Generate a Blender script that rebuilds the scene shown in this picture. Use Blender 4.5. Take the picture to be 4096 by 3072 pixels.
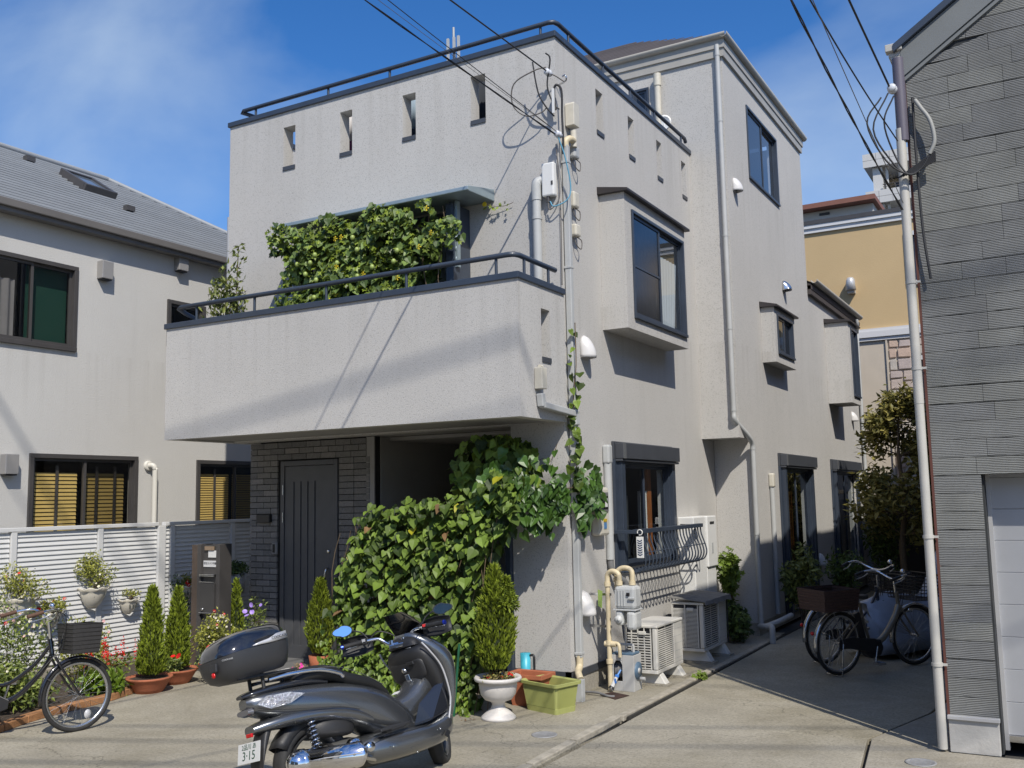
import bpy, math, random
import numpy as np
from mathutils import Vector, Matrix
R = math.radians
for o in list(bpy.data.objects): bpy.data.objects.remove(o, do_unlink=True)
SC = bpy.context.scene
COL = SC.collection
random.seed(7)
RNG = np.random.default_rng(11)

# ------------------------------------------------------------------ camera
cam_d = bpy.data.cameras.new('camera'); cam = bpy.data.objects.new('camera', cam_d); COL.objects.link(cam)
cam_d.sensor_width = 36.0; cam_d.lens = 34.147; cam_d.clip_start = 0.05; cam_d.clip_end = 3000
_yaw, _pitch, _roll = -0.516435587, 0.11681451, -0.0201385128
_f = Vector((math.sin(_yaw)*math.cos(_pitch), math.cos(_yaw)*math.cos(_pitch), math.sin(_pitch)))
_r = Vector((math.cos(_yaw), -math.sin(_yaw), 0)); _u = _r.cross(_f)
_c, _s = math.cos(_roll), math.sin(_roll)
_rr = _c*_r + _s*_u; _uu = -_s*_r + _c*_u
m = Matrix.Identity(4)
for i in range(3):
    m[i][0] = _rr[i]; m[i][1] = _uu[i]; m[i][2] = -_f[i]
m[0][3], m[1][3], m[2][3] = 0, 0, 1.9
cam.matrix_world = m
SC.camera = cam

# ------------------------------------------------------------------ sky and sun
SUN = Vector((1.02, -.98, 1.543)).normalized()
EL = math.asin(SUN.z)
w = bpy.data.worlds.new('World'); SC.world = w; w.use_nodes = True
nt = w.node_tree; nt.nodes.clear()
def N(t, typ, **kw):
    n = t.nodes.new(typ)
    for k, v in kw.items():
        if k.startswith('i_'): n.inputs[k[2:].replace('_', ' ')].default_value = v
        else: setattr(n, k, v)
    return n
sky = N(nt, 'ShaderNodeTexSky', sky_type='NISHITA', sun_disc=False, sun_elevation=EL, sun_rotation=R(135))
sky.altitude = 50; sky.air_density = 1.0; sky.dust_density = 0.6; sky.ozone_density = 2.6
hsv = N(nt, 'ShaderNodeHueSaturation'); hsv.inputs['Saturation'].default_value = 1.32; hsv.inputs['Value'].default_value = 1.15
tc = N(nt, 'ShaderNodeTexCoord'); mp = N(nt, 'ShaderNodeMapping')
mp.inputs['Rotation'].default_value = (0.35, 0.5, R(35)); mp.inputs['Scale'].default_value = (0.75, 2.6, 2.2); mp.inputs['Location'].default_value = (0.35, 0.1, 0.55)
n1 = N(nt, 'ShaderNodeTexNoise'); n1.inputs['Scale'].default_value = 1.5; n1.inputs['Detail'].default_value = 7; n1.inputs['Roughness'].default_value = 0.5; n1.inputs['Distortion'].default_value = 0.35
cr = N(nt, 'ShaderNodeValToRGB'); cr.color_ramp.elements[0].position = 0.45; cr.color_ramp.elements[1].position = 0.80
cr.color_ramp.elements[0].color = (0, 0, 0, 1); cr.color_ramp.elements[1].color = (0.62, 0.62, 0.62, 1)
mx = N(nt, 'ShaderNodeMix', data_type='RGBA')
mx.inputs['B'].default_value = (5.6, 6.7, 7.7, 1)
bg = N(nt, 'ShaderNodeBackground'); bg.inputs['Strength'].default_value = 0.118
out = N(nt, 'ShaderNodeOutputWorld')
L = nt.links.new
L(tc.outputs['Generated'], mp.inputs['Vector']); L(mp.outputs['Vector'], n1.inputs['Vector']); L(n1.outputs['Fac'], cr.inputs['Fac'])
tn = N(nt, 'ShaderNodeMix', data_type='RGBA', blend_type='MULTIPLY'); tn.inputs['Factor'].default_value = 1; tn.inputs['B'].default_value = (.86, .92, 1.10, 1)
L(sky.outputs['Color'], hsv.inputs['Color']); L(hsv.outputs['Color'], tn.inputs['A']); L(tn.outputs['Result'], mx.inputs['A']); L(cr.outputs['Color'], mx.inputs['Factor'])
L(mx.outputs['Result'], bg.inputs['Color']); L(bg.outputs['Background'], out.inputs['Surface'])
sd = bpy.data.lights.new('sun', 'SUN'); sd.energy = 4.8; sd.angle = R(0.53); sd.color = (1.0, 0.94, 0.84)
so = bpy.data.objects.new('sun', sd); COL.objects.link(so)
so.rotation_euler = (-SUN).to_track_quat('-Z', 'Y').to_euler()
so.location = (10, -10, 15)
SC.view_settings.view_transform = 'Standard'; SC.view_settings.look = 'None'
SC.view_settings.exposure = 0.0; SC.view_settings.gamma = 1.0; SC.view_settings.use_curve_mapping = False
SC.render.engine = 'CYCLES'; SC.cycles.max_bounces = 6; SC.cycles.transparent_max_bounces = 12

# ------------------------------------------------------------------ materials
MATS = {}
def M(name, col, rough=0.6, metal=0.0, var=0.0, vs=3.0, bump=0.0, bs=60.0, coat=0.0, trans=0.0, spec=0.5,
      speck=0.0, ss=120.0, streak=0.0, isl=0.0, tint=None, anis=None, wcoord=True, bd=0.01):
    """Procedural principled material: broad noise variation, fine specks, vertical dirt streaks, bump, per-piece variation."""
    if name in MATS: return MATS[name]
    mt = bpy.data.materials.new(name); mt.use_nodes = True; t = mt.node_tree; t.nodes.clear(); l = t.links.new
    o = N(t, 'ShaderNodeOutputMaterial'); p = N(t, 'ShaderNodeBsdfPrincipled')
    p.inputs['Roughness'].default_value = rough; p.inputs['Metallic'].default_value = metal
    p.inputs['Specular IOR Level'].default_value = spec
    if coat: p.inputs['Coat Weight'].default_value = coat; p.inputs['Coat Roughness'].default_value = 0.05
    geo = N(t, 'ShaderNodeNewGeometry'); tcn = N(t, 'ShaderNodeTexCoord')
    vec = geo.outputs['Position'] if wcoord else tcn.outputs['Object']
    cur = None
    base = (*col, 1)
    def mix(fac, a, b, bt='MIX'):
        x = N(t, 'ShaderNodeMix', data_type='RGBA', blend_type=bt)
        if isinstance(fac, float): x.inputs['Factor'].default_value = fac
        else: l(fac, x.inputs['Factor'])
        for k, v in (('A', a), ('B', b)):
            if isinstance(v, tuple): x.inputs[k].default_value = v
            else: l(v, x.inputs[k])
        return x.outputs['Result']
    def noise(scale, det=5, vector=vec, rg=0.6):
        n = N(t, 'ShaderNodeTexNoise'); n.inputs['Scale'].default_value = scale; n.inputs['Detail'].default_value = det; n.inputs['Roughness'].default_value = rg
        l(vector, n.inputs['Vector']); return n.outputs['Fac']
    def ramp(v, a, b):
        n = N(t, 'ShaderNodeMapRange'); n.inputs['From Min'].default_value = a; n.inputs['From Max'].default_value = b; l(v, n.inputs['Value']); return n.outputs['Result']
    cur = base
    if var:
        dk = tuple(c*(1-var) for c in col)+(1,); lt = tuple(min(1, c*(1+var)) for c in (tint or col))+(1,)
        cur = mix(ramp(noise(vs), 0.3, 0.7), dk, lt)
    if speck:
        cur = mix(ramp(noise(ss, 2), 0.56, 0.70), cur, tuple(c*(1-speck) for c in col)+(1,))
    if streak:
        mpn = N(t, 'ShaderNodeMapping'); mpn.inputs['Scale'].default_value = (3.0, 3.0, 0.16); l(vec, mpn.inputs['Vector'])
        f = ramp(noise(1.6, 5, mpn.outputs['Vector']), 0.56, 0.82)
        m2 = N(t, 'ShaderNodeMath', operation='MULTIPLY'); l(f, m2.inputs[0]); m2.inputs[1].default_value = streak
        cur = mix(m2.outputs[0], cur, tuple(c*0.55 for c in col)+(1,))
    if isl:
        oi = N(t, 'ShaderNodeObjectInfo'); ad = N(t, 'ShaderNodeMath', operation='ADD'); fr = N(t, 'ShaderNodeMath', operation='FRACT')
        l(geo.outputs['Random Per Island'], ad.inputs[0]); l(oi.outputs['Random'], ad.inputs[1]); l(ad.outputs[0], fr.inputs[0])
        a = tuple(c*(1-isl) for c in col)+(1,); b = tuple(min(1, c*(1+isl)) for c in (tint or col))+(1,)
        r2 = mix(fr.outputs[0], a, b)
        cur = r2 if cur is base or isinstance(cur, tuple) else mix(0.5, cur, r2)
    if isinstance(cur, tuple): p.inputs['Base Color'].default_value = cur
    else: l(cur, p.inputs['Base Color'])
    if bump:
        b = N(t, 'ShaderNodeBump'); b.inputs['Strength'].default_value = bump; b.inputs['Distance'].default_value = bd
        l(noise(bs, 3), b.inputs['Height']); l(b.outputs['Normal'], p.inputs['Normal'])
    if trans:
        tr = N(t, 'ShaderNodeBsdfTranslucent'); ms = N(t, 'ShaderNodeMixShader'); ms.inputs[0].default_value = trans
        if isinstance(cur, tuple): tr.inputs['Color'].default_value = cur
        else: l(cur, tr.inputs['Color'])
        l(p.outputs[0], ms.inputs[1]); l(tr.outputs[0], ms.inputs[2]); l(ms.outputs[0], o.inputs['Surface'])
    else: l(p.outputs[0], o.inputs['Surface'])
    MATS[name] = mt; return mt
def Mglass(name, tint=(0.88, 0.92, 0.93), refl=0.12, rough=0.0):
    if name in MATS: return MATS[name]
    mt = bpy.data.materials.new(name); mt.use_nodes = True; t = mt.node_tree; t.nodes.clear(); l = t.links.new
    o = N(t, 'ShaderNodeOutputMaterial'); tr = N(t, 'ShaderNodeBsdfTransparent'); gl = N(t, 'ShaderNodeBsdfGlossy')
    tr.inputs['Color'].default_value = (*tint, 1); gl.inputs['Roughness'].default_value = rough; gl.inputs['Color'].default_value = (0.95, 0.97, 1, 1)
    lw = N(t, 'ShaderNodeLayerWeight'); lw.inputs['Blend'].default_value = 0.5; pw_ = N(t, 'ShaderNodeMath', operation='POWER'); l(lw.outputs['Facing'], pw_.inputs[0]); pw_.inputs[1].default_value = 4.0
    mr = N(t, 'ShaderNodeMapRange'); l(pw_.outputs[0], mr.inputs['Value']); mr.inputs['To Min'].default_value = refl*0.7; mr.inputs['To Max'].default_value = 1.0
    ms = N(t, 'ShaderNodeMixShader'); l(mr.outputs['Result'], ms.inputs[0]); l(tr.outputs[0], ms.inputs[1]); l(gl.outputs[0], ms.inputs[2]); l(ms.outputs[0], o.inputs['Surface'])
    MATS[name] = mt; return mt

STUCCO = M('grey stucco', (0.485, 0.473, 0.450), 0.95, var=0.05, vs=0.7, bump=0.45, bs=120, speck=0.38, ss=85, streak=0.16, spec=0.1, bd=0.008)
def weather(mt, bands, amt=.5):
    """dirt runs hanging from copings and sills: thin vertical streaks that fade downwards"""
    t = mt.node_tree; l = t.links.new; p = [n for n in t.nodes if n.type == 'BSDF_PRINCIPLED'][0]; src = p.inputs['Base Color'].links[0].from_socket
    g = N(t, 'ShaderNodeNewGeometry'); mp_ = N(t, 'ShaderNodeMapping'); mp_.inputs['Scale'].default_value = (7, 7, .22); l(g.outputs['Position'], mp_.inputs['Vector'])
    n_ = N(t, 'ShaderNodeTexNoise'); n_.inputs['Scale'].default_value = 1.3; n_.inputs['Detail'].default_value = 4; l(mp_.outputs['Vector'], n_.inputs['Vector'])
    r_ = N(t, 'ShaderNodeMapRange'); r_.inputs['From Min'].default_value = .50; r_.inputs['From Max'].default_value = .74; l(n_.outputs['Fac'], r_.inputs['Value'])
    sp = N(t, 'ShaderNodeSeparateXYZ'); l(g.outputs['Position'], sp.inputs['Vector']); tot = None
    for z0, z1 in bands:
        q = N(t, 'ShaderNodeMapRange'); q.inputs['From Min'].default_value = z0; q.inputs['From Max'].default_value = z1; l(sp.outputs['Z'], q.inputs['Value'])
        c = N(t, 'ShaderNodeMath', operation='LESS_THAN'); l(sp.outputs['Z'], c.inputs[0]); c.inputs[1].default_value = z1+.02
        k = N(t, 'ShaderNodeMath', operation='MULTIPLY'); l(q.outputs['Result'], k.inputs[0]); l(c.outputs[0], k.inputs[1])
        if tot is None: tot = k
        else: a = N(t, 'ShaderNodeMath', operation='MAXIMUM'); l(tot.outputs[0], a.inputs[0]); l(k.outputs[0], a.inputs[1]); tot = a
    k = N(t, 'ShaderNodeMath', operation='MULTIPLY'); l(tot.outputs[0], k.inputs[0]); l(r_.outputs['Result'], k.inputs[1]); k2 = N(t, 'ShaderNodeMath', operation='MULTIPLY'); l(k.outputs[0], k2.inputs[0]); k2.inputs[1].default_value = amt
    m_ = N(t, 'ShaderNodeMix', data_type='RGBA', blend_type='MULTIPLY'); l(k2.outputs[0], m_.inputs['Factor']); l(src, m_.inputs['A']); m_.inputs['B'].default_value = (.50, .47, .42, 1); l(m_.outputs['Result'], p.inputs['Base Color'])
weather(STUCCO, ((5.2, 6.62), (2.95, 3.92)), .24)
LSTUC = M('pale stucco', (0.51, 0.50, 0.475), 0.95, var=0.03, vs=1.3, bump=0.5, bs=60, speck=0.12, ss=90, streak=0.12, spec=0.15, bd=0.008)
weather(LSTUC, ((2.9, 3.88),), .22)
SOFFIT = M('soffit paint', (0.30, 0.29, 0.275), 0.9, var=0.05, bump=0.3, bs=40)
NAVY = M('navy metal', (0.036, 0.048, 0.070), 0.42, 0.0, var=0.12, vs=5, coat=0.15)
NAVY2 = M('slate metal', (0.055, 0.060, 0.070), 0.45, var=0.1, vs=4)
BRONZE = M('bronze metal', (0.060, 0.056, 0.054), 0.4, var=0.1)
PVC = M('grey pvc', (0.42, 0.43, 0.425), 0.5, var=0.06, vs=4, streak=0.2)
CREAM = M('cream pvc', (0.60, 0.51, 0.34), 0.5, var=0.10, vs=8, streak=0.2)
CREAMW = M('aged ivory plastic', (0.55, 0.52, 0.44), 0.5, var=0.08, vs=9)
STEEL = M('stainless steel', (0.62, 0.62, 0.62), 0.22, 1.0)
CHROME = M('chrome', (0.80, 0.80, 0.82), 0.06, 1.0)
BLACK = M('black plastic', (0.018, 0.018, 0.019), 0.45, var=0.15, vs=8)
RUBBER = M('rubber', (0.020, 0.020, 0.020), 0.75, var=0.2, vs=20, bump=0.2, bs=90)
WHITEP = M('white paint', (0.60, 0.60, 0.59), 0.45, var=0.03, vs=3, streak=0.10)
WHITE2 = M('white plastic', (0.68, 0.68, 0.66), 0.4, var=0.03)
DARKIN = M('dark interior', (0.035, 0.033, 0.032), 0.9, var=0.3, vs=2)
GLASS = Mglass('window glass')
DGLASS = Mglass('tinted glass', (0.30, 0.33, 0.36), 0.10)

# ------------------------------------------------------------------ mesh helpers
class MB:
    def __init__(s): s.v = []; s.f = []; s.mi = []; s.m = 0; s.sm = []
    def add(s, vs, fs, smooth=False):
        n = len(s.v); s.v += [tuple(p) for p in vs]
        for f in fs: s.f.append(tuple(n+i for i in f)); s.mi.append(s.m); s.sm.append(smooth)
        return s
    def box(s, x0, x1, y0, y1, z0, z1):
        v = [(x, y, z) for x in (x0, x1) for y in (y0, y1) for z in (z0, z1)]
        return s.add(v, [(0, 1, 3, 2), (4, 6, 7, 5), (0, 4, 5, 1), (2, 3, 7, 6), (0, 2, 6, 4), (1, 5, 7, 3)])
    def obox(s, c, sz, mat):
        a, b, d = sz[0]/2, sz[1]/2, sz[2]/2; c = Vector(c)
        v = [c+mat@Vector((x, y, z)) for x in (-a, a) for y in (-b, b) for z in (-d, d)]
        return s.add(v, [(0, 1, 3, 2), (4, 6, 7, 5), (0, 4, 5, 1), (2, 3, 7, 6), (0, 2, 6, 4), (1, 5, 7, 3)])
    def prism(s, pts, ax, a, b):
        """2-D outline pushed along axis ax from a to b (coordinates in the order of the two other axes)."""
        def P(p, d):
            q = [p[0], p[1]]; q.insert(ax, d); return tuple(q)
        n = len(pts); v = [P(p, a) for p in pts]+[P(p, b) for p in pts]
        return s.add(v, [tuple(range(n)), tuple(range(2*n-1, n-1, -1))]+[(i, n+i, n+(i+1) % n, (i+1) % n) for i in range(n)])
    def tube(s, path, r, n=8, caps=True, smooth=True):
        path = [Vector(p) for p in path]; k = len(path); rs = r if isinstance(r, (list, tuple)) else [r]*k
        up = Vector((0, 0, 1)); vs = []; prev = None
        for i, p in enumerate(path):
            d = (path[min(i+1, k-1)]-path[max(i-1, 0)])
            d = d.normalized() if d.length > 1e-9 else Vector((0, 0, 1))
            if prev is None:
                a = d.cross(up)
                if a.length < 1e-3: a = d.cross(Vector((1, 0, 0)))
            else: a = prev-d*prev.dot(d)
            a.normalize(); b = d.cross(a); prev = a
            for j in range(n):
                t = 2*math.pi*j/n; vs.append(p+rs[i]*(a*math.cos(t)+b*math.sin(t)))
        fs = [(i*n+j, i*n+(j+1) % n, (i+1)*n+(j+1) % n, (i+1)*n+j) for i in range(k-1) for j in range(n)]
        s.add(vs, fs, smooth)
        if caps: s.add(vs[:n], [tuple(range(n))[::-1]]); s.add(vs[-n:], [tuple(range(n))])
        return s
    def rtube(s, path, hw, hd, n=4):
        """rectangular duct"""
        path = [Vector(p) for p in path]
        for a, b in zip(path[:-1], path[1:]):
            d = (b-a); L_ = d.length; d.normalize()
            q = d.to_track_quat('Z', 'Y').to_matrix()
            s.obox((a+b)/2, (hw*2, hd*2, L_), q)
        return s
    def lathe(s, prof, c=(0, 0, 0), n=24, ax='z', smooth=True, sx=1, sy=1):
        vs = []
        for r, h in prof:
            for j in range(n):
                t = 2*math.pi*j/n; a, b = r*math.cos(t)*sx, r*math.sin(t)*sy
                p = (a, b, h) if ax == 'z' else ((h, a, b) if ax == 'x' else (a, h, b))
                vs.append((c[0]+p[0], c[1]+p[1], c[2]+p[2]))
        k = len(prof)
        return s.add(vs, [(i*n+j, i*n+(j+1) % n, (i+1)*n+(j+1) % n, (i+1)*n+j) for i in range(k-1) for j in range(n)], smooth)
    def loft(s, rings, smooth=True, caps=True, closed=True):
        n = len(rings[0]); vs = [p for r in rings for p in r]; k = len(rings)
        m_ = n if closed else n-1
        s.add(vs, [(i*n+j, i*n+(j+1) % n, (i+1)*n+(j+1) % n, (i+1)*n+j) for i in range(k-1) for j in range(m_)], smooth)
        if caps: s.add(rings[0], [tuple(range(n))[::-1]], smooth); s.add(rings[-1], [tuple(range(n))], smooth)
        return s
    def ball(s, c, r, n=10, sx=1, sy=1, sz=1):
        pr = [(max(1e-4, r*math.sin(math.pi*i/n)), -r*math.cos(math.pi*i/n)*sz) for i in range(n+1)]
        return s.lathe(pr, c, n*2, sx=sx, sy=sy)
    def merge(s, o, mat=None, mi=None):
        n = len(s.v); s.v += [tuple((mat@Vector(p)) if mat else p) for p in o.v]
        s.f += [tuple(n+i for i in f) for f in o.f]; s.mi += o.mi if mi is None else [mi]*len(o.f); s.sm += o.sm; return s
    def mesh(s, name, mats):
        me = bpy.data.meshes.new(name); me.from_pydata(s.v, [], s.f)
        for m_ in (mats if isinstance(mats, (list, tuple)) else [mats]): me.materials.append(m_)
        me.polygons.foreach_set('material_index', s.mi); me.polygons.foreach_set('use_smooth', s.sm); me.update(); return me
def link(name, me, parent=None, bevel=0.0, sub=0, **props):
    o = bpy.data.objects.new(name, me); COL.objects.link(o)
    if parent is not None:
        o.parent = parent; o.matrix_parent_inverse = Matrix.Translation(-Vector(parent['_o'])) if '_o' in parent.keys() else Matrix.Identity(4)
    if bevel:
        b = o.modifiers.new('edge', 'BEVEL'); b.width = bevel; b.segments = 2; b.limit_method = 'ANGLE'; b.angle_limit = R(35)
    if sub:
        b = o.modifiers.new('round', 'SUBSURF'); b.levels = sub; b.render_levels = sub
    for k, v in props.items(): o[k] = v
    return o
def ob(name, mb, mats, parent=None, bevel=0.0, sub=0, **props): return link(name, mb.mesh(name, mats), parent, bevel, sub, **props)
def E(name, label, cat, loc=(0, 0, 0), group=None, kind=None):
    o = bpy.data.objects.new(name, None); COL.objects.link(o); o.location = loc; o.empty_display_size = 0.2
    o['_o'] = tuple(float(x) for x in loc); o['label'] = label; o['category'] = cat
    if group: o['group'] = group
    if kind: o['kind'] = kind
    return o
def tag(o, label, cat, group=None):
    o['label'] = label; o['category'] = cat
    if group: o['group'] = group
    return o
def sheet(mb, axis, front, th, a0, a1, z0, z1, ops=(), sg=1):
    """wall slab with openings. axis 'y': plane y=front, coordinate a=x, depth goes +y*sg. axis 'x': plane x=front, a=y, depth goes -x*sg."""
    A = sorted({a0, a1, *[v for o in ops for v in o[:2]]}); Z = sorted({z0, z1, *[v for o in ops for v in o[2:4]]})
    def P(a, z, d): return (a, front+d*sg, z) if axis == 'y' else (front-d*sg, a, z)
    def hole(i, j):
        if i < 0 or j < 0 or i >= len(A)-1 or j >= len(Z)-1: return True
        ca, cz = (A[i]+A[i+1])/2, (Z[j]+Z[j+1])/2
        return any(o[0] < ca < o[1] and o[2] < cz < o[3] for o in ops)
    for i in range(len(A)-1):
        for j in range(len(Z)-1):
            if hole(i, j): continue
            p = [(A[i], Z[j]), (A[i+1], Z[j]), (A[i+1], Z[j+1]), (A[i], Z[j+1])]
            f = [P(a, z, 0) for a, z in p]; b = [P(a, z, th) for a, z in p]
            mb.add(f, [(0, 1, 2, 3)]); mb.add(b, [(3, 2, 1, 0)])
            for (di, dj, e) in ((0, -1, (0, 1)), (1, 0, (1, 2)), (0, 1, (2, 3)), (-1, 0, (3, 0))):
                if hole(i+di, j+dj): mb.add([f[e[0]], b[e[0]], b[e[1]], f[e[1]]], [(0, 1, 2, 3)])
    return mb
def arcpts(c, r, a0, a1, n, pl='xz'):
    o = []
    for i in range(n+1):
        t = R(a0+(a1-a0)*i/n); u, v = r*math.cos(t), r*math.sin(t)
        o.append((c[0]+u, c[1], c[2]+v) if pl == 'xz' else ((c[0], c[1]+u, c[2]+v) if pl == 'yz' else (c[0]+u, c[1]+v, c[2])))
    return o
def smoothpath(pts, n=6):
    """Catmull-Rom through the points"""
    P = [Vector(p) for p in pts]; P = [P[0]*2-P[1]]+P+[P[-1]*2-P[-2]]; o = []
    for i in range(1, len(P)-2):
        for k in range(n):
            t = k/n; a, b, c, d = P[i-1], P[i], P[i+1], P[i+2]
            o.append(0.5*((2*b)+(c-a)*t+(2*a-5*b+4*c-d)*t*t+(3*b-3*c+d-a)*t**3))
    return o+[P[-2]]
# scattering of small faces (leaves, needles, petals) as one mesh
def scat(tv, tf, pos, rot, scale):
    """tv template verts (k,3); pos (N,3); rot (N,3,3); scale (N,) -> verts, faces"""
    tv = np.array(tv, float); k = len(tv); n = len(pos)
    V_ = np.einsum('nij,kj->nki', rot, tv)*np.asarray(scale).reshape(n, 1, 1)+np.asarray(pos)[:, None, :]
    F_ = [tuple(i*k+j for j in f) for i in range(n) for f in tf]
    return V_.reshape(-1, 3), F_
def scat_obj(name, tv, tf, pos, rot, scale, mat, parent=None, smooth=False, **props):
    V_, F_ = scat(tv, tf, pos, rot, scale)
    me = bpy.data.meshes.new(name); me.from_pydata(V_.tolist(), [], F_); me.materials.append(mat)
    if smooth: me.polygons.foreach_set('use_smooth', [True]*len(F_))
    me.update(); return link(name, me, parent, **props)
def rots(nrm, spin=None, jitter=0.5, down=None):
    """rotation matrices whose local z points along nrm (N,3) with jitter; local y points roughly towards 'down' or random"""
    n = len(nrm); nz = np.asarray(nrm, float)+RNG.normal(0, jitter, (n, 3)); nz /= np.linalg.norm(nz, axis=1)[:, None]
    y = RNG.normal(0, 1, (n, 3)) if down is None else np.tile(np.array(down, float), (n, 1))+RNG.normal(0, 0.35, (n, 3))
    y -= nz*np.sum(y*nz, axis=1)[:, None]; y /= np.linalg.norm(y, axis=1)[:, None]+1e-9
    x = np.cross(y, nz); return np.stack([x, y, nz], axis=2)
IVY_V = [(0, 0, 0), (-.28, -.12, .02), (-.46, .16, .05), (-.34, .48, .03), (0, 1.0, -.05), (.34, .48, .03), (.46, .16, .05), (.28, -.12, .02), (0, .42, -.07)]
IVY_F = [(0, 8, 2, 1), (8, 3, 2), (8, 4, 3), (8, 5, 4), (8, 6, 5), (0, 7, 6, 8)]
LEAF_V = [(0, 0, 0), (-.22, .4, .05), (0, 1, 0), (.22, .4, .05), (0, .45, -.04)]
LEAF_F = [(0, 4, 1), (4, 2, 1), (0, 3, 4), (4, 3, 2)]
SPRIG_V = [(0, 0, 0), (-.13, .5, .03), (0, 1, 0), (.13, .5, .03), (0, .45, .13), (0, .45, -.13)]
SPRIG_F = [(0, 3, 2, 1), (0, 4, 2, 5)]
LOBE_V = [(0, 0, 0)]+[(math.sin(a)*r, .5-math.cos(a)*r, .06*(i % 2)) for i, (a, r) in enumerate((R(36*k), .52 if k % 2 == 0 else .26) for k in range(10)) if i > 0]
LOBE_F = [(0, 1, 2, 3), (0, 3, 4, 5), (0, 5, 6, 7), (0, 7, 8, 9)]
PET_V = [(0, 0, 0)]+[(math.cos(R(a))*.5, math.sin(R(a))*.5, .1) for a in range(0, 360, 45)]
PET_F = [(0, i+1, (i+1) % 8+1) for i in range(8)]
IVYM = M('ivy leaf', (0.055, 0.108, 0.018), 0.5, isl=0.65, tint=(0.115, 0.170, 0.026), trans=0.2, spec=.3)
VINEM = M('vine leaf', (0.085, 0.135, 0.020), 0.45, isl=0.45, tint=(0.20, 0.26, 0.025), trans=0.28)
YELLM = M('yellowed leaf', (0.38, 0.36, 0.02), 0.5, isl=0.2, trans=0.25)
CONM = M('conifer sprig', (0.100, 0.150, 0.014), 0.6, isl=0.55, tint=(0.21, 0.26, 0.022), trans=0.2)
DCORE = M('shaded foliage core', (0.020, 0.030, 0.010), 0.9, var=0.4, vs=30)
SHRUB = M('shrub leaf', (0.070, 0.120, 0.025), 0.5, isl=0.5, tint=(0.17, 0.19, 0.045), trans=0.2)
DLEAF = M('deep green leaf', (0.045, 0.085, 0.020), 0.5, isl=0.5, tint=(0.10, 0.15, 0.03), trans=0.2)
STEM = M('woody stem', (0.12, 0.085, 0.05), 0.8, var=0.2, vs=20)
REDF = M('red petal', (0.62, 0.012, 0.010), 0.5, isl=0.25, trans=0.2)
YELF = M('yellow petal', (0.80, 0.62, 0.03), 0.5, isl=0.15, trans=0.2)
PURF = M('violet petal', (0.42, 0.28, 0.75), 0.5, isl=0.15, trans=0.2)
PINKF = M('pink petal', (0.70, 0.40, 0.38), 0.5, isl=0.3, trans=0.2)
CRMF = M('cream petal', (0.66, 0.62, 0.48), 0.5, isl=0.15, trans=0.2)
# ================================================================== ground
CONC = M('weathered concrete', (0.315, 0.290, 0.232), 0.9, var=0.15, vs=1.1, bump=0.5, bs=70, speck=0.30, ss=45, spec=0.2, bd=0.006)
def dirty(mt, seed, crack=.5):
    t = mt.node_tree; l = t.links.new; p = [n for n in t.nodes if n.type == 'BSDF_PRINCIPLED'][0]; src = p.inputs['Base Color'].links[0].from_socket
    g = N(t, 'ShaderNodeNewGeometry'); mp_ = N(t, 'ShaderNodeMapping'); mp_.inputs['Location'].default_value = (seed, seed*.7, 0); l(g.outputs['Position'], mp_.inputs['Vector'])
    n_ = N(t, 'ShaderNodeTexNoise'); n_.inputs['Scale'].default_value = .55; n_.inputs['Detail'].default_value = 9; n_.inputs['Roughness'].default_value = .72; n_.inputs['Distortion'].default_value = .6; l(mp_.outputs['Vector'], n_.inputs['Vector'])
    r_ = N(t, 'ShaderNodeMapRange'); r_.inputs['From Min'].default_value = .44; r_.inputs['From Max'].default_value = .68; r_.inputs['To Max'].default_value = .75; l(n_.outputs['Fac'], r_.inputs['Value'])
    m1 = N(t, 'ShaderNodeMix', data_type='RGBA', blend_type='MULTIPLY'); l(r_.outputs['Result'], m1.inputs['Factor']); l(src, m1.inputs['A']); m1.inputs['B'].default_value = (.60, .58, .50, 1)
    g2 = N(t, 'ShaderNodeTexNoise'); g2.inputs['Scale'].default_value = 38; g2.inputs['Detail'].default_value = 4; g2.inputs['Roughness'].default_value = .8; l(mp_.outputs['Vector'], g2.inputs['Vector'])
    r2 = N(t, 'ShaderNodeMapRange'); r2.inputs['From Min'].default_value = .35; r2.inputs['From Max'].default_value = .65; r2.inputs['To Min'].default_value = .82; r2.inputs['To Max'].default_value = 1.16; l(g2.outputs['Fac'], r2.inputs['Value'])
    m2 = N(t, 'ShaderNodeMix', data_type='RGBA', blend_type='MULTIPLY'); m2.inputs['Factor'].default_value = 1; l(m1.outputs['Result'], m2.inputs['A']); l(r2.outputs['Result'], m2.inputs['B'])
    vo = N(t, 'ShaderNodeTexVoronoi', feature='DISTANCE_TO_EDGE'); vo.inputs['Scale'].default_value = .33; dn = N(t, 'ShaderNodeVectorMath', operation='MULTIPLY_ADD'); nn = N(t, 'ShaderNodeTexNoise'); nn.inputs['Scale'].default_value = 2.2; nn.inputs['Detail'].default_value = 6
    l(mp_.outputs['Vector'], nn.inputs['Vector']); l(nn.outputs['Color'], dn.inputs[0]); dn.inputs[1].default_value = (.9, .9, 0); l(mp_.outputs['Vector'], dn.inputs[2]); l(dn.outputs[0], vo.inputs['Vector'])
    r3 = N(t, 'ShaderNodeMapRange'); r3.inputs['From Min'].default_value = .0; r3.inputs['From Max'].default_value = .0022; r3.inputs['To Min'].default_value = crack; r3.inputs['To Max'].default_value = 0; l(vo.outputs['Distance'], r3.inputs['Value'])
    m3 = N(t, 'ShaderNodeMix', data_type='RGBA'); l(r3.outputs['Result'], m3.inputs['Factor']); l(m2.outputs['Result'], m3.inputs['A']); m3.inputs['B'].default_value = (.05, .045, .035, 1); l(m3.outputs['Result'], p.inputs['Base Color'])
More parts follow.
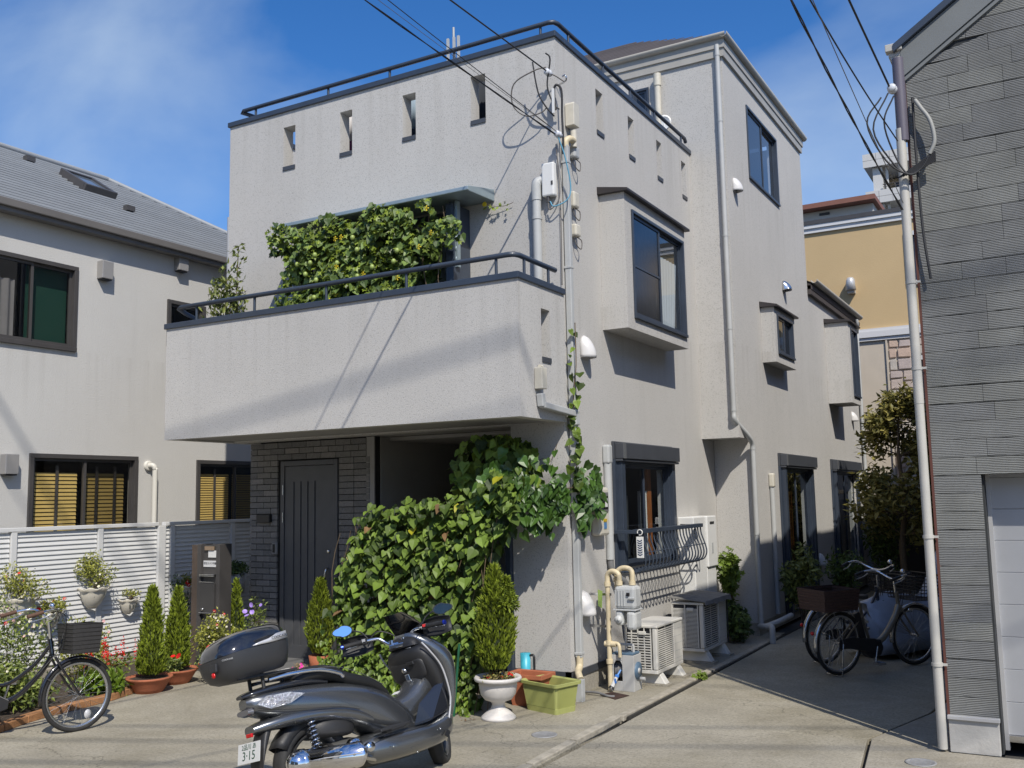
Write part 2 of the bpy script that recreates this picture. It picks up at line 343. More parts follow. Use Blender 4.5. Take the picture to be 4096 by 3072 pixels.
CONC2 = M('grey concrete', (0.335, 0.31, 0.26), 0.9, var=0.15, vs=2.2, bump=0.5, bs=60, speck=0.2, ss=60, spec=0.2)
dirty(CONC, 3.1); dirty(CONC2, 7.7)
ASPH = M('asphalt', (0.055, 0.055, 0.055), 0.95, var=0.15, vs=6, bump=0.5, bs=90)
GAP = M('dirty joint', (0.035, 0.033, 0.028), 0.95, var=0.3, vs=20)
mb = MB(); mb.add([(-160, -120, -.06), (160, -120, -.06), (160, 200, -.06), (-160, 200, -.06)], [(0, 1, 2, 3)])
GROUND = ob('ground', mb, M('ground soil and asphalt', (0.075, 0.072, 0.066), 0.95, var=0.25, vs=0.5), kind='structure')
drv = bpy.data.objects.new('driveway', None); COL.objects.link(drv); drv['kind'] = 'structure'
def slab(pts, z=0.0, mat=CONC, name='concrete_slab', th=.05, bev=.006):
    m_ = MB(); m_.prism(pts, 2, z-th, z); return ob(name, m_, mat, drv, bevel=bev)
slab([(-11.5, -3), (-3.43, -3), (-3.44, 6.3), (-3.50, 7.93), (-3.50, 8.53), (-11.5, 8.53)])
slab([(-8.87, 8.545), (-3.50, 8.545), (-3.52, 13.6), (-4.2, 13.6), (-4.2, 13.17), (-4.85, 9.2), (-8.87, 9.2)], 0.0)
slab([(-3.415, 7.955), (-1.50, 8.10), (-1.19, 9.23), (-0.9, 12), (-0.8, 23), (-3.44, 23), (-3.455, 13.5)], -.004)
slab([(-3.395, -3), (-1.35, -3), (-1.15, 5.0), (-1.50, 8.078), (-3.41, 7.93), (-3.40, 6.3)], -.002)
slab([(-1.32, -3), (6, -3), (6, 7.93), (-0.9, 7.93), (-1.47, 8.085), (-1.125, 5.0)], 0.0, CONC2)
slab([(-1.48, 8.10), (-0.9, 7.95), (-0.88, 8.5), (-0.86, 11.9), (-1.165, 9.23)], 0.0, CONC2)
# raised broken lip along the house side of the channel
for y0, y1, h in ((3.2, 5.0, .010), (5.02, 6.28, .016), (6.30, 7.0, .022), (7.02, 7.9, .030), (7.95, 10.4, .020), (10.43, 13.3, .016)):
    x0 = -3.43-.012*(y0-3); x1 = -3.43-.012*(y1-3)
    x0 = max(x0, -3.49); x1 = max(x1, -3.49)
    pts = [(x0-.06, y0), (x0+.012, y0), ((x0+x1)/2+.018, (y0+y1)/2), (x1+.010, y1), (x1-.07, y1)]
    slab(pts, h, M('lip mortar', (0.34, 0.31, 0.25), 0.95, var=0.25, vs=9, bump=0.8, bs=40), 'kerb_lip', .05, .008)
m_ = MB()
for i in range(24):
    y0 = 8.0+i*.62; m_.box(-3.470, -3.446, y0, y0+.60, -.03, .004)
ob('drain_channel', m_, GAP, drv)

# ================================================================== sky-facing terrain is flat; house
WS, YF = -4.27, 8.55
H = E('main_house', 'grey stucco three storey house with navy railings, slit openings and ivy', 'house', (-6.5, 10.5, 0))
TH = .17
sl_f = [(-7.98, -7.79), (-7.10, -6.92), (-6.20, -6.02), (-5.295, -5.11)]
mb = MB(); sheet(mb, 'y', YF, TH, -8.875, WS, 2.63, 6.62, [(a, b, 5.93, 6.43) for a, b in sl_f]+[(-7.72, -5.36, 2.9, 4.97)])
sheet(mb, 'y', YF, TH, -4.88, WS, 0.0, 2.63); ob('front_wall', mb, STUCCO, H)
sl_s = [(9.54, 9.73), (10.46, 10.64), (11.39, 11.57), (12.31, 12.49)]
mb = MB(); sheet(mb, 'x', WS, .15, YF+TH, 13.19, 0, 6.62, [(a, b, 5.95, 6.43) for a, b in sl_s]+[(9.66, 11.36, 3.80, 5.08), (9.80, 11.36, 1.12, 2.30)])
ob('side_wall', mb, STUCCO, H)
mb = MB(); sheet(mb, 'x', -8.875, .15, YF+TH, 17.2, 2.63, 6.62, sg=-1); sheet(mb, 'x', -8.875, .15, 9.10, 21.7, 0, 2.63, sg=-1)
sheet(mb, 'y', 21.7, .15, -8.875, -3.75, 0, 5.45, sg=-1)
mb.box(-8.72, -4.42, 8.72, 12.68, 5.42, 5.55)      # terrace floor
mb.box(-8.72, -3.9, 12.85, 17.1, 5.60, 5.70); mb.box(-8.70, -4.42, 8.74, 17.0, 2.76, 2.86)
ob('hidden_wall', mb, STUCCO, H)
# block B (taller rear part)
mb = MB(); sheet(mb, 'y', 12.69, .15, -8.875, -3.75, 2.64, 8.05, [(-5.10, -4.84, 7.35, 7.74)])
sheet(mb, 'y', 13.19, .15, WS+.002, -3.75, 0, 2.64); sheet(mb, 'x', -3.75, .15, 12.84, 17.2, 2.64, 8.05, [(13.78, 15.48, 6.50, 7.62), (14.12, 15.12, 3.92, 4.5)])
sheet(mb, 'x', -3.75, .15, 13.34, 17.2, 0, 2.64, [(14.70, 16.55, .12, 2.28)])
sheet(mb, 'x', -3.76, .15, 17.2, 21.7, 0, 5.45, [(18.45, 20.6, .45, 2.28), (18.55, 19.2, 3.6, 4.95)])
mb.box(WS+.003, -3.76, 12.70, 13.20, 2.643, 2.72)
sheet(mb, 'x', -8.875, .15, 12.69, 17.2, 6.62, 8.05, sg=-1); sheet(mb, 'y', 17.2, .15, -8.875, -3.755, 5.4, 8.05, sg=-1)
ob('rear_block_wall', mb, STUCCO, H)
# interior partitions keep the rooms dark
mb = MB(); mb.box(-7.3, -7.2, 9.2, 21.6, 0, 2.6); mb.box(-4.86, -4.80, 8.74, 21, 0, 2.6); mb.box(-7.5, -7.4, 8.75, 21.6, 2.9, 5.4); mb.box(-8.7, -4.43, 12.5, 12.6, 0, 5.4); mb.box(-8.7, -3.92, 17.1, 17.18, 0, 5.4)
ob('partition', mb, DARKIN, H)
# base course
BASEM = M('base course', (0.085, 0.085, 0.085), 0.8, var=0.2, vs=6)
mb = MB(); mb.box(-4.90, WS+.015, YF-.018, YF+.05, .17, .235); mb.box(WS-.05, WS+.018, YF-.018, 13.18, .17, .235); ob('drip_trim', mb, NAVY2, H)
mb = MB(); mb.box(-4.90, WS+.004, YF-.006, YF+.05, 0, .17); mb.box(WS-.05, WS+.006, YF+.05, 13.18, 0, .17); mb.box(WS+.01, -3.744, 13.184, 13.3, 0, .17); mb.box(-3.8, -3.744, 13.3, 21.6, 0, .17); ob('base_course', mb, CONC2, H)
# balcony
YB, XB = 7.61, -4.24
mb = MB(); sheet(mb, 'y', YB, .12, -8.865, XB, 2.63, 3.90); sheet(mb, 'x', XB, .12, YB+.12, YF-.001, 2.63, 3.90, [(8.05, 8.23, 3.22, 3.69)])
sheet(mb, 'x', -8.865, .12, YB+.12, YF-.001, 2.63, 3.90, sg=-1)
ob('balcony_wall', mb, STUCCO, H)
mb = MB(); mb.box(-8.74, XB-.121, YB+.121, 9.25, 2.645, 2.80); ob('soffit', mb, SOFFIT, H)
for x, y0, y1, z, nm in ((XB, 8.05, 8.23, 3.22, 0),):
    mb = MB(); mb.box(XB-.12, XB+.012, y0, y1, z-.045, z+.003); ob('slit_sill', mb, NAVY2, H)
for a, b in sl_f:
    mb = MB(); mb.box(a, b, YF-.012, YF+TH+.01, 5.885, 5.933); ob('slit_sill', mb, NAVY2, H)
for a, b in sl_s:
    mb = MB(); mb.box(WS-.16, WS+.012, a, b, 5.905, 5.953); ob('slit_sill', mb, NAVY2, H)
def cap(pts, z, w_=.19, h=.062, name='parapet_cap'):
    m_ = MB()
    for (x0, y0, x1, y1) in pts: m_.box(x0, x1, y0, y1, z, z+h)
    return ob(name, m_, NAVY, H, bevel=.006)
cap([(-8.90, YF-.025, WS+.022, YF+TH+.02)], 6.62); cap([(WS-.17, YF+TH+.021, WS+.022, 12.74)], 6.62); cap([(-8.90, YF+TH+.021, -8.70, 12.69)], 6.62)
cap([(-8.89, YB-.022, XB+.02, YB+.145)], 3.90); cap([(XB-.14, YB+.146, XB+.02, YF-.002)], 3.90); cap([(-8.89, YB+.146, -8.72, YF-.002)], 3.90)
# railings
def railing(path, posts, zb, name='railing'):
    m_ = MB(); m_.tube(path, .026, 10); r = ob(name, m_, NAVY, H)
    for x, y in posts:
        m_ = MB(); m_.tube([(x, y, zb), (x, y, path[2][2])], .015, 8); m_.box(x-.03, x+.03, y-.03, y+.03, zb, zb+.008); ob('rail_post', m_, NAVY, r)
    return r
zr = 6.82
railing([(-8.50, 8.68, 6.70), (-8.66, 8.66, 6.78), (-8.76, 8.62, zr), (-8.70, 8.60, zr), (-4.36, 8.60, zr), (-4.31, 8.62, zr), (-4.29, 8.68, zr), (-4.29, 12.55, zr), (-4.30, 12.62, zr-.03)],
        [(-8.50, 8.61), (-7.33, 8.61), (-6.42, 8.61), (-5.54, 8.61), (-4.46, 8.61), (-4.29, 8.92), (-4.29, 9.81), (-4.29, 10.6), (-4.29, 11.4), (-4.29, 12.40)], 6.68)
zr = 4.145
railing([(-8.55, 7.78, 4.0), (-8.68, 7.72, 4.08), (-8.76, 7.68, zr), (-8.70, 7.66, zr), (-4.36, 7.66, zr), (-4.31, 7.68, zr), (-4.29, 7.74, zr), (-4.29, 8.44, zr), (-4.29, 8.47, zr)],
        [(-8.45, 7.67), (-7.56, 7.67), (-6.55, 7.67), (-5.53, 7.67), (-4.50, 7.67), (-4.29, 7.83), (-4.29, 8.32)], 3.96)
# roof of block B
SLATE = M('dark slate roof', (0.060, 0.050, 0.048), 0.75, var=0.2, vs=5, isl=0.2)
ROOFK = .62
def hipz(d): return 8.22+ROOFK*d
mb = MB(); e = (-8.95, -3.70, 12.64, 17.28)
cx0, cx1 = e[0]+2.32, e[1]-2.32; cy = (e[2]+e[3])/2; zt = hipz(2.32)
v = [(e[0], e[2], 8.2), (e[1], e[2], 8.2), (e[1], e[3], 8.2), (e[0], e[3], 8.2), (cx0, cy, zt), (cx1, cy, zt)]
mb.add(v, [(0, 1, 5, 4), (1, 2, 5), (2, 3, 4, 5), (3, 0, 4), (3, 2, 1, 0)]); rf = ob('roof', mb, SLATE, H)
for k in range(1, 11):       # slate courses as raised strips on the two visible slopes
    d = k*.21; z = hipz(d)+.004; m_ = MB()
    m_.add([(e[0]+d, e[2]+d, z), (e[1]-d, e[2]+d, z), (e[1]-d-.02, e[2]+d+.02, z+.025), (e[0]+d+.02, e[2]+d+.02, z+.025)], [(0, 1, 2, 3)])
    m_.add([(e[1]-d, e[2]+d, z), (e[1]-d, e[3]-d, z), (e[1]-d-.02, e[3]-d-.02, z+.025), (e[1]-d-.02, e[2]+d+.02, z+.025)], [(0, 1, 2, 3)]); ob('slate_course', m_, SLATE, rf)
def gutter(p, q, outv, name='gutter', mat=None, r=.058):
    """half round gutter from p to q with the open side up"""
    p, q = Vector(p), Vector(q); outv = Vector(outv); rg = []
    for c_ in (p, q):
        ring = []
        for i in range(9):
            t = math.pi*i/8; ring.append(c_+outv*(-math.cos(t)*r)+Vector((0, 0, -math.sin(t)*r*1.1)))
        for i in range(9):
            t = math.pi*(8-i)/8; ring.append(c_+outv*(-math.cos(t)*(r-.006))+Vector((0, 0, -math.sin(t)*(r-.006)*1.1)))
        rg.append(ring)
    m_ = MB(); m_.loft(rg); return ob(name, m_, mat or PVC, H)
GUT = M('beige grey gutter', (0.36, 0.345, 0.31), 0.5, var=0.08, vs=3, streak=0.3)
gutter((-8.9, 12.62, 8.235), (-3.66, 12.62, 8.235), (0, -1, 0), mat=GUT); gutter((-3.69, 12.58, 8.235), (-3.69, 17.34, 8.235), (1, 0, 0), mat=GUT)
mb = MB(); mb.box(-8.9, -3.70, 12.635, 12.688, 8.05, 8.22); mb.box(-3.748, -3.70, 12.70, 17.28, 8.05, 8.22)
mb.box(-8.9, -3.715, 12.655, 12.689, 7.93, 8.05); mb.box(-3.749, -3.715, 12.70, 17.24, 7.93, 8.05); ob('fascia', mb, GUT, H)
# lower rear roof and its gutter
mb = MB(); mb.prism([(17.22, 5.45), (21.78, 5.45), (21.78, 5.52), (17.22, 5.52)], 0, -8.9, -3.68)
mb.add([(-3.66, 17.2, 5.56), (-3.66, 21.8, 5.56), (-6.3, 21.8, 6.9), (-6.3, 17.2, 6.9)], [(0, 1, 2, 3)]); mb.box(-3.75, -3.69, 17.22, 21.7, 5.36, 5.56)
ob('rear_roof', mb, SLATE, H); gutter((-3.64, 17.25, 5.62), (-3.64, 21.66, 5.62), (1, 0, 0), mat=GUT)
mb = MB(); mb.tube(smoothpath([(-3.64, 21.2, 5.5), (-3.64, 21.25, 5.38), (-3.70, 21.5, 5.25), (-3.70, 21.5, 5.0), (-3.70, 21.5, 0.1)], 3), .035, 8); ob('downpipe', mb, PVC, H)
# ------------------------------------------------------------------ windows
def window(parent, axis, front, a0, a1, z0, z1, split=(0.5,), fw=.035, proud=.02, dp=.06, mat=NAVY, panes=(GLASS, GLASS), sash=True, name='window', bars=None):
    """frame (part) with sashes and panes (sub-parts); front is the wall face plane."""
    def bx(m, al, ah, zl, zh, d0, d1):
        (m.box(al, ah, front-d1, front-d0, zl, zh) if axis == 'y' else m.box(front+d0, front+d1, al, ah, zl, zh))
    m_ = MB(); bx(m_, a0-fw*.4, a1+fw*.4, z1-fw*.6, z1+fw*.4, -dp, proud); bx(m_, a0-fw*.4, a1+fw*.4, z0-fw*.4, z0+fw*.6, -dp, proud+.012)
    bx(m_, a0-fw*.4, a0+fw*.6, z0+fw*.6, z1-fw*.6, -dp, proud); bx(m_, a1-fw*.6, a1+fw*.4, z0+fw*.6, z1-fw*.6, -dp, proud)
    fr = ob(name, m_, mat, parent, bevel=.003)
    es = [a0+fw*.6]+[a0+(a1-a0)*s_ for s_ in split]+[a1-fw*.6]
    for i in range(len(es)-1):
        off = -.005 if i % 2 == 0 else -.032; l_, h_ = es[i]-(.015 if i else 0), es[i+1]+(.015 if i < len(es)-2 else 0); sw = .034
        zl, zh = z0+fw*.6, z1-fw*.6
        if sash:
            m_ = MB(); bx(m_, l_, h_, zl, zl+sw*1.3, off-.022, off); bx(m_, l_, h_, zh-sw, zh, off-.022, off); bx(m_, l_, l_+sw, zl+sw*1.3, zh-sw, off-.022, off); bx(m_, h_-sw, h_, zl+sw*1.3, zh-sw, off-.022, off)
            if bars:
                for bz in bars[i]: bx(m_, l_+sw, h_-sw, bz-.012, bz+.012, off-.02, off-.002)
            ob('sash', m_, mat, fr)
        m_ = MB(); q = off-.012
        if axis == 'y': m_.add([(l_+sw*.9, front-q, zl+sw), (h_-sw*.9, front-q, zl+sw), (h_-sw*.9, front-q, zh-sw*.9), (l_+sw*.9, front-q, zh-sw*.9)], [(0, 1, 2, 3)])
        else: m_.add([(front+q, l_+sw*.9, zl+sw), (front+q, h_-sw*.9, zl+sw), (front+q, h_-sw*.9, zh-sw*.9), (front+q, l_+sw*.9, zh-sw*.9)], [(0, 1, 2, 3)])
        ob('pane', m_, panes[i % len(panes)], fr)
    return fr
SCREEN = Mglass('insect screen over glass', (0.10, 0.105, 0.12), 0.05, 0.15)
CURT = M('lace curtain', (0.62, 0.66, 0.70), 0.9, var=0.1, vs=8, trans=0.3)
def curtain(parent, axis, plane, a0, a1, z0, z1, mat=CURT, waves=7, amp=.025, taper=0.0):
    n = waves*6; v = []
    for j, z in enumerate((z0, (z0+z1)/2, z1)):
        for i in range(n+1):
            t = i/n; ww = 1-taper*(1-j/2)*.5; a = a0+(a1-a0)*(t*ww+(0))
            d = amp*math.sin(t*waves*2*math.pi); v.append((a, plane+d, z) if axis == 'y' else (plane+d, a, z))
    m_ = MB(); m_.add(v, [(j*(n+1)+i, j*(n+1)+i+1, (j+1)*(n+1)+i+1, (j+1)*(n+1)+i) for j in range(2) for i in range(n)], True); return ob('curtain', m_, mat, parent)
# balcony patio window (behind the vines)
w1 = window(H, 'y', YF, -7.70, -5.38, 2.92, 4.96, (0.5,), dp=.1, panes=(GLASS, GLASS)); curtain(w1, 'y', YF+.25, -7.6, -5.5, 2.95, 4.9, waves=16)
# bay windows
def bay(xf, y0, y1, z0, z1, ow, split, panes, bars=None, xw=WS, cut=.12):
    m_ = MB(); sheet(m_, 'x', xf, .04, y0, y1, z0, z1, [ow]); sheet(m_, 'y', y0, .04, xw+.001, xf-.041, z0, z1); sheet(m_, 'y', y1, .04, xw+.001, xf-.041, z0, z1, sg=-1)
    m_.box(xw+.001, xf-.041, y0+.041, y1-.041, z0, z0+.05); m_.box(xw+.001, xf-.041, y0+.041, y1-.041, z1-.05, z1); b = ob('bay', m_, STUCCO, H)
    m_ = MB(); m_.prism([(xw+.002, z1+.09), (xf+.06, z1+.025), (xf+.06, z1-.005), (xw+.002, z1+.002)], 1, y0-.05, y1+.05); ob('bay_cap', m_, M('dark brown flashing', (0.035, 0.030, 0.030), 0.5, var=0.2), b, bevel=.004)
    return window(H, 'x', xf, *ow, split=split, panes=panes, bars=bars)
w2 = bay(-3.97, 9.54, 11.45, 3.69, 5.19, (9.73, 11.36, 3.83, 5.02), (0.52,), (SCREEN, GLASS), bars=((4.42,), ()))
curtain(w2, 'x', -4.03, 10.68, 11.26, 3.88, 4.72, waves=6, taper=.45, amp=.010, mat=M('white lace', (.62, .66, .70), .8, trans=.3)); curtain(w2, 'x', -4.05, 9.8, 10.6, 3.86, 4.95, waves=8, amp=.012)
w3 = bay(-3.55, 14.03, 15.24, 3.79, 4.60, (14.17, 15.08, 3.93, 4.50), (0.48,), (GLASS, SCREEN), xw=-3.75)
w4 = bay(-3.34, 18.50, 19.40, 3.52, 5.02, (18.72, 19.32, 3.66, 4.92), (0.5,), (SCREEN, GLASS), xw=-3.76)
w5 = window(H, 'x', -3.75, 13.79, 15.47, 6.51, 7.61, (0.5,), panes=(SCREEN, GLASS))
w6 = window(H, 'y', 12.69, -5.09, -4.85, 7.36, 7.73, (), panes=(DGLASS,))
# ground floor windows with roller shutter boxes
WOOD = M('orange wood', (0.30, 0.10, 0.025), 0.55, var=0.2, vs=12)
def shutter_window(y0, y1, z0, z1, xw, fr=.09, zfloor=None, panes=(DGLASS, GLASS)):
    """window with a projecting roller shutter box and guide rails"""
    m_ = MB(); m_.box(xw+.001, xw+.03, y0, y1, z1-.01, z1+.19); m_.box(xw+.03, xw+.13, y0+.03, y1-.015, z1+.0, z1+.17); m_.box(xw+.03, xw+.115, y0+.03, y1-.015, z1-.03, z1-.004)
    sb = ob('shutter_box', m_, NAVY2, H, bevel=.006)
    m_ = MB(); m_.box(xw+.13, xw+.136, y0+.03, y0+.10, z1+.0, z1+.17); ob('end_cap', m_, M('slate metal light', (0.11, 0.115, 0.12), .45), sb)
    m_ = MB(); m_.box(xw+.001, xw+.035, y0, y0+.055, z0-.03, z1-.01); m_.box(xw+.001, xw+.095, y0+.0551, y0+.15, z0-.03, z1-.03); ob('shutter_rail', m_, NAVY, sb, bevel=.003)
    m_ = MB(); m_.box(xw+.001, xw+.06, y1-.10, y1-.01, z0-.03, z1-.03); ob('shutter_rail', m_, NAVY, sb, bevel=.003)
    w_ = window(H, 'x', xw, y0+.15, y1-.10, z0, z1-.04, (0.5,), panes=panes, proud=.015)
    return w_
w7 = shutter_window(9.66, 11.46, 1.14, 2.30, WS); curtain(w7, 'x', WS-.11, 10.62, 10.90, 1.2, 1.95, waves=2, amp=.004, mat=M('pale blind', (0.70, 0.70, 0.66), .9)); curtain(w7, 'x', WS-.16, 9.95, 10.45, 1.2, 1.9, waves=3, amp=.01, mat=M('grey blind', (0.32, 0.31, 0.28), .9)); 
mb = MB(); mb.box(WS-.14, WS-.10, 10.93, 11.03, 1.15, 2.24); ob('pillar', mb, WOOD, w7)
w8 = shutter_window(14.58, 16.66, .12, 2.30, -3.75); mb = MB(); mb.box(-3.90, -3.87, 15.55, 15.80, .15, 2.22); ob('pillar', mb, WOOD, w8)
w9 = shutter_window(18.30, 20.75, .42, 2.30, -3.76)
# window grille with pot-bellied bars
mb = MB(); mb.box(-4.02, -3.955, 9.60, 11.66, 1.50, 1.545); mb.box(WS+.03, -4.02, 9.60, 9.64, 1.50, 1.54); mb.box(WS+.03, -4.02, 11.62, 11.66, 1.50, 1.54)
gr = ob('window_grille', mb, NAVY, H, bevel=.003)
for i in range(20):
    y = 9.66+i*.1042; m_ = MB()
    m_.tube(smoothpath([(-3.985, y, 1.51), (-3.975, y, 1.42), (-3.93, y, 1.29), (-3.915, y, 1.20), (-3.95, y, 1.125), (-4.03, y, 1.10), (-4.24, y, 1.10)], 3), .0085, 6); ob('bar', m_, NAVY, gr)
mb = MB(); mb.tube([(-4.02, 9.64, 1.092), (-4.02, 11.66, 1.092)], .009, 6); mb.tube([(-4.17, 9.64, 1.092), (-4.17, 11.66, 1.092)], .009, 6); mb.tube([(-3.935, 9.64, 1.30), (-3.935, 11.66, 1.30)], .006, 6); ob('cross_rod', mb, NAVY, gr)
# canopy over the patio window
mb = MB(); mb.prism([(8.549, 5.13), (8.05, 5.035), (8.02, 5.025), (8.02, 4.985), (8.05, 4.98), (8.549, 5.00)], 0, -7.66, -5.02)
HOODM = M('canopy aluminium', (0.30, 0.37, 0.40), 0.35, 0.4, var=0.1, vs=5)
ob('canopy', mb, HOODM, H, bevel=.006)
mb = MB(); mb.box(-5.42, -5.33, 8.22, 8.545, 4.10, 4.95); ob('window_side_post', mb, NAVY, H)
# perforated bracket of the canopy
mb = MB(); mb.box(-5.33, -5.30, 8.25, 8.31, 4.28, 4.98)
for k in range(6): mb.tube(arcpts((-5.315, 8.28, 4.36+k*.11), .036, 0, 360, 10, 'yz'), .006, 5, False)
ob('canopy_bracket', mb, HOODM, H)
# entrance: bricks, plain back wall, door
REC = 8.98
mb = MB(); sheet(mb, 'y', REC+.012, .10, -8.875, -6.95, 0, 2.645, [(-8.36, -7.47, .0, 2.40)]); ob('porch_wall', mb, M('porch backing mortar', (0.020, 0.020, 0.020), 0.95, var=0.2), H)
BR = [M('porch brick %d' % i, c, 0.9, var=0.12, vs=25, bump=0.7, bs=80, speck=0.35, ss=90) for i, c in enumerate(((0.185, 0.18, 0.172), (0.22, 0.21, 0.20), (0.155, 0.152, 0.148)))]
pw = bpy.data.objects['porch_wall']; bme = []
for i in range(3):
    for wd in (.228, .114):
        m_ = MB(); m_.box(0, wd-.009, -.016, .011, 0, .0635); bme.append(m_.mesh('brick', BR[i]))
row = 0; z = .10; cnt = 0
while z < 2.62:
    x = -8.872; first = True
    while x < -7.07:
        wd = .228
        if row % 2 and first: wd = .114
        first = False
        x1 = x+wd
        if (x1 > -8.37 and x < -7.46 and z < 2.40):
            if x < -8.37 and -8.37-x > .05: wd = .114; 
            elif x < -8.37: x = -7.46; continue
            else: x = -7.46 if x < -7.46 else x; wd = .228 if row % 2 else .114
            if x > -8.37 and x < -7.46: x = -7.46
            if x == -7.46: first = False
        if x+wd > -7.0: wd = .114
        if x+wd > -6.95: break
        k = random.choice((0, 0, 1, 2)); me = bme[k*2+(0 if wd > .15 else 1)]
        link('brick', me, None); b_ = bpy.context.scene.collection.objects[-1]
        b_.location = (x, REC+random.uniform(-.002, .003), z); b_.parent = pw; cnt += 1
        x += wd
        if -8.37 < x < -7.5 and z < 2.40: x = -7.46
    z += .0725; row += 1
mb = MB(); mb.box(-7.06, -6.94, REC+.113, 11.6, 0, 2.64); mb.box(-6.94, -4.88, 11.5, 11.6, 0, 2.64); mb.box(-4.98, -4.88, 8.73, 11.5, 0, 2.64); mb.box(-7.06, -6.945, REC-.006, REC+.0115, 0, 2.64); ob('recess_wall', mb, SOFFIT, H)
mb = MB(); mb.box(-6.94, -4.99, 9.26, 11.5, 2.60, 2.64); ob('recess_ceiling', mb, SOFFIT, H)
mb = MB(); mb.box(-6.93, -4.99, 9.0, 11.49, -.01, .02); ob('recess_floor', mb, ASPH, H)
DOORM = M('charcoal door', (0.075, 0.078, 0.085), 0.5, var=0.08, vs=6)
mb = MB(); mb.box(-8.36, -8.30, REC-.03, REC+.03, .06, 2.40); mb.box(-7.53, -7.47, REC-.03, REC+.03, .06, 2.40); mb.box(-8.30, -7.53, REC-.03, REC+.03, 2.34, 2.40); dfr = ob('door_frame', mb, DOORM, H, bevel=.004)
mb = MB()
xs = [-8.295, -8.16, -8.14, -8.05, -8.03, -7.94, -7.92, -7.83, -7.81, -7.535]
for i in range(0, 9, 2): mb.box(xs[i], xs[i+1], REC-.018, REC+.02, .07, 2.335)
mb.box(-8.295, -7.535, REC-.004, REC+.02, .07, 2.335); mb.box(-8.295, -7.535, REC-.019, REC+.01, 2.15, 2.335); mb.box(-8.295, -7.535, REC-.019, REC+.01, .07, .22)
dr = ob('door', mb, DOORM, H, bevel=.003)
mb = MB(); mb.tube(smoothpath([(-7.62, REC-.02, 1.13), (-7.62, REC-.06, 1.10), (-7.64, REC-.065, .95), (-7.67, REC-.06, .82), (-7.67, REC-.02, .80)], 4), .013, 8); ob('handle', mb, STEEL, dr)
mb = MB(); mb.lathe([(.022, -.022), (.022, -.03), (.012, -.034), (.0001, -.034)], (-7.61, REC, 1.32), 14, 'y'); ob('lock', mb, STEEL, dr)
for z in (2.05, 1.72, .33): mb = MB(); mb.tube([(-8.315, REC-.036, z-.06), (-8.315, REC-.036, z+.06)], .008, 6); ob('hinge', mb, STEEL, dfr)
mb = MB(); mb.box(-8.6, -6.9, 8.28, 8.98, .0, .07); ob('door_step', mb, M('grey step tile', (0.13, 0.13, 0.13), .8, var=.1, vs=5, speck=.2), H, bevel=.006)
mb = MB(); mb.box(-8.72, -8.50, REC-.07, REC-.016, 1.66, 1.76); ob('name_plate', mb, BLACK, H, bevel=.01)
mb = MB(); mb.box(-8.48, -8.40, REC-.045, REC-.016, 1.28, 1.42); ic = ob('intercom', mb, M('grey plastic', (.20, .20, .20), .5), H, bevel=.005)
mb = MB(); mb.box(-8.465, -8.43, REC-.048, REC-.04, 1.30, 1.40); ob('speaker_grille', mb, BLACK, ic)
mb = MB(); mb.box(-4.945, -4.885, 8.50, 8.56, 0, 2.1); ob('corner_post', mb, NAVY, H, bevel=.004)
# ================================================================== left neighbour house
LH = E('neighbour_house', 'pale neighbour house with ribbed grey hip roof and yellow window blinds behind the white fence', 'house', (-13.5, 7, 0))
XL = -11.0
mb = MB(); sheet(mb, 'x', XL, .15, -1.0, 13.3, 0, 5.55, [(5.95, 7.96, 3.90, 4.97), (7.42, 8.97, .95, 2.54), (10.05, 11.85, .95, 2.52), (9.46, 10.12, 4.16, 4.80)])
sheet(mb, 'y', -1.0, .15, -17, XL-.151, 0, 5.55); sheet(mb, 'y', 13.3, .15, -17, XL-.151, 0, 5.55, sg=-1); sheet(mb, 'x', -17.0, .15, -1, 13.3, 0, 5.55, sg=-1)
ob('wall', mb, LSTUC, LH)
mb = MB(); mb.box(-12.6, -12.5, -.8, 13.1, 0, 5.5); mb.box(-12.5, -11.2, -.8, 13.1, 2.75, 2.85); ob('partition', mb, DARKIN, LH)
TILE = M('pale grey roof course', (0.27, 0.285, 0.30), 0.6, var=0.12, vs=3, isl=0.08, bump=.3, bs=60)
def rz(x): return 5.60+.6*(-x-10.85)
RX, RY0, RY1 = -13.85, 1.6, 10.57
mb = MB(); ev = [(-10.83, -1.4, rz(-10.83)), (-10.83, 13.59, rz(-10.83)), (-16.87, 13.59, rz(-10.83)), (-16.87, -1.4, rz(-10.83))]
rg = [(RX, RY0, rz(RX)), (RX, RY1, rz(RX))]
mb.add(ev+rg, [(0, 1, 5, 4), (1, 2, 5), (2, 3, 4, 5), (3, 0, 4), (3, 2, 1, 0)]); rf = ob('roof', mb, M('roof underlay', (0.08, 0.085, 0.09), .8), LH)
nC = 22
for i in range(nC):
    xa = -10.80-(RX+10.80)*-1*(i/nC); xb = -10.80-(RX+10.80)*-1*((i+1)/nC)
    xa = -10.80+(RX+10.80)*i/nC; xb = -10.80+(RX+10.80)*(i+1)/nC
    ya, yb = 13.60+(xa+10.83), 13.60+(xb+10.83); ya = min(ya, 13.60); m_ = MB(); za, zb = rz(xa)+.034, rz(xb)+.010
    ca, cb = -1.4+(-10.83-xa), -1.4+(-10.83-xb)
    m_.add([(xa, ca, za), (xa, ya, za), (xb-.02, yb, zb), (xb-.02, cb, zb), (xa, ca, za-.026), (xa, ya, za-.026), (xb, yb, zb-.008), (xb, cb, zb-.008)], [(0, 1, 2, 3), (0, 4, 5, 1), (1, 5, 6, 2), (0, 3, 7, 4)])
    ob('roof_course', m_, TILE, rf)
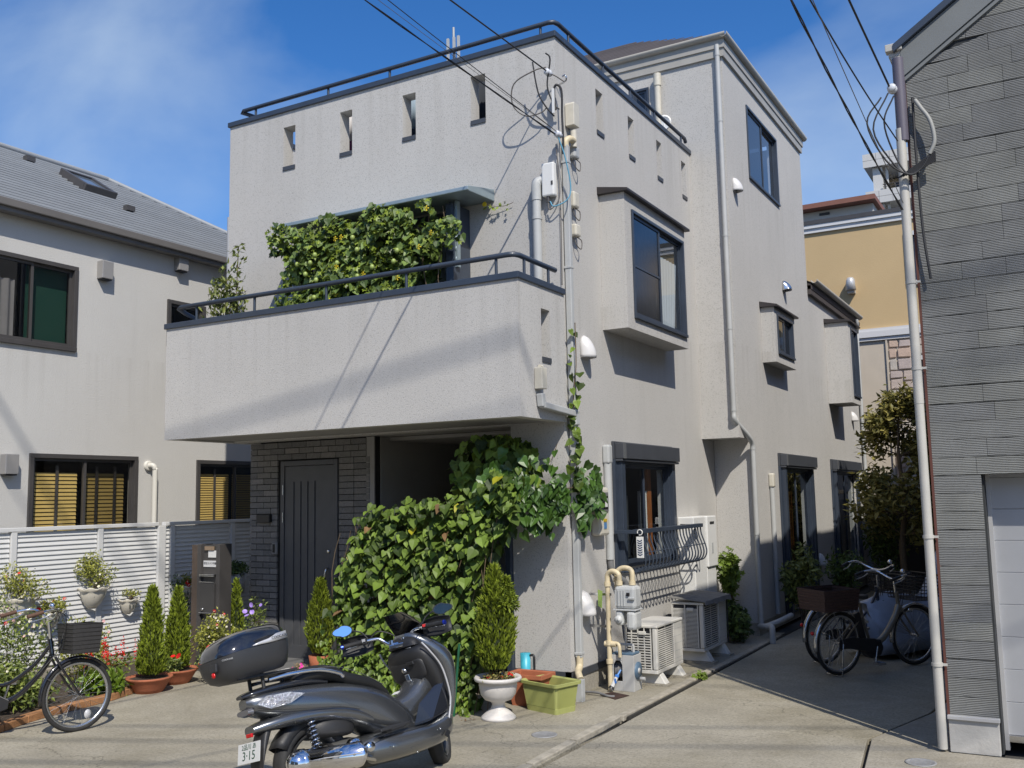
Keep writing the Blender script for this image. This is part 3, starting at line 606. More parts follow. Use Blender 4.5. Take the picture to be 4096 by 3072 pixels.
mb = MB(); mb.tube([(RX, RY0, rz(RX)+.035), (RX, RY1, rz(RX)+.035)], .045, 8); mb.tube([(RX, RY1, rz(RX)+.035), (-10.8, 13.6, rz(-10.8)+.03)], .04, 8); ob('ridge_cap', mb, TILE, rf)
def onroof(x, y, h=0.0): return Vector((x+h*.5, y, rz(x)+h))
for x, y in ((-13.35, 8.80), (-12.0, 9.55)):
    m_ = MB(); m_.box(x-.05, x+.05, y-.07, y+.07, rz(x)+.02, rz(x)+.10); ob('snow_guard', m_, BRONZE, rf)
# skylight lying on the slope
sx = Vector((1, 0, -.6)).normalized(); sn = Vector((.6, 0, 1)).normalized(); Rm = Matrix((sx, Vector((0, 1, 0)), sn)).transposed()
c0 = Vector((-12.80, 9.40, rz(-12.80)))+sn*.07
m_ = MB()
for dx, dy, lx, ly in ((-.33, 0, .06, .56), (.33, 0, .06, .56), (0, -.25, .60, .06), (0, .25, .60, .06)): m_.obox(c0+sx*dx+Vector((0, dy, 0)), (lx, ly, .12), Rm)
sk = ob('skylight', m_, BRONZE, rf, bevel=.008)
m_ = MB(); m_.obox(c0+sn*.02, (.60, .44, .02), Rm); ob('pane', m_, M('skylight glass', (0.10, 0.13, 0.17), .03, spec=1.0), sk)
# eaves: fascia gutter and soffit
GDK = M('taupe gutter', (0.135, 0.125, 0.115), .5, var=.1, vs=2)
mb = MB(); mb.box(-10.93, -10.82, -1.4, 13.55, 5.44, 5.56); mb.box(-10.86, -10.78, -1.45, 13.6, 5.50, 5.60); ob('gutter', mb, GDK, LH, bevel=.012)
mb = MB(); mb.box(-11.0+.001, -10.93, -1.4, 13.5, 5.46, 5.54); ob('soffit', mb, GDK, LH)
BLIND = M('yellow blind slat', (0.52, 0.375, 0.125), .55, var=.06, vs=4, trans=.15)
def blinds(parent, y0, y1, z0, z1, n, xx):
    for k in range(n):
        z = z0+(z1-z0)*k/n; hh = (z1-z0)/n*.80; m_ = MB(); m_.add([(xx, y0, z), (xx, y1, z), (xx-.012, y1, z+hh), (xx-.012, y0, z+hh)], [(0, 1, 2, 3)]); ob('blind_slat', m_, BLIND, parent)
NG = (Mglass('neighbour glass', (0.97, 0.97, 0.95), .05), Mglass('neighbour glass dim', (0.62, 0.62, 0.60), .06))
def bwindow(y0, y1, z0, z1, split, panes=NG): return window(LH, 'x', XL, y0, y1, z0, z1, split=split, mat=BRONZE, panes=panes, fw=.055, proud=.03)
a = bwindow(7.42, 8.97, .95, 2.54, (.5,)); blinds(a, 7.55, 8.14, 1.30, 2.34, 21, XL-.09); blinds(a, 8.24, 8.88, 1.30, 2.34, 21, XL-.12)
for yy in (7.84, 8.42, 8.70): m_ = MB(); m_.box(XL-.085, XL-.07, yy-.018, yy+.018, 1.2, 2.42); ob('blind_tape', m_, BRONZE, a)
b = bwindow(10.05, 11.85, .95, 2.52, (.42,)); blinds(b, 10.16, 10.75, 1.3, 2.35, 30, XL-.09); m_ = MB(); m_.box(XL-.085, XL-.07, 10.44, 10.475, 1.2, 2.42); ob('blind_tape', m_, BRONZE, b); blinds(b, 10.88, 11.7, 1.3, 2.35, 30, XL-.15)
c = bwindow(5.95, 7.96, 3.90, 4.97, (.70,), (NG[1], NG[1])); curtain(c, 'x', XL-.12, 6.2, 7.2, 3.95, 4.70, M('grey curtain', (.30, .29, .30), .9, var=.1), 8)
m_ = MB(); m_.box(XL-.15, XL-.14, 7.36, 7.93, 3.95, 4.92); ob('green_roller_blind', m_, M('green blind', (0.014, 0.085, 0.060), .8), c)
d = bwindow(9.46, 10.12, 4.16, 4.80, ())
for y, z, g in ((8.355, 5.02, 0), (9.63, 5.38, 0), (7.11, 2.42, 0)):
    m_ = MB(); m_.box(XL+.001, XL+.12, y-.085, y+.085, z-.12, z+.12); lo = ob('vent_hood', m_, M('grey metal hood', (0.33, 0.32, 0.31), .4, .3), LH, bevel=.008)
    m_ = MB(); m_.box(XL+.01, XL+.105, y-.07, y+.07, z-.135, z-.119); ob('vent_mouth', m_, BLACK, lo)
mb = MB(); mb.lathe([(.07, 0), (.07, .03), (.05, .035), (.0001, .035)], (XL, 9.17, 2.44), 16, 'x'); mb.tube(smoothpath([(XL+.03, 9.17, 2.44), (XL+.08, 9.19, 2.44), (XL+.10, 9.21, 2.38), (XL+.10, 9.21, 2.2), (XL+.10, 9.21, .2)], 4), .036, 10); ob('duct', mb, M('ivory pipe', (.60, .58, .52), .5), LH)
mb = MB(); mb.box(XL+.001, XL+.02, -1, 13.3, 0, .3); ob('base_course', mb, CONC2, LH)

# ================================================================== white louvre fence
XF = -10.0
FN = E('fence', 'white louvred metal fence hung with flower pots between the garden bed and the pale house', 'fence', (XF, 7.5, 0))
mb = MB(); mb.box(XF-.07, XF+.07, 3.9, 10.6, 0, .13); ob('kerb_base', mb, CONC2, FN, bevel=.008)
posts = [(4.55, .045), (5.50, .045), (6.57, .045), (7.66, .045), (8.55, .075), (8.73, .045), (9.76, .045), (10.6, .045)]
for y, hw in posts: m_ = MB(); m_.box(XF-.03, XF+(.045 if hw > .05 else .035), y-hw*.75, y+hw*.75, .13, 1.64); ob('post', m_, WHITEP, FN, bevel=.004)
for y0, y1 in ((4.0, 8.50), (8.60, 10.6)): m_ = MB(); m_.box(XF-.035, XF+.04, y0, y1, 1.642, 1.685); ob('top_rail', m_, WHITEP, FN, bevel=.005)
ys = [(4.0, 4.51), (4.59, 5.46), (5.54, 6.53), (6.61, 7.62), (7.70, 8.49), (8.61, 8.69), (8.77, 9.72), (9.80, 10.58)]
meshes = {}
for y0, y1 in ys:
    wd = round(y1-y0, 2)
    if wd not in meshes:
        m_ = MB(); m_.prism([(-.016, .006), (.012, -.004), (.013, .002), (-.002, .046), (-.008, .049), (-.016, .046)], 1, 0, wd); meshes[wd] = m_.mesh('slat', WHITEP)
    for k in range(28):
        s_ = link('slat', meshes[wd], FN); s_.matrix_parent_inverse = Matrix.Translation((-XF, -7.5, 0)); s_.location = (XF, y0, .158+k*.0528)
# ================================================================== right hand building with ribbed tile siding
RB = E('tiled_garage_building', 'dark grey ribbed tile building with sloping roof edge and silver garage shutter', 'building', (1.0, 9.0, 0))
YR, XR = 7.96, -.885
def gable(x): return 5.42+.67*(x-XR)
mb = MB()
pts = [(XR+.012, .25), (-.56, .25), (-.56, 2.11), (3.2, 2.11), (3.2, gable(3.2)-.05), (XR+.012, gable(XR+.012)-.05)]
mb.prism(pts, 1, YR+.012, YR+.05); mb2 = MB(); mb2.box(XR+.012, XR+.05, YR+.051, 20.5, 0, 5.36); ob('lane_side_wall', mb2, M('pale side render', (.24, .235, .22), .9, var=.06), RB); mb.box(3.15, 3.2, YR+.051, 20.5, 0, 8.0)
mb.box(-.56, -.55, YR+.05, YR+.32, 0, 2.2); mb.box(-.55, 3.15, YR+.06, YR+.32, 2.112, 2.2); mb.box(XR+.051, 3.149, 20.4, 20.5, 0, 5.4); ob('wall', mb, M('siding mortar', (0.030, 0.033, 0.035), .9), RB)
# ribbed tiles: each one its own piece, with running bond offsets
def ribmat(i, c):
    mt = M('ribbed tile %d' % i, c, .85, var=.18, vs=2.5, speck=.15, ss=80, spec=.2)
    t = mt.node_tree; l = t.links.new; p = [n for n in t.nodes if n.type == 'BSDF_PRINCIPLED'][0]
    g = N(t, 'ShaderNodeNewGeometry'); nz = N(t, 'ShaderNodeTexNoise'); nz.inputs['Scale'].default_value = 9; sp = N(t, 'ShaderNodeSeparateXYZ'); l(g.outputs['Position'], nz.inputs['Vector']); l(g.outputs['Position'], sp.inputs['Vector'])
    a = N(t, 'ShaderNodeMath', operation='MULTIPLY_ADD'); l(nz.outputs['Fac'], a.inputs[0]); a.inputs[1].default_value = .012; l(sp.outputs['Z'], a.inputs[2])
    b_ = N(t, 'ShaderNodeMath', operation='MULTIPLY'); l(a.outputs[0], b_.inputs[0]); b_.inputs[1].default_value = 2*math.pi/.0125
    s = N(t, 'ShaderNodeMath', operation='SINE'); l(b_.outputs[0], s.inputs[0])
    bp = N(t, 'ShaderNodeBump'); bp.inputs['Strength'].default_value = 1.0; bp.inputs['Distance'].default_value = .0034; l(s.outputs[0], bp.inputs['Height']); l(bp.outputs['Normal'], p.inputs['Normal']); return mt
RT = [ribmat(0, (0.20, 0.205, 0.20)), ribmat(1, (0.185, 0.19, 0.19)), ribmat(2, (0.215, 0.22, 0.21))]
z = .262; row = 0
while z < 6.1:
    x = XR; h = .134; zt = z+h
    xmax = .28 if z < 2.0 else .62
    while x < xmax:
        wd = random.choice((.30, .38, .45, .6, .72)); x1 = x+wd
        lim = -.56 if zt <= 2.13 else 3.2
        if x1 > lim-.1: x1 = lim
        if x1 > xmax+.3 and lim > 1: x1 = xmax+.3
        if gable(x1) < z+.30: x = x1; continue
        pr = random.uniform(.0, .002); jz = random.uniform(-.0025, .0025)
        if gable(x) > zt+.22: P4 = [(x+.0012, z+jz), ((x+x1)/2, z+random.uniform(-.002, .003)), (x1-.0012, z+jz*.5), (x1-.0012, zt-.004), (x+.0012, zt-.004)]
        else:
            xa = max(x, XR+(z+.22-5.42)/.67); P4 = [(xa, z), (x1-.002, z), (x1-.002, min(zt-.004, gable(x1)-.22)), (xa, min(zt-.004, max(z+.01, gable(xa)-.22)))]
        m_ = MB(); m_.prism(P4, 1, YR-pr, YR+.013); ob('tile', m_, random.choice(RT), RB)
        if x1 >= lim: break
        x = x1
    z += h; row += 1
GBOARD = M('grey barge board', (0.155, 0.165, 0.165), .6, var=.06, vs=3)
mb = MB(); mb.prism([(XR-.02, gable(XR-.02)-.27), (3.3, gable(3.3)-.27), (3.3, gable(3.3)-.035), (XR-.02, gable(XR-.02)-.035)], 1, YR-.035, YR+.03); ob('barge_board', mb, GBOARD, RB)
mb = MB(); mb.prism([(XR-.02, gable(XR-.02)-.31), (3.3, gable(3.3)-.31), (3.3, gable(3.3)-.275), (XR-.02, gable(XR-.02)-.275)], 1, YR-.022, YR+.03); ob('barge_trim', mb, GBOARD, RB)
mb = MB(); mb.prism([(XR-.07, gable(XR-.07)-.03), (3.4, gable(3.4)-.03), (3.4, gable(3.4)+.035), (XR-.07, gable(XR-.07)+.035)], 1, YR-.07, 20.6); ob('roof', mb, NAVY, RB, bevel=.004)
CRG = M('cream gutter', (0.46, 0.445, 0.405), .5, var=.08, vs=3)
mb = MB(); mb.box(XR-.11, XR-.005, YR-.03, 20.5, 5.32, 5.40); mb.box(XR-.13, XR-.005, YR-.06, YR+.02, 5.36, 5.42); mb.prism([(XR-.10, 5.32), (XR-.005, 5.32), (XR-.005, 5.12), (XR-.05, 5.16)], 1, YR-.03, YR+.06); ob('gutter', mb, CRG, RB, bevel=.005)
mb = MB(); mb.tube([(XR-.045, YR-.02, 5.30), (XR-.045, YR-.02, 4.62)], .045, 10); ob('conduit_cover', mb, M('violet grey duct', (0.11, 0.10, 0.13), .5), RB)
mb = MB(); mb.tube([(XR-.06, YR-.03, 4.72), (XR-.06, YR-.03, 2.55)], .036, 10); mb.tube([(XR-.06, YR-.03, 2.55), (XR-.06, YR-.03, .02)], .034, 10); dp = ob('downpipe', mb, CRG, RB)
for z in (3.49, 2.82, 1.55, .62): m_ = MB(); m_.tube([(XR-.06, YR-.03, z-.012), (XR-.06, YR-.03, z+.012)], .041, 10); m_.box(XR-.03, XR+.01, YR-.04, YR-.02, z-.008, z+.008); ob('pipe_clip', m_, CRG, dp)
mb = MB(); mb.box(XR-.018, XR+.011, YR+.0, YR+.06, .02, 5.1); ob('edge_trim', mb, M('rust brown trim', (0.10, 0.035, 0.025), .7), RB)
mb = MB(); mb.box(XR-.012, -.565, YR-.022, YR+.05, 0, .235); ob('plinth', mb, M('pale plinth render', (.42, .41, .385), .9, var=.10, vs=5, bump=.3, bs=40, streak=.4), RB, bevel=.004)
mb = MB(); mb.box(XR-.016, -.556, YR-.045, YR+.0, .235, .262); ob('flashing', mb, M('pale aluminium', (0.50, 0.50, 0.50), .4, .3), RB, bevel=.003)
SHM = M('silver shutter', (0.42, 0.43, 0.45), .40, .35, var=.06, vs=1.2)
for k in range(9):
    z0 = .10+k*.235; m_ = MB(); m_.prism([(YR+.25, z0), (YR+.245, z0+.005), (YR+.245, z0+.231), (YR+.25, z0+.2345), (YR+.27, z0+.2345), (YR+.27, z0)], 0, -.53, 3.1); ob('shutter_slat', m_, SHM, RB)
mb = MB(); mb.box(-.548, -.52, YR+.20, YR+.30, .0, 2.11); ob('shutter_guide', mb, M('pale aluminium', (0.5, .5, .5)), RB)
mb = MB(); mb.box(-.53, 3.1, YR+.22, YR+.30, .055, .10); ob('shutter_bottom_bar', mb, STEEL, RB)
# taller rear wing of that plot, behind the gutter line
mb = MB(); mb.box(-.86, 6, 20.6, 30, 0, 6.4); 
RW = tag(ob('rear_building', mb, M('shaded rear wall', (0.30, 0.29, 0.27), .9, var=.05)), 'plain rear building past the tiled one at the end of the lane', 'building')

# ================================================================== buildings beyond
YE = M('yellow ochre render', (0.50, 0.365, 0.195), .9, var=.05, vs=.6, bump=.3, bs=30)
CRW = M('cream render', (0.50, 0.44, 0.36), .9, var=.04)
TRW = M('white cornice', (0.58, 0.58, 0.58), .6)
OB = E('ochre_building', 'yellow ochre building with white cornice and a pink stone panel beyond the lane', 'building', (-4, 25, 0)); YO = 24.0
mb = MB(); sheet(mb, 'y', YO, .2, -7.0, 1.5, 5.71, 8.22, [(-2.83, -1.6, 6.75, 7.83)]); mb.box(-6.99, 1.49, YO+3.0, YO+8, 0, 8.2); mb.box(-7, -6.8, YO+.21, YO+8, 0, 8.2); mb.box(1.3, 1.5, YO+.21, YO+8, 0, 8.2); ob('upper_wall', mb, YE, OB)
mb = MB(); sheet(mb, 'y', YO, .2, -7.0, 1.5, 0, 5.42, [(-2.83, -1.5, 2.6, 4.88)]); ob('lower_wall', mb, CRW, OB)
mb = MB(); mb.box(-7.03, 1.53, YO-.06, YO+.2, 5.42, 5.50); mb.box(-7.06, 1.56, YO-.10, YO+.2, 5.50, 5.64); mb.box(-7.03, 1.53, YO-.07, YO+.2, 5.64, 5.71); ob('string_course', mb, TRW, OB)
mb = MB(); mb.box(-7.04, 1.54, YO-.06, YO+.2, 8.22, 8.33); mb.box(-7.08, 1.58, YO-.10, YO+.2, 8.33, 8.42); ob('cornice', mb, TRW, OB)
mb = MB(); mb.box(-7.10, 1.60, YO-.12, YO+8, 8.42, 8.52); ob('roof_edge', mb, BRONZE, OB)
for (z0, z1, xr) in ((6.75, 7.83, -1.6), (2.6, 4.88, -1.5)):
    m_ = MB(); m_.box(-2.93, -2.83, YO-.05, YO+.06, z0-.1, z1+.1); m_.box(xr, xr+.1, YO-.05, YO+.06, z0-.1, z1+.1); m_.box(-2.83, xr, YO-.05, YO+.06, z1, z1+.1); m_.box(-2.83, xr, YO-.05, YO+.06, z0-.1, z0); fr = ob('window', m_, TRW, OB)
    m_ = MB(); m_.box(-2.83, xr, YO+.05, YO+.07, z0, z1); ob('pane', m_, M('far dark glass', (.03, .03, .04), .08), fr)
    m_ = MB(); m_.box((-2.83+xr)/2-.04, (-2.83+xr)/2+.04, YO-.0, YO+.05, z0, z1); ob('sash', m_, BRONZE, fr)
mb = MB()
for k in range(7):
    r_ = .13+.05*k/6; mb
pr = [(.001, .15), (.07, .145), (.10, .07), (.125, -.16), (.12, -.16), (.09, -.15), (.001, -.15)]
mb.lathe(pr, (-4.18, YO-.18, 6.82), 14); mb.box(-4.26, -4.10, YO-.18, YO, 6.6, 6.95); ob('wall_lamp', mb, M('pale aluminium', (.5, .5, .5)), OB, bevel=0)
STN = [M('stone %d' % i, c, .9, var=.12, vs=6, bump=.6, bs=20) for i, c in enumerate(((.50, .42, .37), (.48, .44, .39), (.52, .39, .31), (.46, .39, .36), (.54, .49, .43)))]
def stonefill(x0, x1, z0, z1, d=0):
    w_, h_ = x1-x0, z1-z0
    if d > 1 and (w_ < .42 and h_ < .34 or (w_ < .5 and h_ < .3 and random.random() < .6)):
        m_ = MB(); g = .012; j = lambda: random.uniform(0, .02)
        m_.prism([(x0+g+j(), z0+g+j()), (x1-g-j(), z0+g+j()), (x1-g-j(), z1-g-j()), (x0+g+j(), z1-g-j())], 1, YO-.035-random.uniform(0, .02), YO+.001); ob('stone', m_, random.choice(STN), OB, bevel=.008); return
    t = random.uniform(.36, .64)
    if w_ > h_*1.15: stonefill(x0, x0+w_*t, z0, z1, d+1); stonefill(x0+w_*t, x1, z0, z1, d+1)
    else: stonefill(x0, x1, z0, z0+h_*t, d+1); stonefill(x0, x1, z0+h_*t, z1, d+1)
stonefill(-3.45, -2.94, 1.6, 5.40); stonefill(-2.80, -2.3, 5.0, 5.40); stonefill(-5.3, -4.3, 1.0, 2.6) 
mb = MB(); mb.box(-3.50, -3.46, YO-.05, YO+.01, 1.5, 5.41); ob('stone_edge_trim', mb, CRW, OB)
# brown roofed house behind it
BH = E('brown_roof_house', 'grey house with brown roof edge peeping over the ochre building', 'house', (-8, 36, 0)); YB2 = 34.0
mb = MB(); mb.box(-13, -5.15, YB2+.5, YB2+8, 0, 11.75); ob('wall', mb, M('grey white render', (.44, .44, .43), .9, var=.05), BH)
BRN = M('brown roof edge', (.20, .085, .06), .7, var=.1)
mb = MB(); mb.box(-13.5, -5.0, YB2, YB2+9, 11.76, 11.93); mb.add([(-13.5, YB2, 11.93), (-5.0, YB2, 11.93), (-6.5, YB2+4, 12.5), (-13.5, YB2+4, 12.5)], [(0, 1, 2, 3)]); mb.add([(-5.0, YB2, 11.93), (-5.0, YB2+9, 11.93), (-6.5, YB2+4, 12.5)], [(0, 1, 2)]); ob('roof', mb, BRN, BH)
mb = MB(); mb.box(-7.5, -6.1, YB2+.44, YB2+.5, 10.9, 11.42); fr = ob('window', mb, TRW, BH); mb = MB(); mb.box(-7.4, -6.82, YB2+.42, YB2+.438, 10.9, 11.34); ob('pane', mb, M('far dark glass', (.03, .03, .04)), fr); mb = MB(); mb.box(-6.77, -6.2, YB2+.42, YB2+.438, 10.9, 11.34); ob('pane', mb, MATS['far dark glass'], fr)
mb = MB(); mb.box(-6.95, -6.6, YB2+.45, YB2+.5, 11.58, 11.66); ob('vent', mb, BLACK, BH)
# white panelled tower with balconies
TW = E('panelled_tower', 'distant white panelled apartment tower with recessed balconies', 'building', (-7, 62, 0)); YT = 60.0
PAN = M('white wall panel', (.50, .50, .49), .7, var=.05, vs=.5)
mb = MB(); mb.box(-8.9, 2, YT+3, YT+14, 0, 21.2); ob('core_wall', mb, M('ochre shaded wall', (.40, .34, .24), .9), TW)
for z0, z1, x0 in ((21.25, 22.08, -9.4), (18.98, 19.75, -9.35), (16.6, 17.4, -9.35), (14.3, 15.1, -9.35)):
    x = x0; i = 0
    m_ = MB(); m_.box(x0+.03, 2, YT+.05, YT+4, z0+.05, z1-.02); sl_ = ob('floor_slab', m_, PAN, TW)
    while x < 0:
        for zz0, zz1 in ((z0, (z0+z1)/2-.01), ((z0+z1)/2+.01, z1)):
            m_ = MB(); m_.box(x+.012, x+.76, YT, YT+.05, zz0, zz1); ob('panel', m_, PAN, sl_)
        x += .77
for z0, z1 in ((19.75, 21.25), (17.4, 18.98), (15.1, 16.6)):
    m_ = MB(); m_.box(-8.9, -8.35, YT+.3, YT+3, z0, z1); m_.box(-8.2, -8.05, YT+.5, YT+.65, z0, z1); ob('column', m_, PAN, TW)
    m_ = MB(); m_.box(-8.0, -6.9, YT+2.9, YT+2.99, z0+.1, z1-.35); w_ = ob('window', m_, M('blue far glass', (.05, .08, .16), .08), TW)
    for xx in (-8.0, -7.45, -6.9): m_ = MB(); m_.box(xx-.03, xx+.03, YT+2.86, YT+2.9, z0+.1, z1-.35); ob('mullion', m_, TRW, w_)
    m_ = MB(); m_.tube([(-8.35, YT+.15, z0+.35), (0, YT+.15, z0+.35)], .03, 6); m_.tube([(-8.35, YT+.15, z0+.2), (0, YT+.15, z0+.2)], .02, 6); ob('balcony_rail', m_, BRONZE, TW)
SHD = E('garden_shed', 'dark flat roofed shed in deep shade under the dogwood tree', 'shed', (-2.2, 20.8, 0))
mb = MB(); mb.box(-3.25, -1.0, 20.2, 21.6, 0, 1.84); ob('wall', mb, M('dark stained boards', (.04, .036, .032), .8, var=.2, vs=4), SHD); mb = MB(); mb.box(-3.35, -.9, 20.05, 21.7, 1.845, 1.93); ob('roof', mb, BRONZE, SHD, bevel=.01)
mb = MB(); mb.box(-2.0, -1.3, 20.17, 20.199, .05, 1.7); ob('door', mb, BRONZE, SHD)
# lane end wall and dark outbuilding
mb = MB(); mb.box(-8, 1.5, 22.6, 22.75, 0, 1.72); bw = tag(ob('boundary_wall', mb, M('block wall', (.22, .21, .19), .9, var=.2, vs=3, streak=.3)), 'low block wall closing the far end of the lane', 'wall')
for i in range(9):
    for j in range(14):
        m_ = MB() if not (i or j) else None
        if m_: m_.box(0, .385, 0, .02, 0, .185); bk = m_.mesh('block', MATS['block wall'])
        x = -4.2+j*.395+(i % 2)*.19
        if x > 1.0: continue
        q = link('block', bk, bw); q.location = (x, 22.585, .01+i*.19)
# ================================================================== things fixed to the walls
def hood(parent, x, y, z, mat, wd=.085, ht=.20, dp=.12, axis='x'):
    """arched vent hood: round top, open bottom"""
    m_ = MB(); rings = []; n = 10
    for j in range(9):
        s_ = j/8; zz = z+ht*(1-s_)-ht*.4; hw = wd*math.sqrt(max(0, 1-(1-min(1, s_*1.9))**2)) if s_*1.9 < 1 else wd
        dd = dp*(.10+.90*math.sin(min(1, s_*1.05)*math.pi/2)**.8)*(0.25 if j == 0 else 1)
        rings.append([(x+dd*math.sin(math.pi*i/n), y-hw*math.cos(math.pi*i/n), zz) for i in range(n+1)])
    m_.loft(rings, True, False, False)
    h_ = ob('vent_hood', m_, mat, parent); b = h_.modifiers.new('th', 'SOLIDIFY'); b.thickness = .004
    m_ = MB(); m_.box(x+.001, x+.007, y-wd*1.02, y+wd*1.02, z-ht*.42, z+ht*.12); ob('hood_plate', m_, mat, h_)
    return h_
HOODS = M('brushed hood', (.52, .52, .52), .35, .5)
hood(H, WS, 9.05, 3.42, M('white hood', (.62, .61, .60), .35), .095, .24, .13)
hood(H, WS, 8.86, .83, MATS['white hood'], .095, .24, .13)
hood(H, -3.75, 13.0, 6.16, MATS['white hood'], .085, .20, .12); hood(H, -3.75, 15.5, 5.18, STEEL, .09, .17, .13); hood(H, -3.76, 20.7, 3.40, MATS['white hood'], .09, .2, .12); hood(H, -3.75, 17.0, .75, MATS['white hood'], .09, .2, .12)
# rainwater pipe on the corner of the house, with hopper and elbows
mb = MB(); mb.rtube([(-4.225, 8.655, .36), (-4.225, 8.655, 5.48)], .033, .030)
dp = ob('corner_downpipe', mb, PVC, H, bevel=.008)
for z in (.40, 1.72, 2.60, 2.72, 4.20, 5.30): m_ = MB(); m_.box(-4.262, -4.188, 8.618, 8.692, z-.012, z+.012); ob('pipe_joint', m_, PVC, dp, bevel=.003)
mb = MB(); mb.box(-4.262, -4.17, 8.61, 8.70, 2.60, 2.76); ob('junction', mb, PVC, dp, bevel=.014)
mb = MB(); mb.tube(smoothpath([(-4.225, 8.655, .38), (-4.225, 8.65, .28), (-4.20, 8.56, .245), (-4.15, 8.47, .235), (-4.12, 8.44, .20)], 5), .034, 10); ob('elbow', mb, CREAM, dp)
mb = MB(); mb.box(-4.155, -4.085, 8.40, 8.47, -.01, .20); ob('pipe_foot', mb, PVC, dp, bevel=.006)
mb = MB(); mb.tube(smoothpath([(-4.225, 8.655, 5.46), (-4.225, 8.655, 5.52), (-4.20, 8.70, 5.56), (-4.20, 8.79, 5.565)], 4), .036, 10); ob('elbow', mb, CREAM, dp)
mb = MB(); mb.tube([(-4.20, 8.80, 5.50), (-4.20, 8.80, 5.68)], .034, 10); mb.prism([(8.735, 5.72), (8.865, 5.72), (8.865, 5.95), (8.85, 5.97), (8.75, 5.97), (8.735, 5.95)], 0, -4.262, -4.16); ob('hopper', mb, CREAMW, dp, bevel=.006)
mb = MB(); mb.rtube([(-4.20, 7.93, 2.86), (-4.20, 7.95, 2.74)], .032, .032); mb.rtube([(-4.20, 7.95, 2.755), (-4.20, 8.63, 2.715)], .034, .030); ob('balcony_drain', mb, PVC, dp, bevel=.008)
mb = MB(); mb.box(-4.238, -4.155, 7.885, 7.985, 2.90, 3.10); mb.tube([(-4.20, 7.92, 3.115), (-4.20, 7.97, 3.115)], .018, 8); ob('balcony_hopper', mb, CREAMW, dp, bevel=.006)
# air conditioning ducts
def duct(path, r, mat=PVC, name='duct_cover', capz=None):
    m_ = MB(); m_.tube(path, r, 12); d_ = ob(name, m_, mat, H); return d_
d = duct([(-4.49, 8.49, 3.96), (-4.49, 8.49, 4.98)], .046, MATS['grey pvc'])
mb = MB(); mb.tube(smoothpath([(-4.49, 8.49, 4.90), (-4.49, 8.49, 5.06), (-4.47, 8.51, 5.10), (-4.42, 8.54, 5.11)], 4), .052, 12); ob('duct_elbow', mb, PVC, d)
mb = MB(); mb.tube([(-4.49, 8.49, 4.70), (-4.49, 8.49, 4.73)], .052, 12); ob('duct_joint', mb, PVC, d)
d = duct([(-4.23, 9.46, 1.24), (-4.23, 9.46, 2.26)], .042); mb = MB(); mb.box(-4.268, -4.185, 9.41, 9.51, 2.24, 2.44); ob('duct_cap', mb, PVC, d, bevel=.02)
mb = MB(); mb.tube(smoothpath([(-4.23, 9.46, 1.26), (-4.22, 9.47, 1.14), (-4.17, 9.56, 1.04), (-4.14, 9.64, .96), (-4.12, 9.72, .6)], 5), .034, 10); ob('flexible_duct', mb, M('dark grey hose', (.16, .16, .16), .6), d)
d = duct([(-3.715, 14.05, .2), (-3.715, 14.05, 2.0)], .036); mb = MB(); mb.box(-3.748, -3.67, 14.0, 14.10, 1.98, 2.18); ob('duct_cap', mb, CREAMW, d, bevel=.02)
duct([(-8.93, 8.62, 2.7), (-8.93, 8.62, 5.48)], .035, MATS['pale aluminium'], 'side_duct')
# rear block downpipe with offset under the overhang
mb = MB(); mb.tube([(-3.80, 12.645, 8.1), (-3.80, 12.645, 7.99), (-3.80, 12.645, 2.95)], .034, 10)
mb.tube(smoothpath([(-3.80, 12.645, 2.96), (-3.79, 12.66, 2.86), (-3.72, 12.95, 2.68), (-3.705, 13.10, 2.58), (-3.705, 13.13, 2.48)], 5), .034, 10); mb.tube([(-3.705, 13.13, 2.48), (-3.705, 13.13, .12)], .034, 10); q = ob('rear_downpipe', mb, PVC, H)
for z in (7.95, 7.0, 5.38, 4.1, 3.0): m_ = MB(); m_.tube([(-3.80, 12.645, z-.012), (-3.80, 12.645, z+.012)], .039, 10); ob('pipe_joint', m_, PVC, q)
for z in (2.5, 1.35, .3): m_ = MB(); m_.tube([(-3.705, 13.13, z-.012), (-3.705, 13.13, z+.012)], .039, 10); ob('pipe_joint', m_, PVC, q)
mb = MB(); mb.box(-4.70, -4.66, 12.60, 12.68, 7.30, 7.36); mb.tube([(-4.68, 12.62, 7.1), (-4.68, 12.62, 7.72)], .045, 10); mb.tube([(-4.68, 12.62, 7.70), (-4.68, 12.62, 7.88)], .055, 10); ob('terrace_duct', mb, CREAMW, H)
# small dish by the terrace duct
mb = MB(); mb.lathe([(.001, .03), (.06, .022), (.12, 0), (.115, .003), (.001, .036)], (-4.60, 12.58, 7.12), 18, 'y'); mb.box(-4.61, -4.59, 12.6, 12.69, 7.0, 7.12); tag(ob('satellite_dish', mb, WHITE2), 'small white dish fixed below the pale duct on the tall rear block', 'satellite dish')
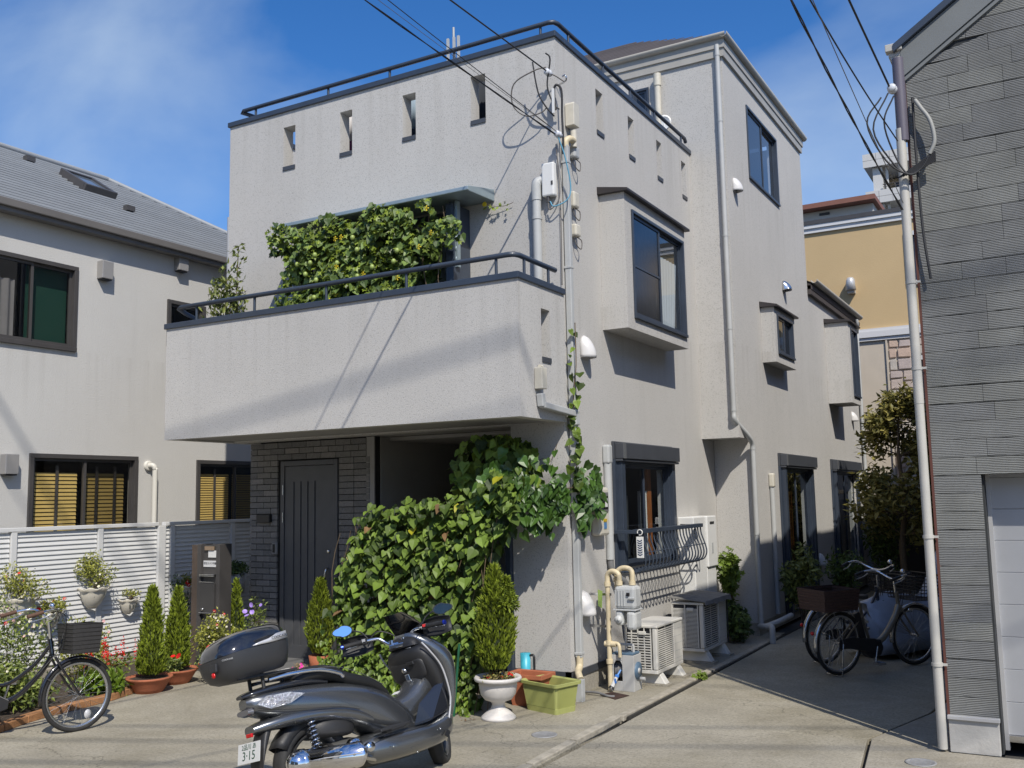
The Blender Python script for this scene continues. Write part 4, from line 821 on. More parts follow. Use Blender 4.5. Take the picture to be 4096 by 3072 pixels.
# terrace clutter seen over the parapet
for x, y, w_, h_ in ((-7.55, 9.1, .5, .26), (-5.35, 9.1, .55, .28)):
    m_ = MB(); m_.box(x-w_/2, x+w_/2, y-.15, y+.15, 6.70, 6.72+h_*.25); m_.box(x-w_/2+.03, x-w_/2+.06, y-.02, y+.02, 5.55, 6.70); m_.box(x+w_/2-.06, x+w_/2-.03, y-.02, y+.02, 5.55, 6.70)
    q = ob('drying_rack', m_, M('grey aluminium', (.30, .31, .32), .45, .3)); tag(q, 'grey drying rack behind the roof railing near its '+('outer' if x < -6 else 'cable')+' end', 'rack')
    for k in range(4): m_ = MB(); m_.tube([(x-w_/2, y-.12+k*.08, 6.80), (x+w_/2, y-.12+k*.08, 6.80)], .008, 6); ob('rod', m_, MATS['grey aluminium'], q)
def cloth(x0, x1, z0, z1, mat, label, mat2=None, zs=None):
    e_ = E('hanging_laundry', label, 'laundry', ((x0+x1)/2, 8.97, z0), 'laundry hung behind the roof parapet'); m_ = MB(); n = 10
    def strip(a, b, mt, nm):
        q = MB(); v = []
        for z in (a, b):
            for k in range(n+1): v.append((x0+(x1-x0)*k/n, 8.97+.012*math.sin(k*1.9+z*3), z))
        q.add(v, [(k, k+1, n+2+k, n+1+k) for k in range(n)], True); o_ = ob(nm, q, mt, e_); b_ = o_.modifiers.new('t', 'SOLIDIFY'); b_.thickness = .004
    strip(zs if zs else z0, z1, mat, 'cloth')
    if mat2: strip(z0, zs, mat2, 'lower_cloth')
    q = MB(); q.tube([(x0-.1, 8.97, z1+.005), (x1+.1, 8.97, z1+.005)], .008, 6); ob('rod', q, MATS['grey aluminium'], e_)
cloth(-7.66, -7.16, 5.75, 6.60, M('white cotton', (.6, .58, .56), .9), 'white and plum laundry visible through the second roof slit', M('plum cotton', (.16, .03, .08), .9), 6.26)
cloth(-6.72, -6.26, 5.75, 6.60, M('pale blue cotton', (.30, .38, .44), .9), 'pale blue and dark laundry visible through the third roof slit', M('dark cotton', (.03, .035, .045), .9), 6.22)
cloth(-5.78, -5.30, 5.75, 6.60, MATS['dark cotton'], 'dark cloth visible through the roof slit nearest the cable corner')
# ================================================================== boxes, insulators and service cables
CAB = M('black cable', (0.022, 0.022, 0.024), .6)
GCAB = M('grey cable', (0.13, 0.12, 0.11), .6)
BCAB = M('blue cable', (0.10, 0.30, 0.42), .5)
def insulator(c, label, d=(0, -1, 0)):
    c = Vector(c); m_ = MB(); pr = [(.001, -.05), (.022, -.05), (.035, -.035), (.022, -.02), (.022, -.005), (.038, .01), (.022, .03), (.028, .045), (.001, .05)]
    m_.lathe(pr, c, 12, 'y'); q = ob('insulator', m_, M('glazed white ceramic', (.62, .64, .68), .15, spec=.8)); tag(q, label, 'insulator'); return q
insulator((-4.285, 8.42, 6.185), 'white ceramic insulator on the upper service cable at the house corner')
insulator((-4.21, 8.46, 5.53), 'small white insulator holding the lower cables above the corner pipe')
def cable(pts, r, label, mat=CAB, name='service_cable', grp=None, n=6, sub=5, cat='cable'):
    m_ = MB(); m_.tube(smoothpath(pts, sub), r, n); q = ob(name, m_, mat); tag(q, label, cat, grp); return q
def sag(p, q, s, n=10):
    p, q = Vector(p), Vector(q); return [p.lerp(q, i/n)-Vector((0, 0, s*4*(i/n)*(1-i/n))) for i in range(n+1)]
cable(sag((-4.285, 8.37, 6.19), (-4.55, -14, 6.9), .30), .0075, 'thick black cable running overhead to the topmost insulator')
def twisted(p, q, s, r, pitch, label, n=90):
    base = sag(p, q, s, n); m_ = MB()
    for ph in (0, math.pi): m_.tube([b+Vector((math.cos(i*pitch+ph)*r*1.1, 0, math.sin(i*pitch+ph)*r*1.1)) for i, b in enumerate(base)], r, 5)
    q_ = ob('twisted_cable', m_, CAB); tag(q_, label, 'cable'); return q_
twisted((-4.22, 8.42, 5.52), (-5.0, -14, 7.6), .34, .0045, 1.0, 'twisted black cable sagging lowest to the corner insulator')
cable(sag((-4.21, 8.42, 5.55), (-4.55, -14, 7.6), .22), .0038, 'thin black cable just above the twisted one')
cable(sag((-4.20, 8.42, 5.54), (-4.8, -14, 7.6), .29), .0022, 'finest grey wire between the two lower cables', GCAB)
# loops hanging from the corner
cable([(-4.30, 8.40, 6.24), (-4.40, 8.33, 6.20), (-4.62, 8.30, 6.10), (-4.66, 8.34, 5.90), (-4.55, 8.40, 5.78), (-4.40, 8.44, 5.79), (-4.33, 8.46, 5.84)], .007, 'widest thin cable loop beside the house corner', GCAB)
cable([(-4.42, 8.34, 6.30), (-4.40, 8.36, 6.10), (-4.38, 8.40, 5.95), (-4.32, 8.46, 5.82), (-4.27, 8.50, 5.75)], .008, 'dark cable dropping from the thick overhead cable', CAB)
cable([(-4.27, 8.34, 6.36), (-4.24, 8.38, 6.30), (-4.30, 8.42, 6.05), (-4.25, 8.46, 5.86), (-4.20, 8.48, 5.80)], .008, 'narrow dark loop crossing the upper insulator', CAB)
cable([(-4.235, 8.47, 5.80), (-4.25, 8.47, 6.00), (-4.22, 8.47, 6.06), (-4.18, 8.50, 6.0), (-4.19, 8.52, 5.75), (-4.19, 8.53, 5.5), (-4.20, 8.54, 5.35)], .012, 'heavy black cable bent over at the corner and running down', CAB)
mb = MB(); mb.box(-4.262, -4.240, 8.44, 8.46, 5.76, 6.02); tag(ob('marker_plate', mb, WHITE2), 'slim white marker strip on the heavy cable at the corner', 'plate')
cable([(-4.19, 8.58, 6.13), (-4.23, 8.50, 6.16), (-4.27, 8.44, 6.18)], .006, 'short tie wire between hook and upper insulator', GCAB)
mb = MB(); mb.tube(smoothpath([(-4.27, 8.62, 6.13), (-4.20, 8.60, 6.13), (-4.16, 8.58, 6.15), (-4.17, 8.57, 6.19), (-4.20, 8.57, 6.18)], 3), .009, 6); tag(ob('wall_hook', mb, STEEL), 'steel wall hook for the upper service cable', 'hook')
cable([(-4.21, 8.46, 5.50), (-4.16, 8.50, 5.30), (-4.13, 8.55, 5.0), (-4.16, 8.52, 4.86), (-4.28, 8.47, 4.80), (-4.33, 8.48, 4.86)], .007, 'pale blue cable looping from lower insulator to white box', BCAB)
cable([(-4.26, 8.50, 5.45), (-4.255, 8.53, 5.2), (-4.25, 8.53, 4.9), (-4.34, 8.49, 4.78), (-4.36, 8.49, 4.86)], .006, 'grey cable running behind the blue one to the white box', GCAB)
cable([(-4.24, 8.53, 4.86), (-4.24, 8.53, 4.6), (-4.245, 8.53, 4.0)], .006, 'thin dark cable beside the corner pipe', GCAB)
# junction boxes
def jbox(x0, x1, y0, y1, z0, z1, label, mat=WHITE2, name='junction_box', bv=.016):
    m_ = MB(); m_.box(x0, x1, y0, y1, z0, z1); q = ob(name, m_, mat, bevel=bv); tag(q, label, 'box'); return q
q = jbox(-4.42, -4.28, 8.47, 8.549, 4.92, 5.27, 'white cable junction box left of the corner pipe'); m_ = MB(); m_.box(-4.31, -4.29, 8.465, 8.469, 5.03, 5.07); ob('label_plate', m_, BRONZE, q)
m_ = MB(); m_.tube([(-4.36, 8.50, 4.86), (-4.36, 8.50, 4.92)], .02, 8); ob('gland', m_, BRONZE, q)
for y0, z0, h_, lb in ((8.80, 5.40, .13, 'small grey box hanging under the beige hopper'), (8.76, 4.86, .17, 'upper of two small cream boxes right of the corner pipe'), (8.78, 4.56, .13, 'lower of two small cream boxes right of the corner pipe')):
    q = jbox(-4.268, -4.19, y0, y0+.12, z0, z0+h_, lb, CREAMW if z0 < 5.2 else PVC, bv=.02)
    m_ = MB(); m_.tube(smoothpath([(-4.23, y0+.05, z0), (-4.22, y0+.05, z0-.08), (-4.2, y0+.12, z0-.12), (-4.2, y0+.14, z0-.03), (-4.22, y0+.07, z0+.0)], 4), .006, 6); ob('cable_tail', m_, GCAB, q)
# electricity meter on the side wall
MET = E('electricity_meter', 'cream electricity meter box half hidden by ivy beside the corner pipe', 'electricity meter', (-4.2, 9.2, 1.6))
mb = MB(); mb.box(WS+.001, -4.16, 9.08, 9.32, 1.50, 1.99); ob('case', mb, CREAMW, MET, bevel=.025)
mb = MB(); mb.box(-4.16, -4.148, 9.13, 9.28, 1.74, 1.94); ob('meter_frame', mb, M('grey frame', (.16, .16, .16), .4), MET, bevel=.01)
mb = MB(); mb.box(-4.148, -4.143, 9.155, 9.255, 1.77, 1.90); ob('meter_window', mb, M('black gloss', (.012, .012, .012), .1), MET)
mb = MB(); mb.box(-4.159, -4.154, 9.16, 9.24, 1.64, 1.67); ob('yellow_label', mb, M('yellow label', (.5, .35, .02), .5), MET); mb = MB(); mb.box(-4.159, -4.154, 9.17, 9.23, 1.57, 1.63); ob('blue_label', mb, M('blue label', (.08, .2, .4), .5), MET)
mb = MB(); mb.box(-4.143, -4.140, 9.18, 9.235, 1.79, 1.88); ob('dial', mb, WHITE2, MET)
# ------------------------------------------------------------------ right hand building cables
insulator((-.975, 7.86, 5.03), 'white insulator bracket on the tiled building edge')
RBL = 'beside the tiled building edge'
cable(sag((-.99, 7.82, 5.04), (-1.95, -6, 9.6), .5), .008, 'thick black cable rising overhead from the tiled building insulator')
cable(sag((-.96, 7.84, 4.60), (-1.9, -6, 9.4), 1.1, 14), .0055, 'lowest slack cable reaching the tiled building edge')
cable(sag((-.95, 7.84, 4.10), (-1.75, -6, 9.6), .5, 12), .003, 'fine wire falling behind the cables to the pale downpipe', GCAB)
twisted((-.96, 7.85, 4.05), (-1.86, -6, 9.5), .8, .0045, 1.0, 'twisted cable falling to the bracket under the corrugated hose')
for i, (a_, b_, c_) in enumerate((((-1.05, 7.78, 4.95), (-1.16, 7.74, 4.75), (-1.05, 7.80, 4.45)), ((-1.0, 7.80, 4.98), (-1.12, 7.76, 4.7), (-1.0, 7.82, 4.42)), ((-.96, 7.80, 4.95), (-1.04, 7.78, 4.75), (-.99, 7.84, 4.5)))):
    cable([a_, b_, c_, (-.90, 7.84, 4.32), (-.80, 7.86, 4.36), (-.72, 7.87, 4.50)], .007, ['outermost', 'middle', 'innermost'][i]+' of three drooping cable loops at the tiled building', CAB)
cable([(-.82, 7.90, 4.92), (-.78, 7.88, 4.84), (-.72, 7.87, 4.72), (-.70, 7.87, 4.56), (-.74, 7.87, 4.46)], .016, 'corrugated grey hose curving over the tile siding', M('grey corrugated hose', (.30, .30, .28), .6))
cable([(-.84, 7.92, 4.95), (-.84, 7.9, 4.5), (-.83, 7.9, 3.9), (-.80, 7.91, 3.5)], .010, 'dark cable strapped down the tiled building corner', CAB)
mb = MB()
for k in range(7): mb.tube([(-.86-.02*k, 7.86, 4.33-.004*k), (-.70, 7.87, 4.40+.012*k)], .006, 5)
tag(ob('cable_bundle', mb, CAB), 'black bundle of cable ties crossing the pale downpipe', 'cable')
# street cables overhead that throw the soft bands of shade
def street(p, d, r, lb):
    p = Vector(p); d = Vector(d).normalized(); cable([p-d*16, p-d*5, p, p+d*5, p+d*18], r, lb, name='street_cable', n=8, cat='cable', sub=2)
def back(pt, t): return Vector(pt)+Vector((1, -1, 1.543))*t
street(back((-6.3, 7.6, 3.26), 8.5), (1, .125, -.015), .026, 'overhead street cable shading the balcony front')
street(back((-5.1, 7.6, 2.79), 8.8), (1, .125, -.010), .016, 'overhead street cable shading the balcony underside edge')
street(back((-7.2, 4.75, 0), 7.0), (1, .42, 0), .018, 'overhead street cable shading the paving near the scooter')
street(back((-6.9, 5.6, 0), 7.5), (1, .42, 0), .015, 'overhead street cable shading the paving by the bicycle')
street(back((-4.1, 7.4, 0), 7.0), (1, .45, 0), .014, 'overhead street cable shading the paving by the urn')
# ================================================================== gas meter, water heater, air conditioners
GM = E('gas_meter', 'grey gas meter with cream pipes in front of the house side wall', 'gas meter', (-3.9, 9.0, 0)); GR = M('gas meter grey', (.50, .51, .50), .45, var=.04)
mb = MB(); mb.box(-3.965, -3.745, 8.93, 9.10, .80, 1.02); ob('upper_case', mb, GR, GM, bevel=.03)
mb = MB(); mb.box(-3.98, -3.74, 8.92, 9.11, .785, .80); ob('seam_flange', mb, GR, GM, bevel=.004)
mb = MB(); mb.box(-3.965, -3.885, 8.93, 9.08, .64, .784); ob('lower_case', mb, GR, GM, bevel=.025); mb = MB(); mb.box(-3.845, -3.745, 8.92, 9.10, .60, .784); ob('lower_case', mb, GR, GM, bevel=.03)
mb = MB(); mb.lathe([(.001, -.03), (.035, -.028), (.04, 0)], (-3.925, 8.93, .70), 14, 'y'); mb.lathe([(.001, -.045), (.012, -.045), (.012, -.02)], (-3.91, 8.93, .70), 10, 'y'); ob('round_cover', mb, GR, GM)
mb = MB(); mb.box(-3.83, -3.80, 8.915, 8.93, .93, .96); ob('dial_window', mb, BLACK, GM); mb = MB(); mb.box(-3.81, -3.745, 8.905, 8.929, .895, .92); ob('dial_cover', mb, GR, GM, bevel=.006)
mb = MB()
for k in range(4): mb.box(-3.955+k*.03, -3.945+k*.03, 8.922, 8.931, .83, .98)
ob('case_rib', mb, GR, GM)
def pipe(path, r, name='pipe', mat=CREAM, parent=GM, sub=4): m_ = MB(); m_.tube(smoothpath(path, sub), r, 12); return ob(name, m_, mat, parent)
mb = MB(); mb.tube([(-4.065, 9.0, 0), (-4.065, 9.0, 1.06)], .024, 12); ob('pipe', mb, CREAM, GM)
pipe([(-4.065, 9.0, 1.05), (-4.06, 9.0, 1.12), (-4.02, 8.99, 1.155), (-3.97, 8.98, 1.155), (-3.93, 8.98, 1.12), (-3.93, 8.98, 1.04)], .026, 'elbow_pipe')
mb = MB(); mb.tube([(-3.99, 9.06, .90), (-3.99, 9.06, 1.09)], .022, 12); ob('pipe', mb, CREAM, GM)
pipe([(-3.99, 9.06, 1.08), (-3.98, 9.06, 1.15), (-3.93, 9.06, 1.185), (-3.86, 9.05, 1.185), (-3.82, 9.05, 1.15), (-3.82, 9.05, 1.04)], .025, 'elbow_pipe')
for x, y, z in ((-3.93, 8.98, 1.045), (-3.82, 9.05, 1.045), (-4.065, 9.0, 1.03), (-4.065, 9.0, .46), (-4.065, 9.0, .28), (-3.99, 9.06, 1.07)): m_ = MB(); m_.tube([(x, y, z-.02), (x, y, z+.02)], .034, 12); ob('pipe_union', m_, CREAM, GM)
mb = MB(); mb.tube([(-4.11, 9.0, .45), (-3.99, 9.0, .45)], .028, 10); mb.tube(smoothpath([(-4.0, 9.0, .46), (-3.96, 8.99, .45), (-3.95, 8.99, .38), (-3.95, 8.99, .33)], 3), .018, 8); ob('valve', mb, CREAM, GM)
for z in (.62, .93): m_ = MB(); m_.box(-4.262, -4.03, 8.99, 9.01, z-.012, z+.012); ob('pipe_bracket', m_, STEEL, GM)
mb = MB(); mb.add([(-4.15, 8.95, .98), (-4.09, 8.93, .97), (-4.10, 8.93, .80), (-4.15, 8.95, .82)], [(0, 1, 2, 3)]); ob('green_tag', mb, M('lime tag', (.35, .5, .12), .5), GM)
# sunken meter pit
mb = MB(); mb.prism([(-4.07, 8.76), (-3.85, 8.62), (-3.80, 8.84), (-4.02, 8.93)], 2, .001, .006); PT = ob('drain_pit', mb, M('rusty pit', (.045, .022, .015), .9, var=.4, vs=15)); tag(PT, 'rusty square pit in the paving below the gas meter', 'pit')
mb = MB(); mb.tube(smoothpath([(-4.25, 8.75, .02), (-4.08, 8.72, .03), (-3.96, 8.70, .012), (-3.90, 8.72, .008)], 4), .012, 8); ob('hose_end', mb, M('dark grey hose', (.16, .16, .16)), PT)
# water heater
WH = E('water_heater', 'slim white wall mounted water heater right of the window grille', 'water heater', (-4.1, 12.0, .6))
mb = MB(); mb.box(WS+.001, -4.06, 11.62, 12.06, .62, 1.62); ob('case', mb, WHITE2, WH, bevel=.012); mb = MB(); mb.box(WS+.001, -4.035, 12.065, 12.42, .98, 1.62); ob('burner_case', mb, WHITE2, WH, bevel=.012); mb = MB(); mb.box(WS+.001, -4.06, 12.065, 12.42, .60, .975); ob('pipe_cover', mb, WHITE2, WH, bevel=.012)
mb = MB(); mb.box(-4.036, -4.030, 12.16, 12.32, 1.52, 1.55); ob('flue_slot', mb, BLACK, WH); mb = MB(); mb.box(-4.036, -4.031, 12.2, 12.26, 1.15, 1.28); ob('label_plate', mb, PVC, WH)
# air conditioner outdoor units
ACW = M('ivory enamel', (.60, .585, .54), .4, var=.04, vs=6, streak=.15); VO = M('fan void', (.02, .022, .028), .6)
def acunit(x0, x1, y0, y1, z0, z1, label, cover=False):
    A = E('air_conditioner', label, 'air conditioner', ((x0+x1)/2, (y0+y1)/2, 0), 'outdoor air conditioner units along the house side wall'); 
    m_ = MB(); m_.box(x0+.02, x1-.02, y0+.02, y1-.02, z0+.01, z1-.01); ob('core', m_, VO, A)
    m_ = MB(); m_.box(x0, x1+.008, y0-.006, y1+.006, z1-.028, z1); ob('lid', m_, ACW, A, bevel=.008)
    m_ = MB(); m_.box(x0, x1, y0, y1, z0, z0+.035); ob('base_pan', m_, ACW, A, bevel=.004)
    m_ = MB(); m_.box(x1-.05, x1, y0, y0+.06, z0+.036, z1-.029); ob('corner_post', m_, ACW, A, bevel=.012)
    yf = y0+(y1-y0)*.66
    m_ = MB(); m_.box(x1-.02, x1, yf, y1, z0+.036, z1-.029); ob('service_panel', m_, ACW, A, bevel=.006)
    m_ = MB()
    for k in range(5): m_.box(x1-.001, x1+.0015, yf+.004, y1-.006, z0+.08+k*(z1-z0-.1)/5, z0+.083+k*(z1-z0-.1)/5)
    ob('panel_line', m_, PVC, A)
    n = 19; m_ = MB()
    for k in range(n):
        z = z0+.045+(z1-z0-.085)*k/n; m_.box(x1-.010, x1-.002, y0+.062, yf-.004, z, z+.0105)
    for yy in (y0+.062, (y0+.06+yf)/2, yf-.012): m_.box(x1-.02, x1-.013, yy, yy+.01, z0+.04, z1-.035)
    ob('fan_grille', m_, ACW, A, kind='stuff')
    m_ = MB(); n = 14 if not cover else 30
    for k in range(n):
        z = z0+.045+(z1-z0-.11)*k/n; m_.box(x0+.012, x1-.062, y0-.002, y0+.008, z, z+(.011 if not cover else .008))
    for k in range(5 if not cover else 3):
        xx = x0+.005+(x1-x0-.075)*k/(4 if not cover else 2); m_.box(xx, xx+.010, y0-.001, y0+.012, z0+.04, z1-.03)
    ob('side_grille', m_, ACW, A, kind='stuff')
    m_ = MB(); m_.box(x1-.19, x1-.11, y0-.022, y0+.002, z1-.095, z1-.06); ob('handle', m_, ACW, A, bevel=.006)
    for yy in (y0+.10, y1-.14):
        m_ = MB(); v = [(x1-.02, yy-.01, z0-.002), (x1+.00, yy+.05, z0-.002), (x1+.055, yy-.03, .02), (x1+.055, yy+.08, .02), (x0-.0, yy-.01, z0-.002), (x0, yy+.05, z0-.002), (x0-.03, yy-.03, .02), (x0-.03, yy+.08, .02)]
        m_.add(v, [(0, 2, 3, 1), (4, 5, 7, 6), (0, 4, 6, 2), (1, 3, 7, 5), (0, 1, 5, 4), (2, 6, 7, 3)]); ob('foot', m_, ACW, A, bevel=.006)
        m_ = MB(); m_.box(x0-.05, x1+.085, yy-.06, yy+.11, 0, .019); ob('pad', m_, CONC2, A)
    if cover:
        m_ = MB(); n = 10; rng = random.Random(4)
        top = []; 
        for i in range(n+1):
            yy = y0-.04+(y1-y0+.10)*i/n; top.append([(x0-.02, yy, z1+.05+.02*rng.random()), ((x0+x1)/2, yy, z1+.035+.012*rng.random()), (x1+.04, yy+.01*rng.random(), z1+.012+.008*rng.random()), (x1+.055, yy, z1-.02-.03*rng.random())])
        m_.loft(top, False, False, False); q_ = ob('rain_cover', m_, M('grey weathered board', (.17, .165, .155), .8, var=.2, vs=12), A); b_ = q_.modifiers.new('t', 'SOLIDIFY'); b_.thickness = .008
        m_ = MB(); m_.tube([(x1+.02, y1-.02, z0+.0), (x1+.02, y1-.02, z1)], .008, 6); ob('strap', m_, BLACK, A)
    return A
acunit(-4.05, -3.70, 9.34, 10.08, .125, .60, 'ivory air conditioner unit directly beneath the window grille')
acunit(-4.08, -3.70, 10.78, 11.62, .135, .68, 'ivory air conditioner unit under a weathered grey board', True)
# hose reel
HR = E('hose_reel', 'grey and blue hose reel cart beside the gas pipes', 'hose reel', (-3.95, 9.1, 0)); GP = M('pale grey plastic', (.42, .42, .41), .5, var=.04); BL = M('dusty blue plastic', (.09, .15, .22), .5)
hx0, hx1, hy0, hy1 = -4.06, -3.83, 9.02, 9.22
def archplate(m_, cx, y, hw, z0, z1, hole=None):
    pass
mb = MB(); n = 12
out_ = [(hx0-.012, .0), (hx1+.012, .0), (hx1-.012, .345), (hx0+.012, .345)]
hole = [(-3.99+.045*math.cos(R(a)), .245+.045*math.sin(R(a))) for a in range(180, -1, -20)]+[(-3.945, .13)]+[(-3.99+.045*math.cos(R(a)), .13-.035*math.sin(R(a))) for a in range(20, 161, 20)]+[(-4.035, .13)]
# front plate with an arched opening: strips around the hole
L_, R_ = -4.036, -3.944
for (a0, a1, b0, b1) in ((hx0-.008, L_, .0, .345), (R_, hx1+.008, .0, .345), (L_, R_, .0, .095), (L_, R_, .29, .345)): mb.box(a0, a1, hy0, hy0+.012, b0, b1)
mb.prism([(L_, .25), (L_, .29), (-4.01, .29)], 1, hy0, hy0+.012); mb.prism([(R_, .25), (-3.965, .29), (R_, .29)], 1, hy0, hy0+.012)
mb.box(hx1-.004, hx1+.008, hy0+.012, hy1, 0, .345); mb.box(hx0-.008, hx0+.004, hy0+.012, hy1, 0, .345); mb.box(hx0, hx1, hy1-.012, hy1, 0, .345); ob('frame', mb, GP, HR, bevel=.004)
mb = MB(); mb.box(hx0+.004, hx1-.004, hy0+.01, hy1-.01, .345, .365); ob('top_tray', mb, BL, HR, bevel=.004)
mb = MB(); mb.lathe([(.085, 0), (.085, .012), (.001, .014)], (hx1+.008, (hy0+hy1)/2, .19), 24, 'x'); ob('side_disc', mb, BL, HR); mb = MB(); mb.lathe([(.028, .012), (.028, .02), (.001, .022)], (hx1+.008, (hy0+hy1)/2, .19), 16, 'x'); ob('disc_hub', mb, GP, HR)
mb = MB(); mb.tube([(hx1+.02, hy0+.13, .11), (hx1+.07, hy0+.13, .11)], .018, 10); ob('crank_knob', mb, GP, HR)
mb = MB(); mb.tube(smoothpath([(hx0+.03, 9.12, .36), (hx0+.03, 9.12, .42), (hx0+.05, 9.12, .435), (hx1-.05, 9.12, .435), (hx1-.03, 9.12, .42), (hx1-.03, 9.12, .36)], 3), .013, 8); ob('carry_handle', mb, GP, HR)
mb = MB()
for k in range(6): mb.tube(arcpts((-4.03+.016*k, 9.11, .19), .062, 0, 360, 20, 'yz'), .009, 8, False)
ob('hose_coil', mb, M('dark grey hose', (.1, .1, .1)), HR)
mb = MB(); mb.tube([(-3.965, 9.03, .20), (-3.985, 8.99, .15)], .010, 8); noz = ob('hose_lead', mb, M('sky blue plastic', (.1, .25, .55), .4), HR)
NZ = E('hose_nozzle', 'blue and white spray nozzle leaning on the hose reel', 'hose nozzle', (-4.0, 8.96, .1))
mb = MB(); mb.tube([(-3.985, 8.985, .15), (-4.025, 8.94, .045)], [.018, .02], 10); ob('grip', mb, WHITE2, NZ); mb = MB(); mb.tube([(-3.982, 8.988, .16), (-3.988, 8.98, .14)], .022, 10); ob('collar', mb, M('bright blue plastic', (.05, .2, .6), .4), NZ)
mb = MB(); mb.tube([(-4.024, 8.945, .052), (-4.032, 8.932, .03)], [.024, .03], 14); ob('spray_head', mb, BLACK, NZ); mb = MB(); mb.tube([(-4.031, 8.933, .031), (-4.033, 8.930, .027)], .025, 14); ob('spray_face', mb, WHITE2, NZ)
mb = MB(); mb.box(-3.998, -3.985, 8.945, 8.97, .085, .13); ob('blue_label', mb, MATS['bright blue plastic'], NZ)
# plastic hanger tag on the grille
HG = E('repellent_tag', 'white plastic tag with blue chevrons hanging on the window grille', 'tag', (-3.99, 9.66, 1.4))
mb = MB(); mb.box(-3.985, -3.905, 9.585, 9.597, 1.25, 1.47); ob('body', mb, WHITE2, HG, bevel=.004)
for k in range(7): mb = MB(); mb.add([(-3.972, 9.583, 1.285+k*.024), (-3.945, 9.583, 1.272+k*.024), (-3.918, 9.583, 1.285+k*.024), (-3.918, 9.583, 1.297+k*.024), (-3.945, 9.583, 1.284+k*.024), (-3.972, 9.583, 1.297+k*.024)], [(0, 1, 4, 5), (1, 2, 3, 4)]); ob('chevron', mb, M('navy print', (.01, .03, .09), .6), HG)
mb = MB(); mb.tube(arcpts((-3.945, 9.595, 1.515), .028, -110, 200, 12), .006, 6); ob('hook', mb, WHITE2, HG)
# manhole covers
for x, y, lb in ((-3.82, 7.14, 'round grey inspection cover in the paving before the urn'), (-1.05, 7.54, 'round pale cover in the paving before the tiled building')):
    m_ = MB(); m_.lathe([(.105, .0), (.105, .005), (.09, .006), (.088, .003), (.001, .003)], (x, y, .001), 28); q = tag(ob('inspection_cover', m_, M('cast grey cover', (.25, .25, .25), .6, var=.15, vs=30)), lb, 'cover')
    m_ = MB(); [m_.box(x-.07, x+.07, y-.07+k*.02, y-.064+k*.02, .004, .006) for k in range(8)]; ob('tread', m_, MATS['cast grey cover'], q)
# grey elbow pipes at the rear base
mb = MB(); mb.tube(smoothpath([(-3.72, 13.1, .14), (-3.60, 13.0, .16), (-3.45, 13.15, .22), (-3.42, 13.6, .24)], 4), .035, 8); tag(ob('drain_pipe', mb, PVC), 'low grey drain pipe curving along the wall base in shade', 'pipe')
mb = MB(); mb.tube(smoothpath([(-3.42, 12.6, 0), (-3.42, 12.6, .16), (-3.44, 12.63, .2), (-3.50, 12.66, .2)], 4), .04, 10); tag(ob('vent_pipe', mb, PVC), 'short upright grey vent pipe behind the board covered unit', 'pipe')
# distant antenna
AN = E('cell_antenna', 'distant cluster of pale mobile antennas above the roof rail', 'antenna', (-25.7, 40, 20)); mb = MB(); mb.tube([(-25.75, 40, 12), (-25.75, 40, 26.0)], .06, 8); ob('mast', mb, PVC, AN)
for dx in (-.32, .32, .05): mb = MB(); mb.box(-25.75+dx-.06, -25.75+dx+.06, 39.9, 40.0, 24.1, 25.45); ob('panel_antenna', mb, PVC, AN); mb = MB(); mb.tube([(-25.75+dx, 40, 24.8), (-25.75, 40, 24.8)], .03, 6); ob('arm', mb, PVC, AN)
mb = MB(); mb.box(-27, -24.5, 39, 42, 0, 21); ob('mast_building', mb, PAN, AN)
# ================================================================== plants
def leafcloud(pts, nrm, size, tv, tf, mat, name, parent=None, jitter=.6, down=None, sj=.3, **props):
    pts = np.asarray(pts); s = size*(1+RNG.uniform(-sj, sj, len(pts)))
    return scat_obj(name, tv, tf, pts, rots(nrm, jitter=jitter, down=down), s, mat, parent, **props)
# ------------------------------------------------------------------ the big ivy curtain on its net
IV = E('ivy_curtain', 'broad wall of heart shaped ivy leaves climbing a net across the porch', 'ivy', (-5.8, 7.8, 0))
def ivs(x, z):   # the leaning net surface: y as a function of x and z
    return 7.52+.27*min(1, z/1.7)+(-4.7-x)*.17
def ivtop(x):
    if x < -6.1: return 1.86-(-6.1-x)*.30
    if x < -5.0: return 1.86+(x+6.1)*.05
    return min(2.14, 1.92+(x+5.0)*.60)
def ivleft(z): return -6.54+.25*max(0, z-1.3)+.10*math.sin(z*5)-.04
def ivright(z):
    if z > 1.75: return -4.40
    if z > 1.3: return -4.46-.30*(1.75-z)/.45
    return -4.76-.05*math.sin(z*7)
P = []; tries = 0; rng = random.Random(5)
while len(P) < 2000 and tries < 60000:
    tries += 1; x = rng.uniform(-6.95, -4.3); z = rng.uniform(.02, 2.2)
    if z > ivtop(x)+.04*math.sin(x*23) or x < ivleft(z) or x > ivright(z): continue
    if z < .5 and rng.random() < .25: continue
    if math.sin(x*11+3*math.sin(z*6))*math.sin(z*13+x*5) > .55 and rng.random() < .75: continue
    P.append((x, ivs(x, z)-rng.uniform(-.04, .13), z))
P = np.array(P)
szs = np.array([(.055+.07*rng.random()**1.6) if p[2] > .55 else rng.uniform(.035, .07) for p in P])
order = np.argsort(-szs*(1+.3*(P[:, 2] > .6))); big = order[:280]; rest = order[280:]
nr = np.tile(np.array([.25, -1.0, .95]), (len(P), 1)); RT_ = rots(nr, jitter=.33, down=(.25, -.9, -.9))
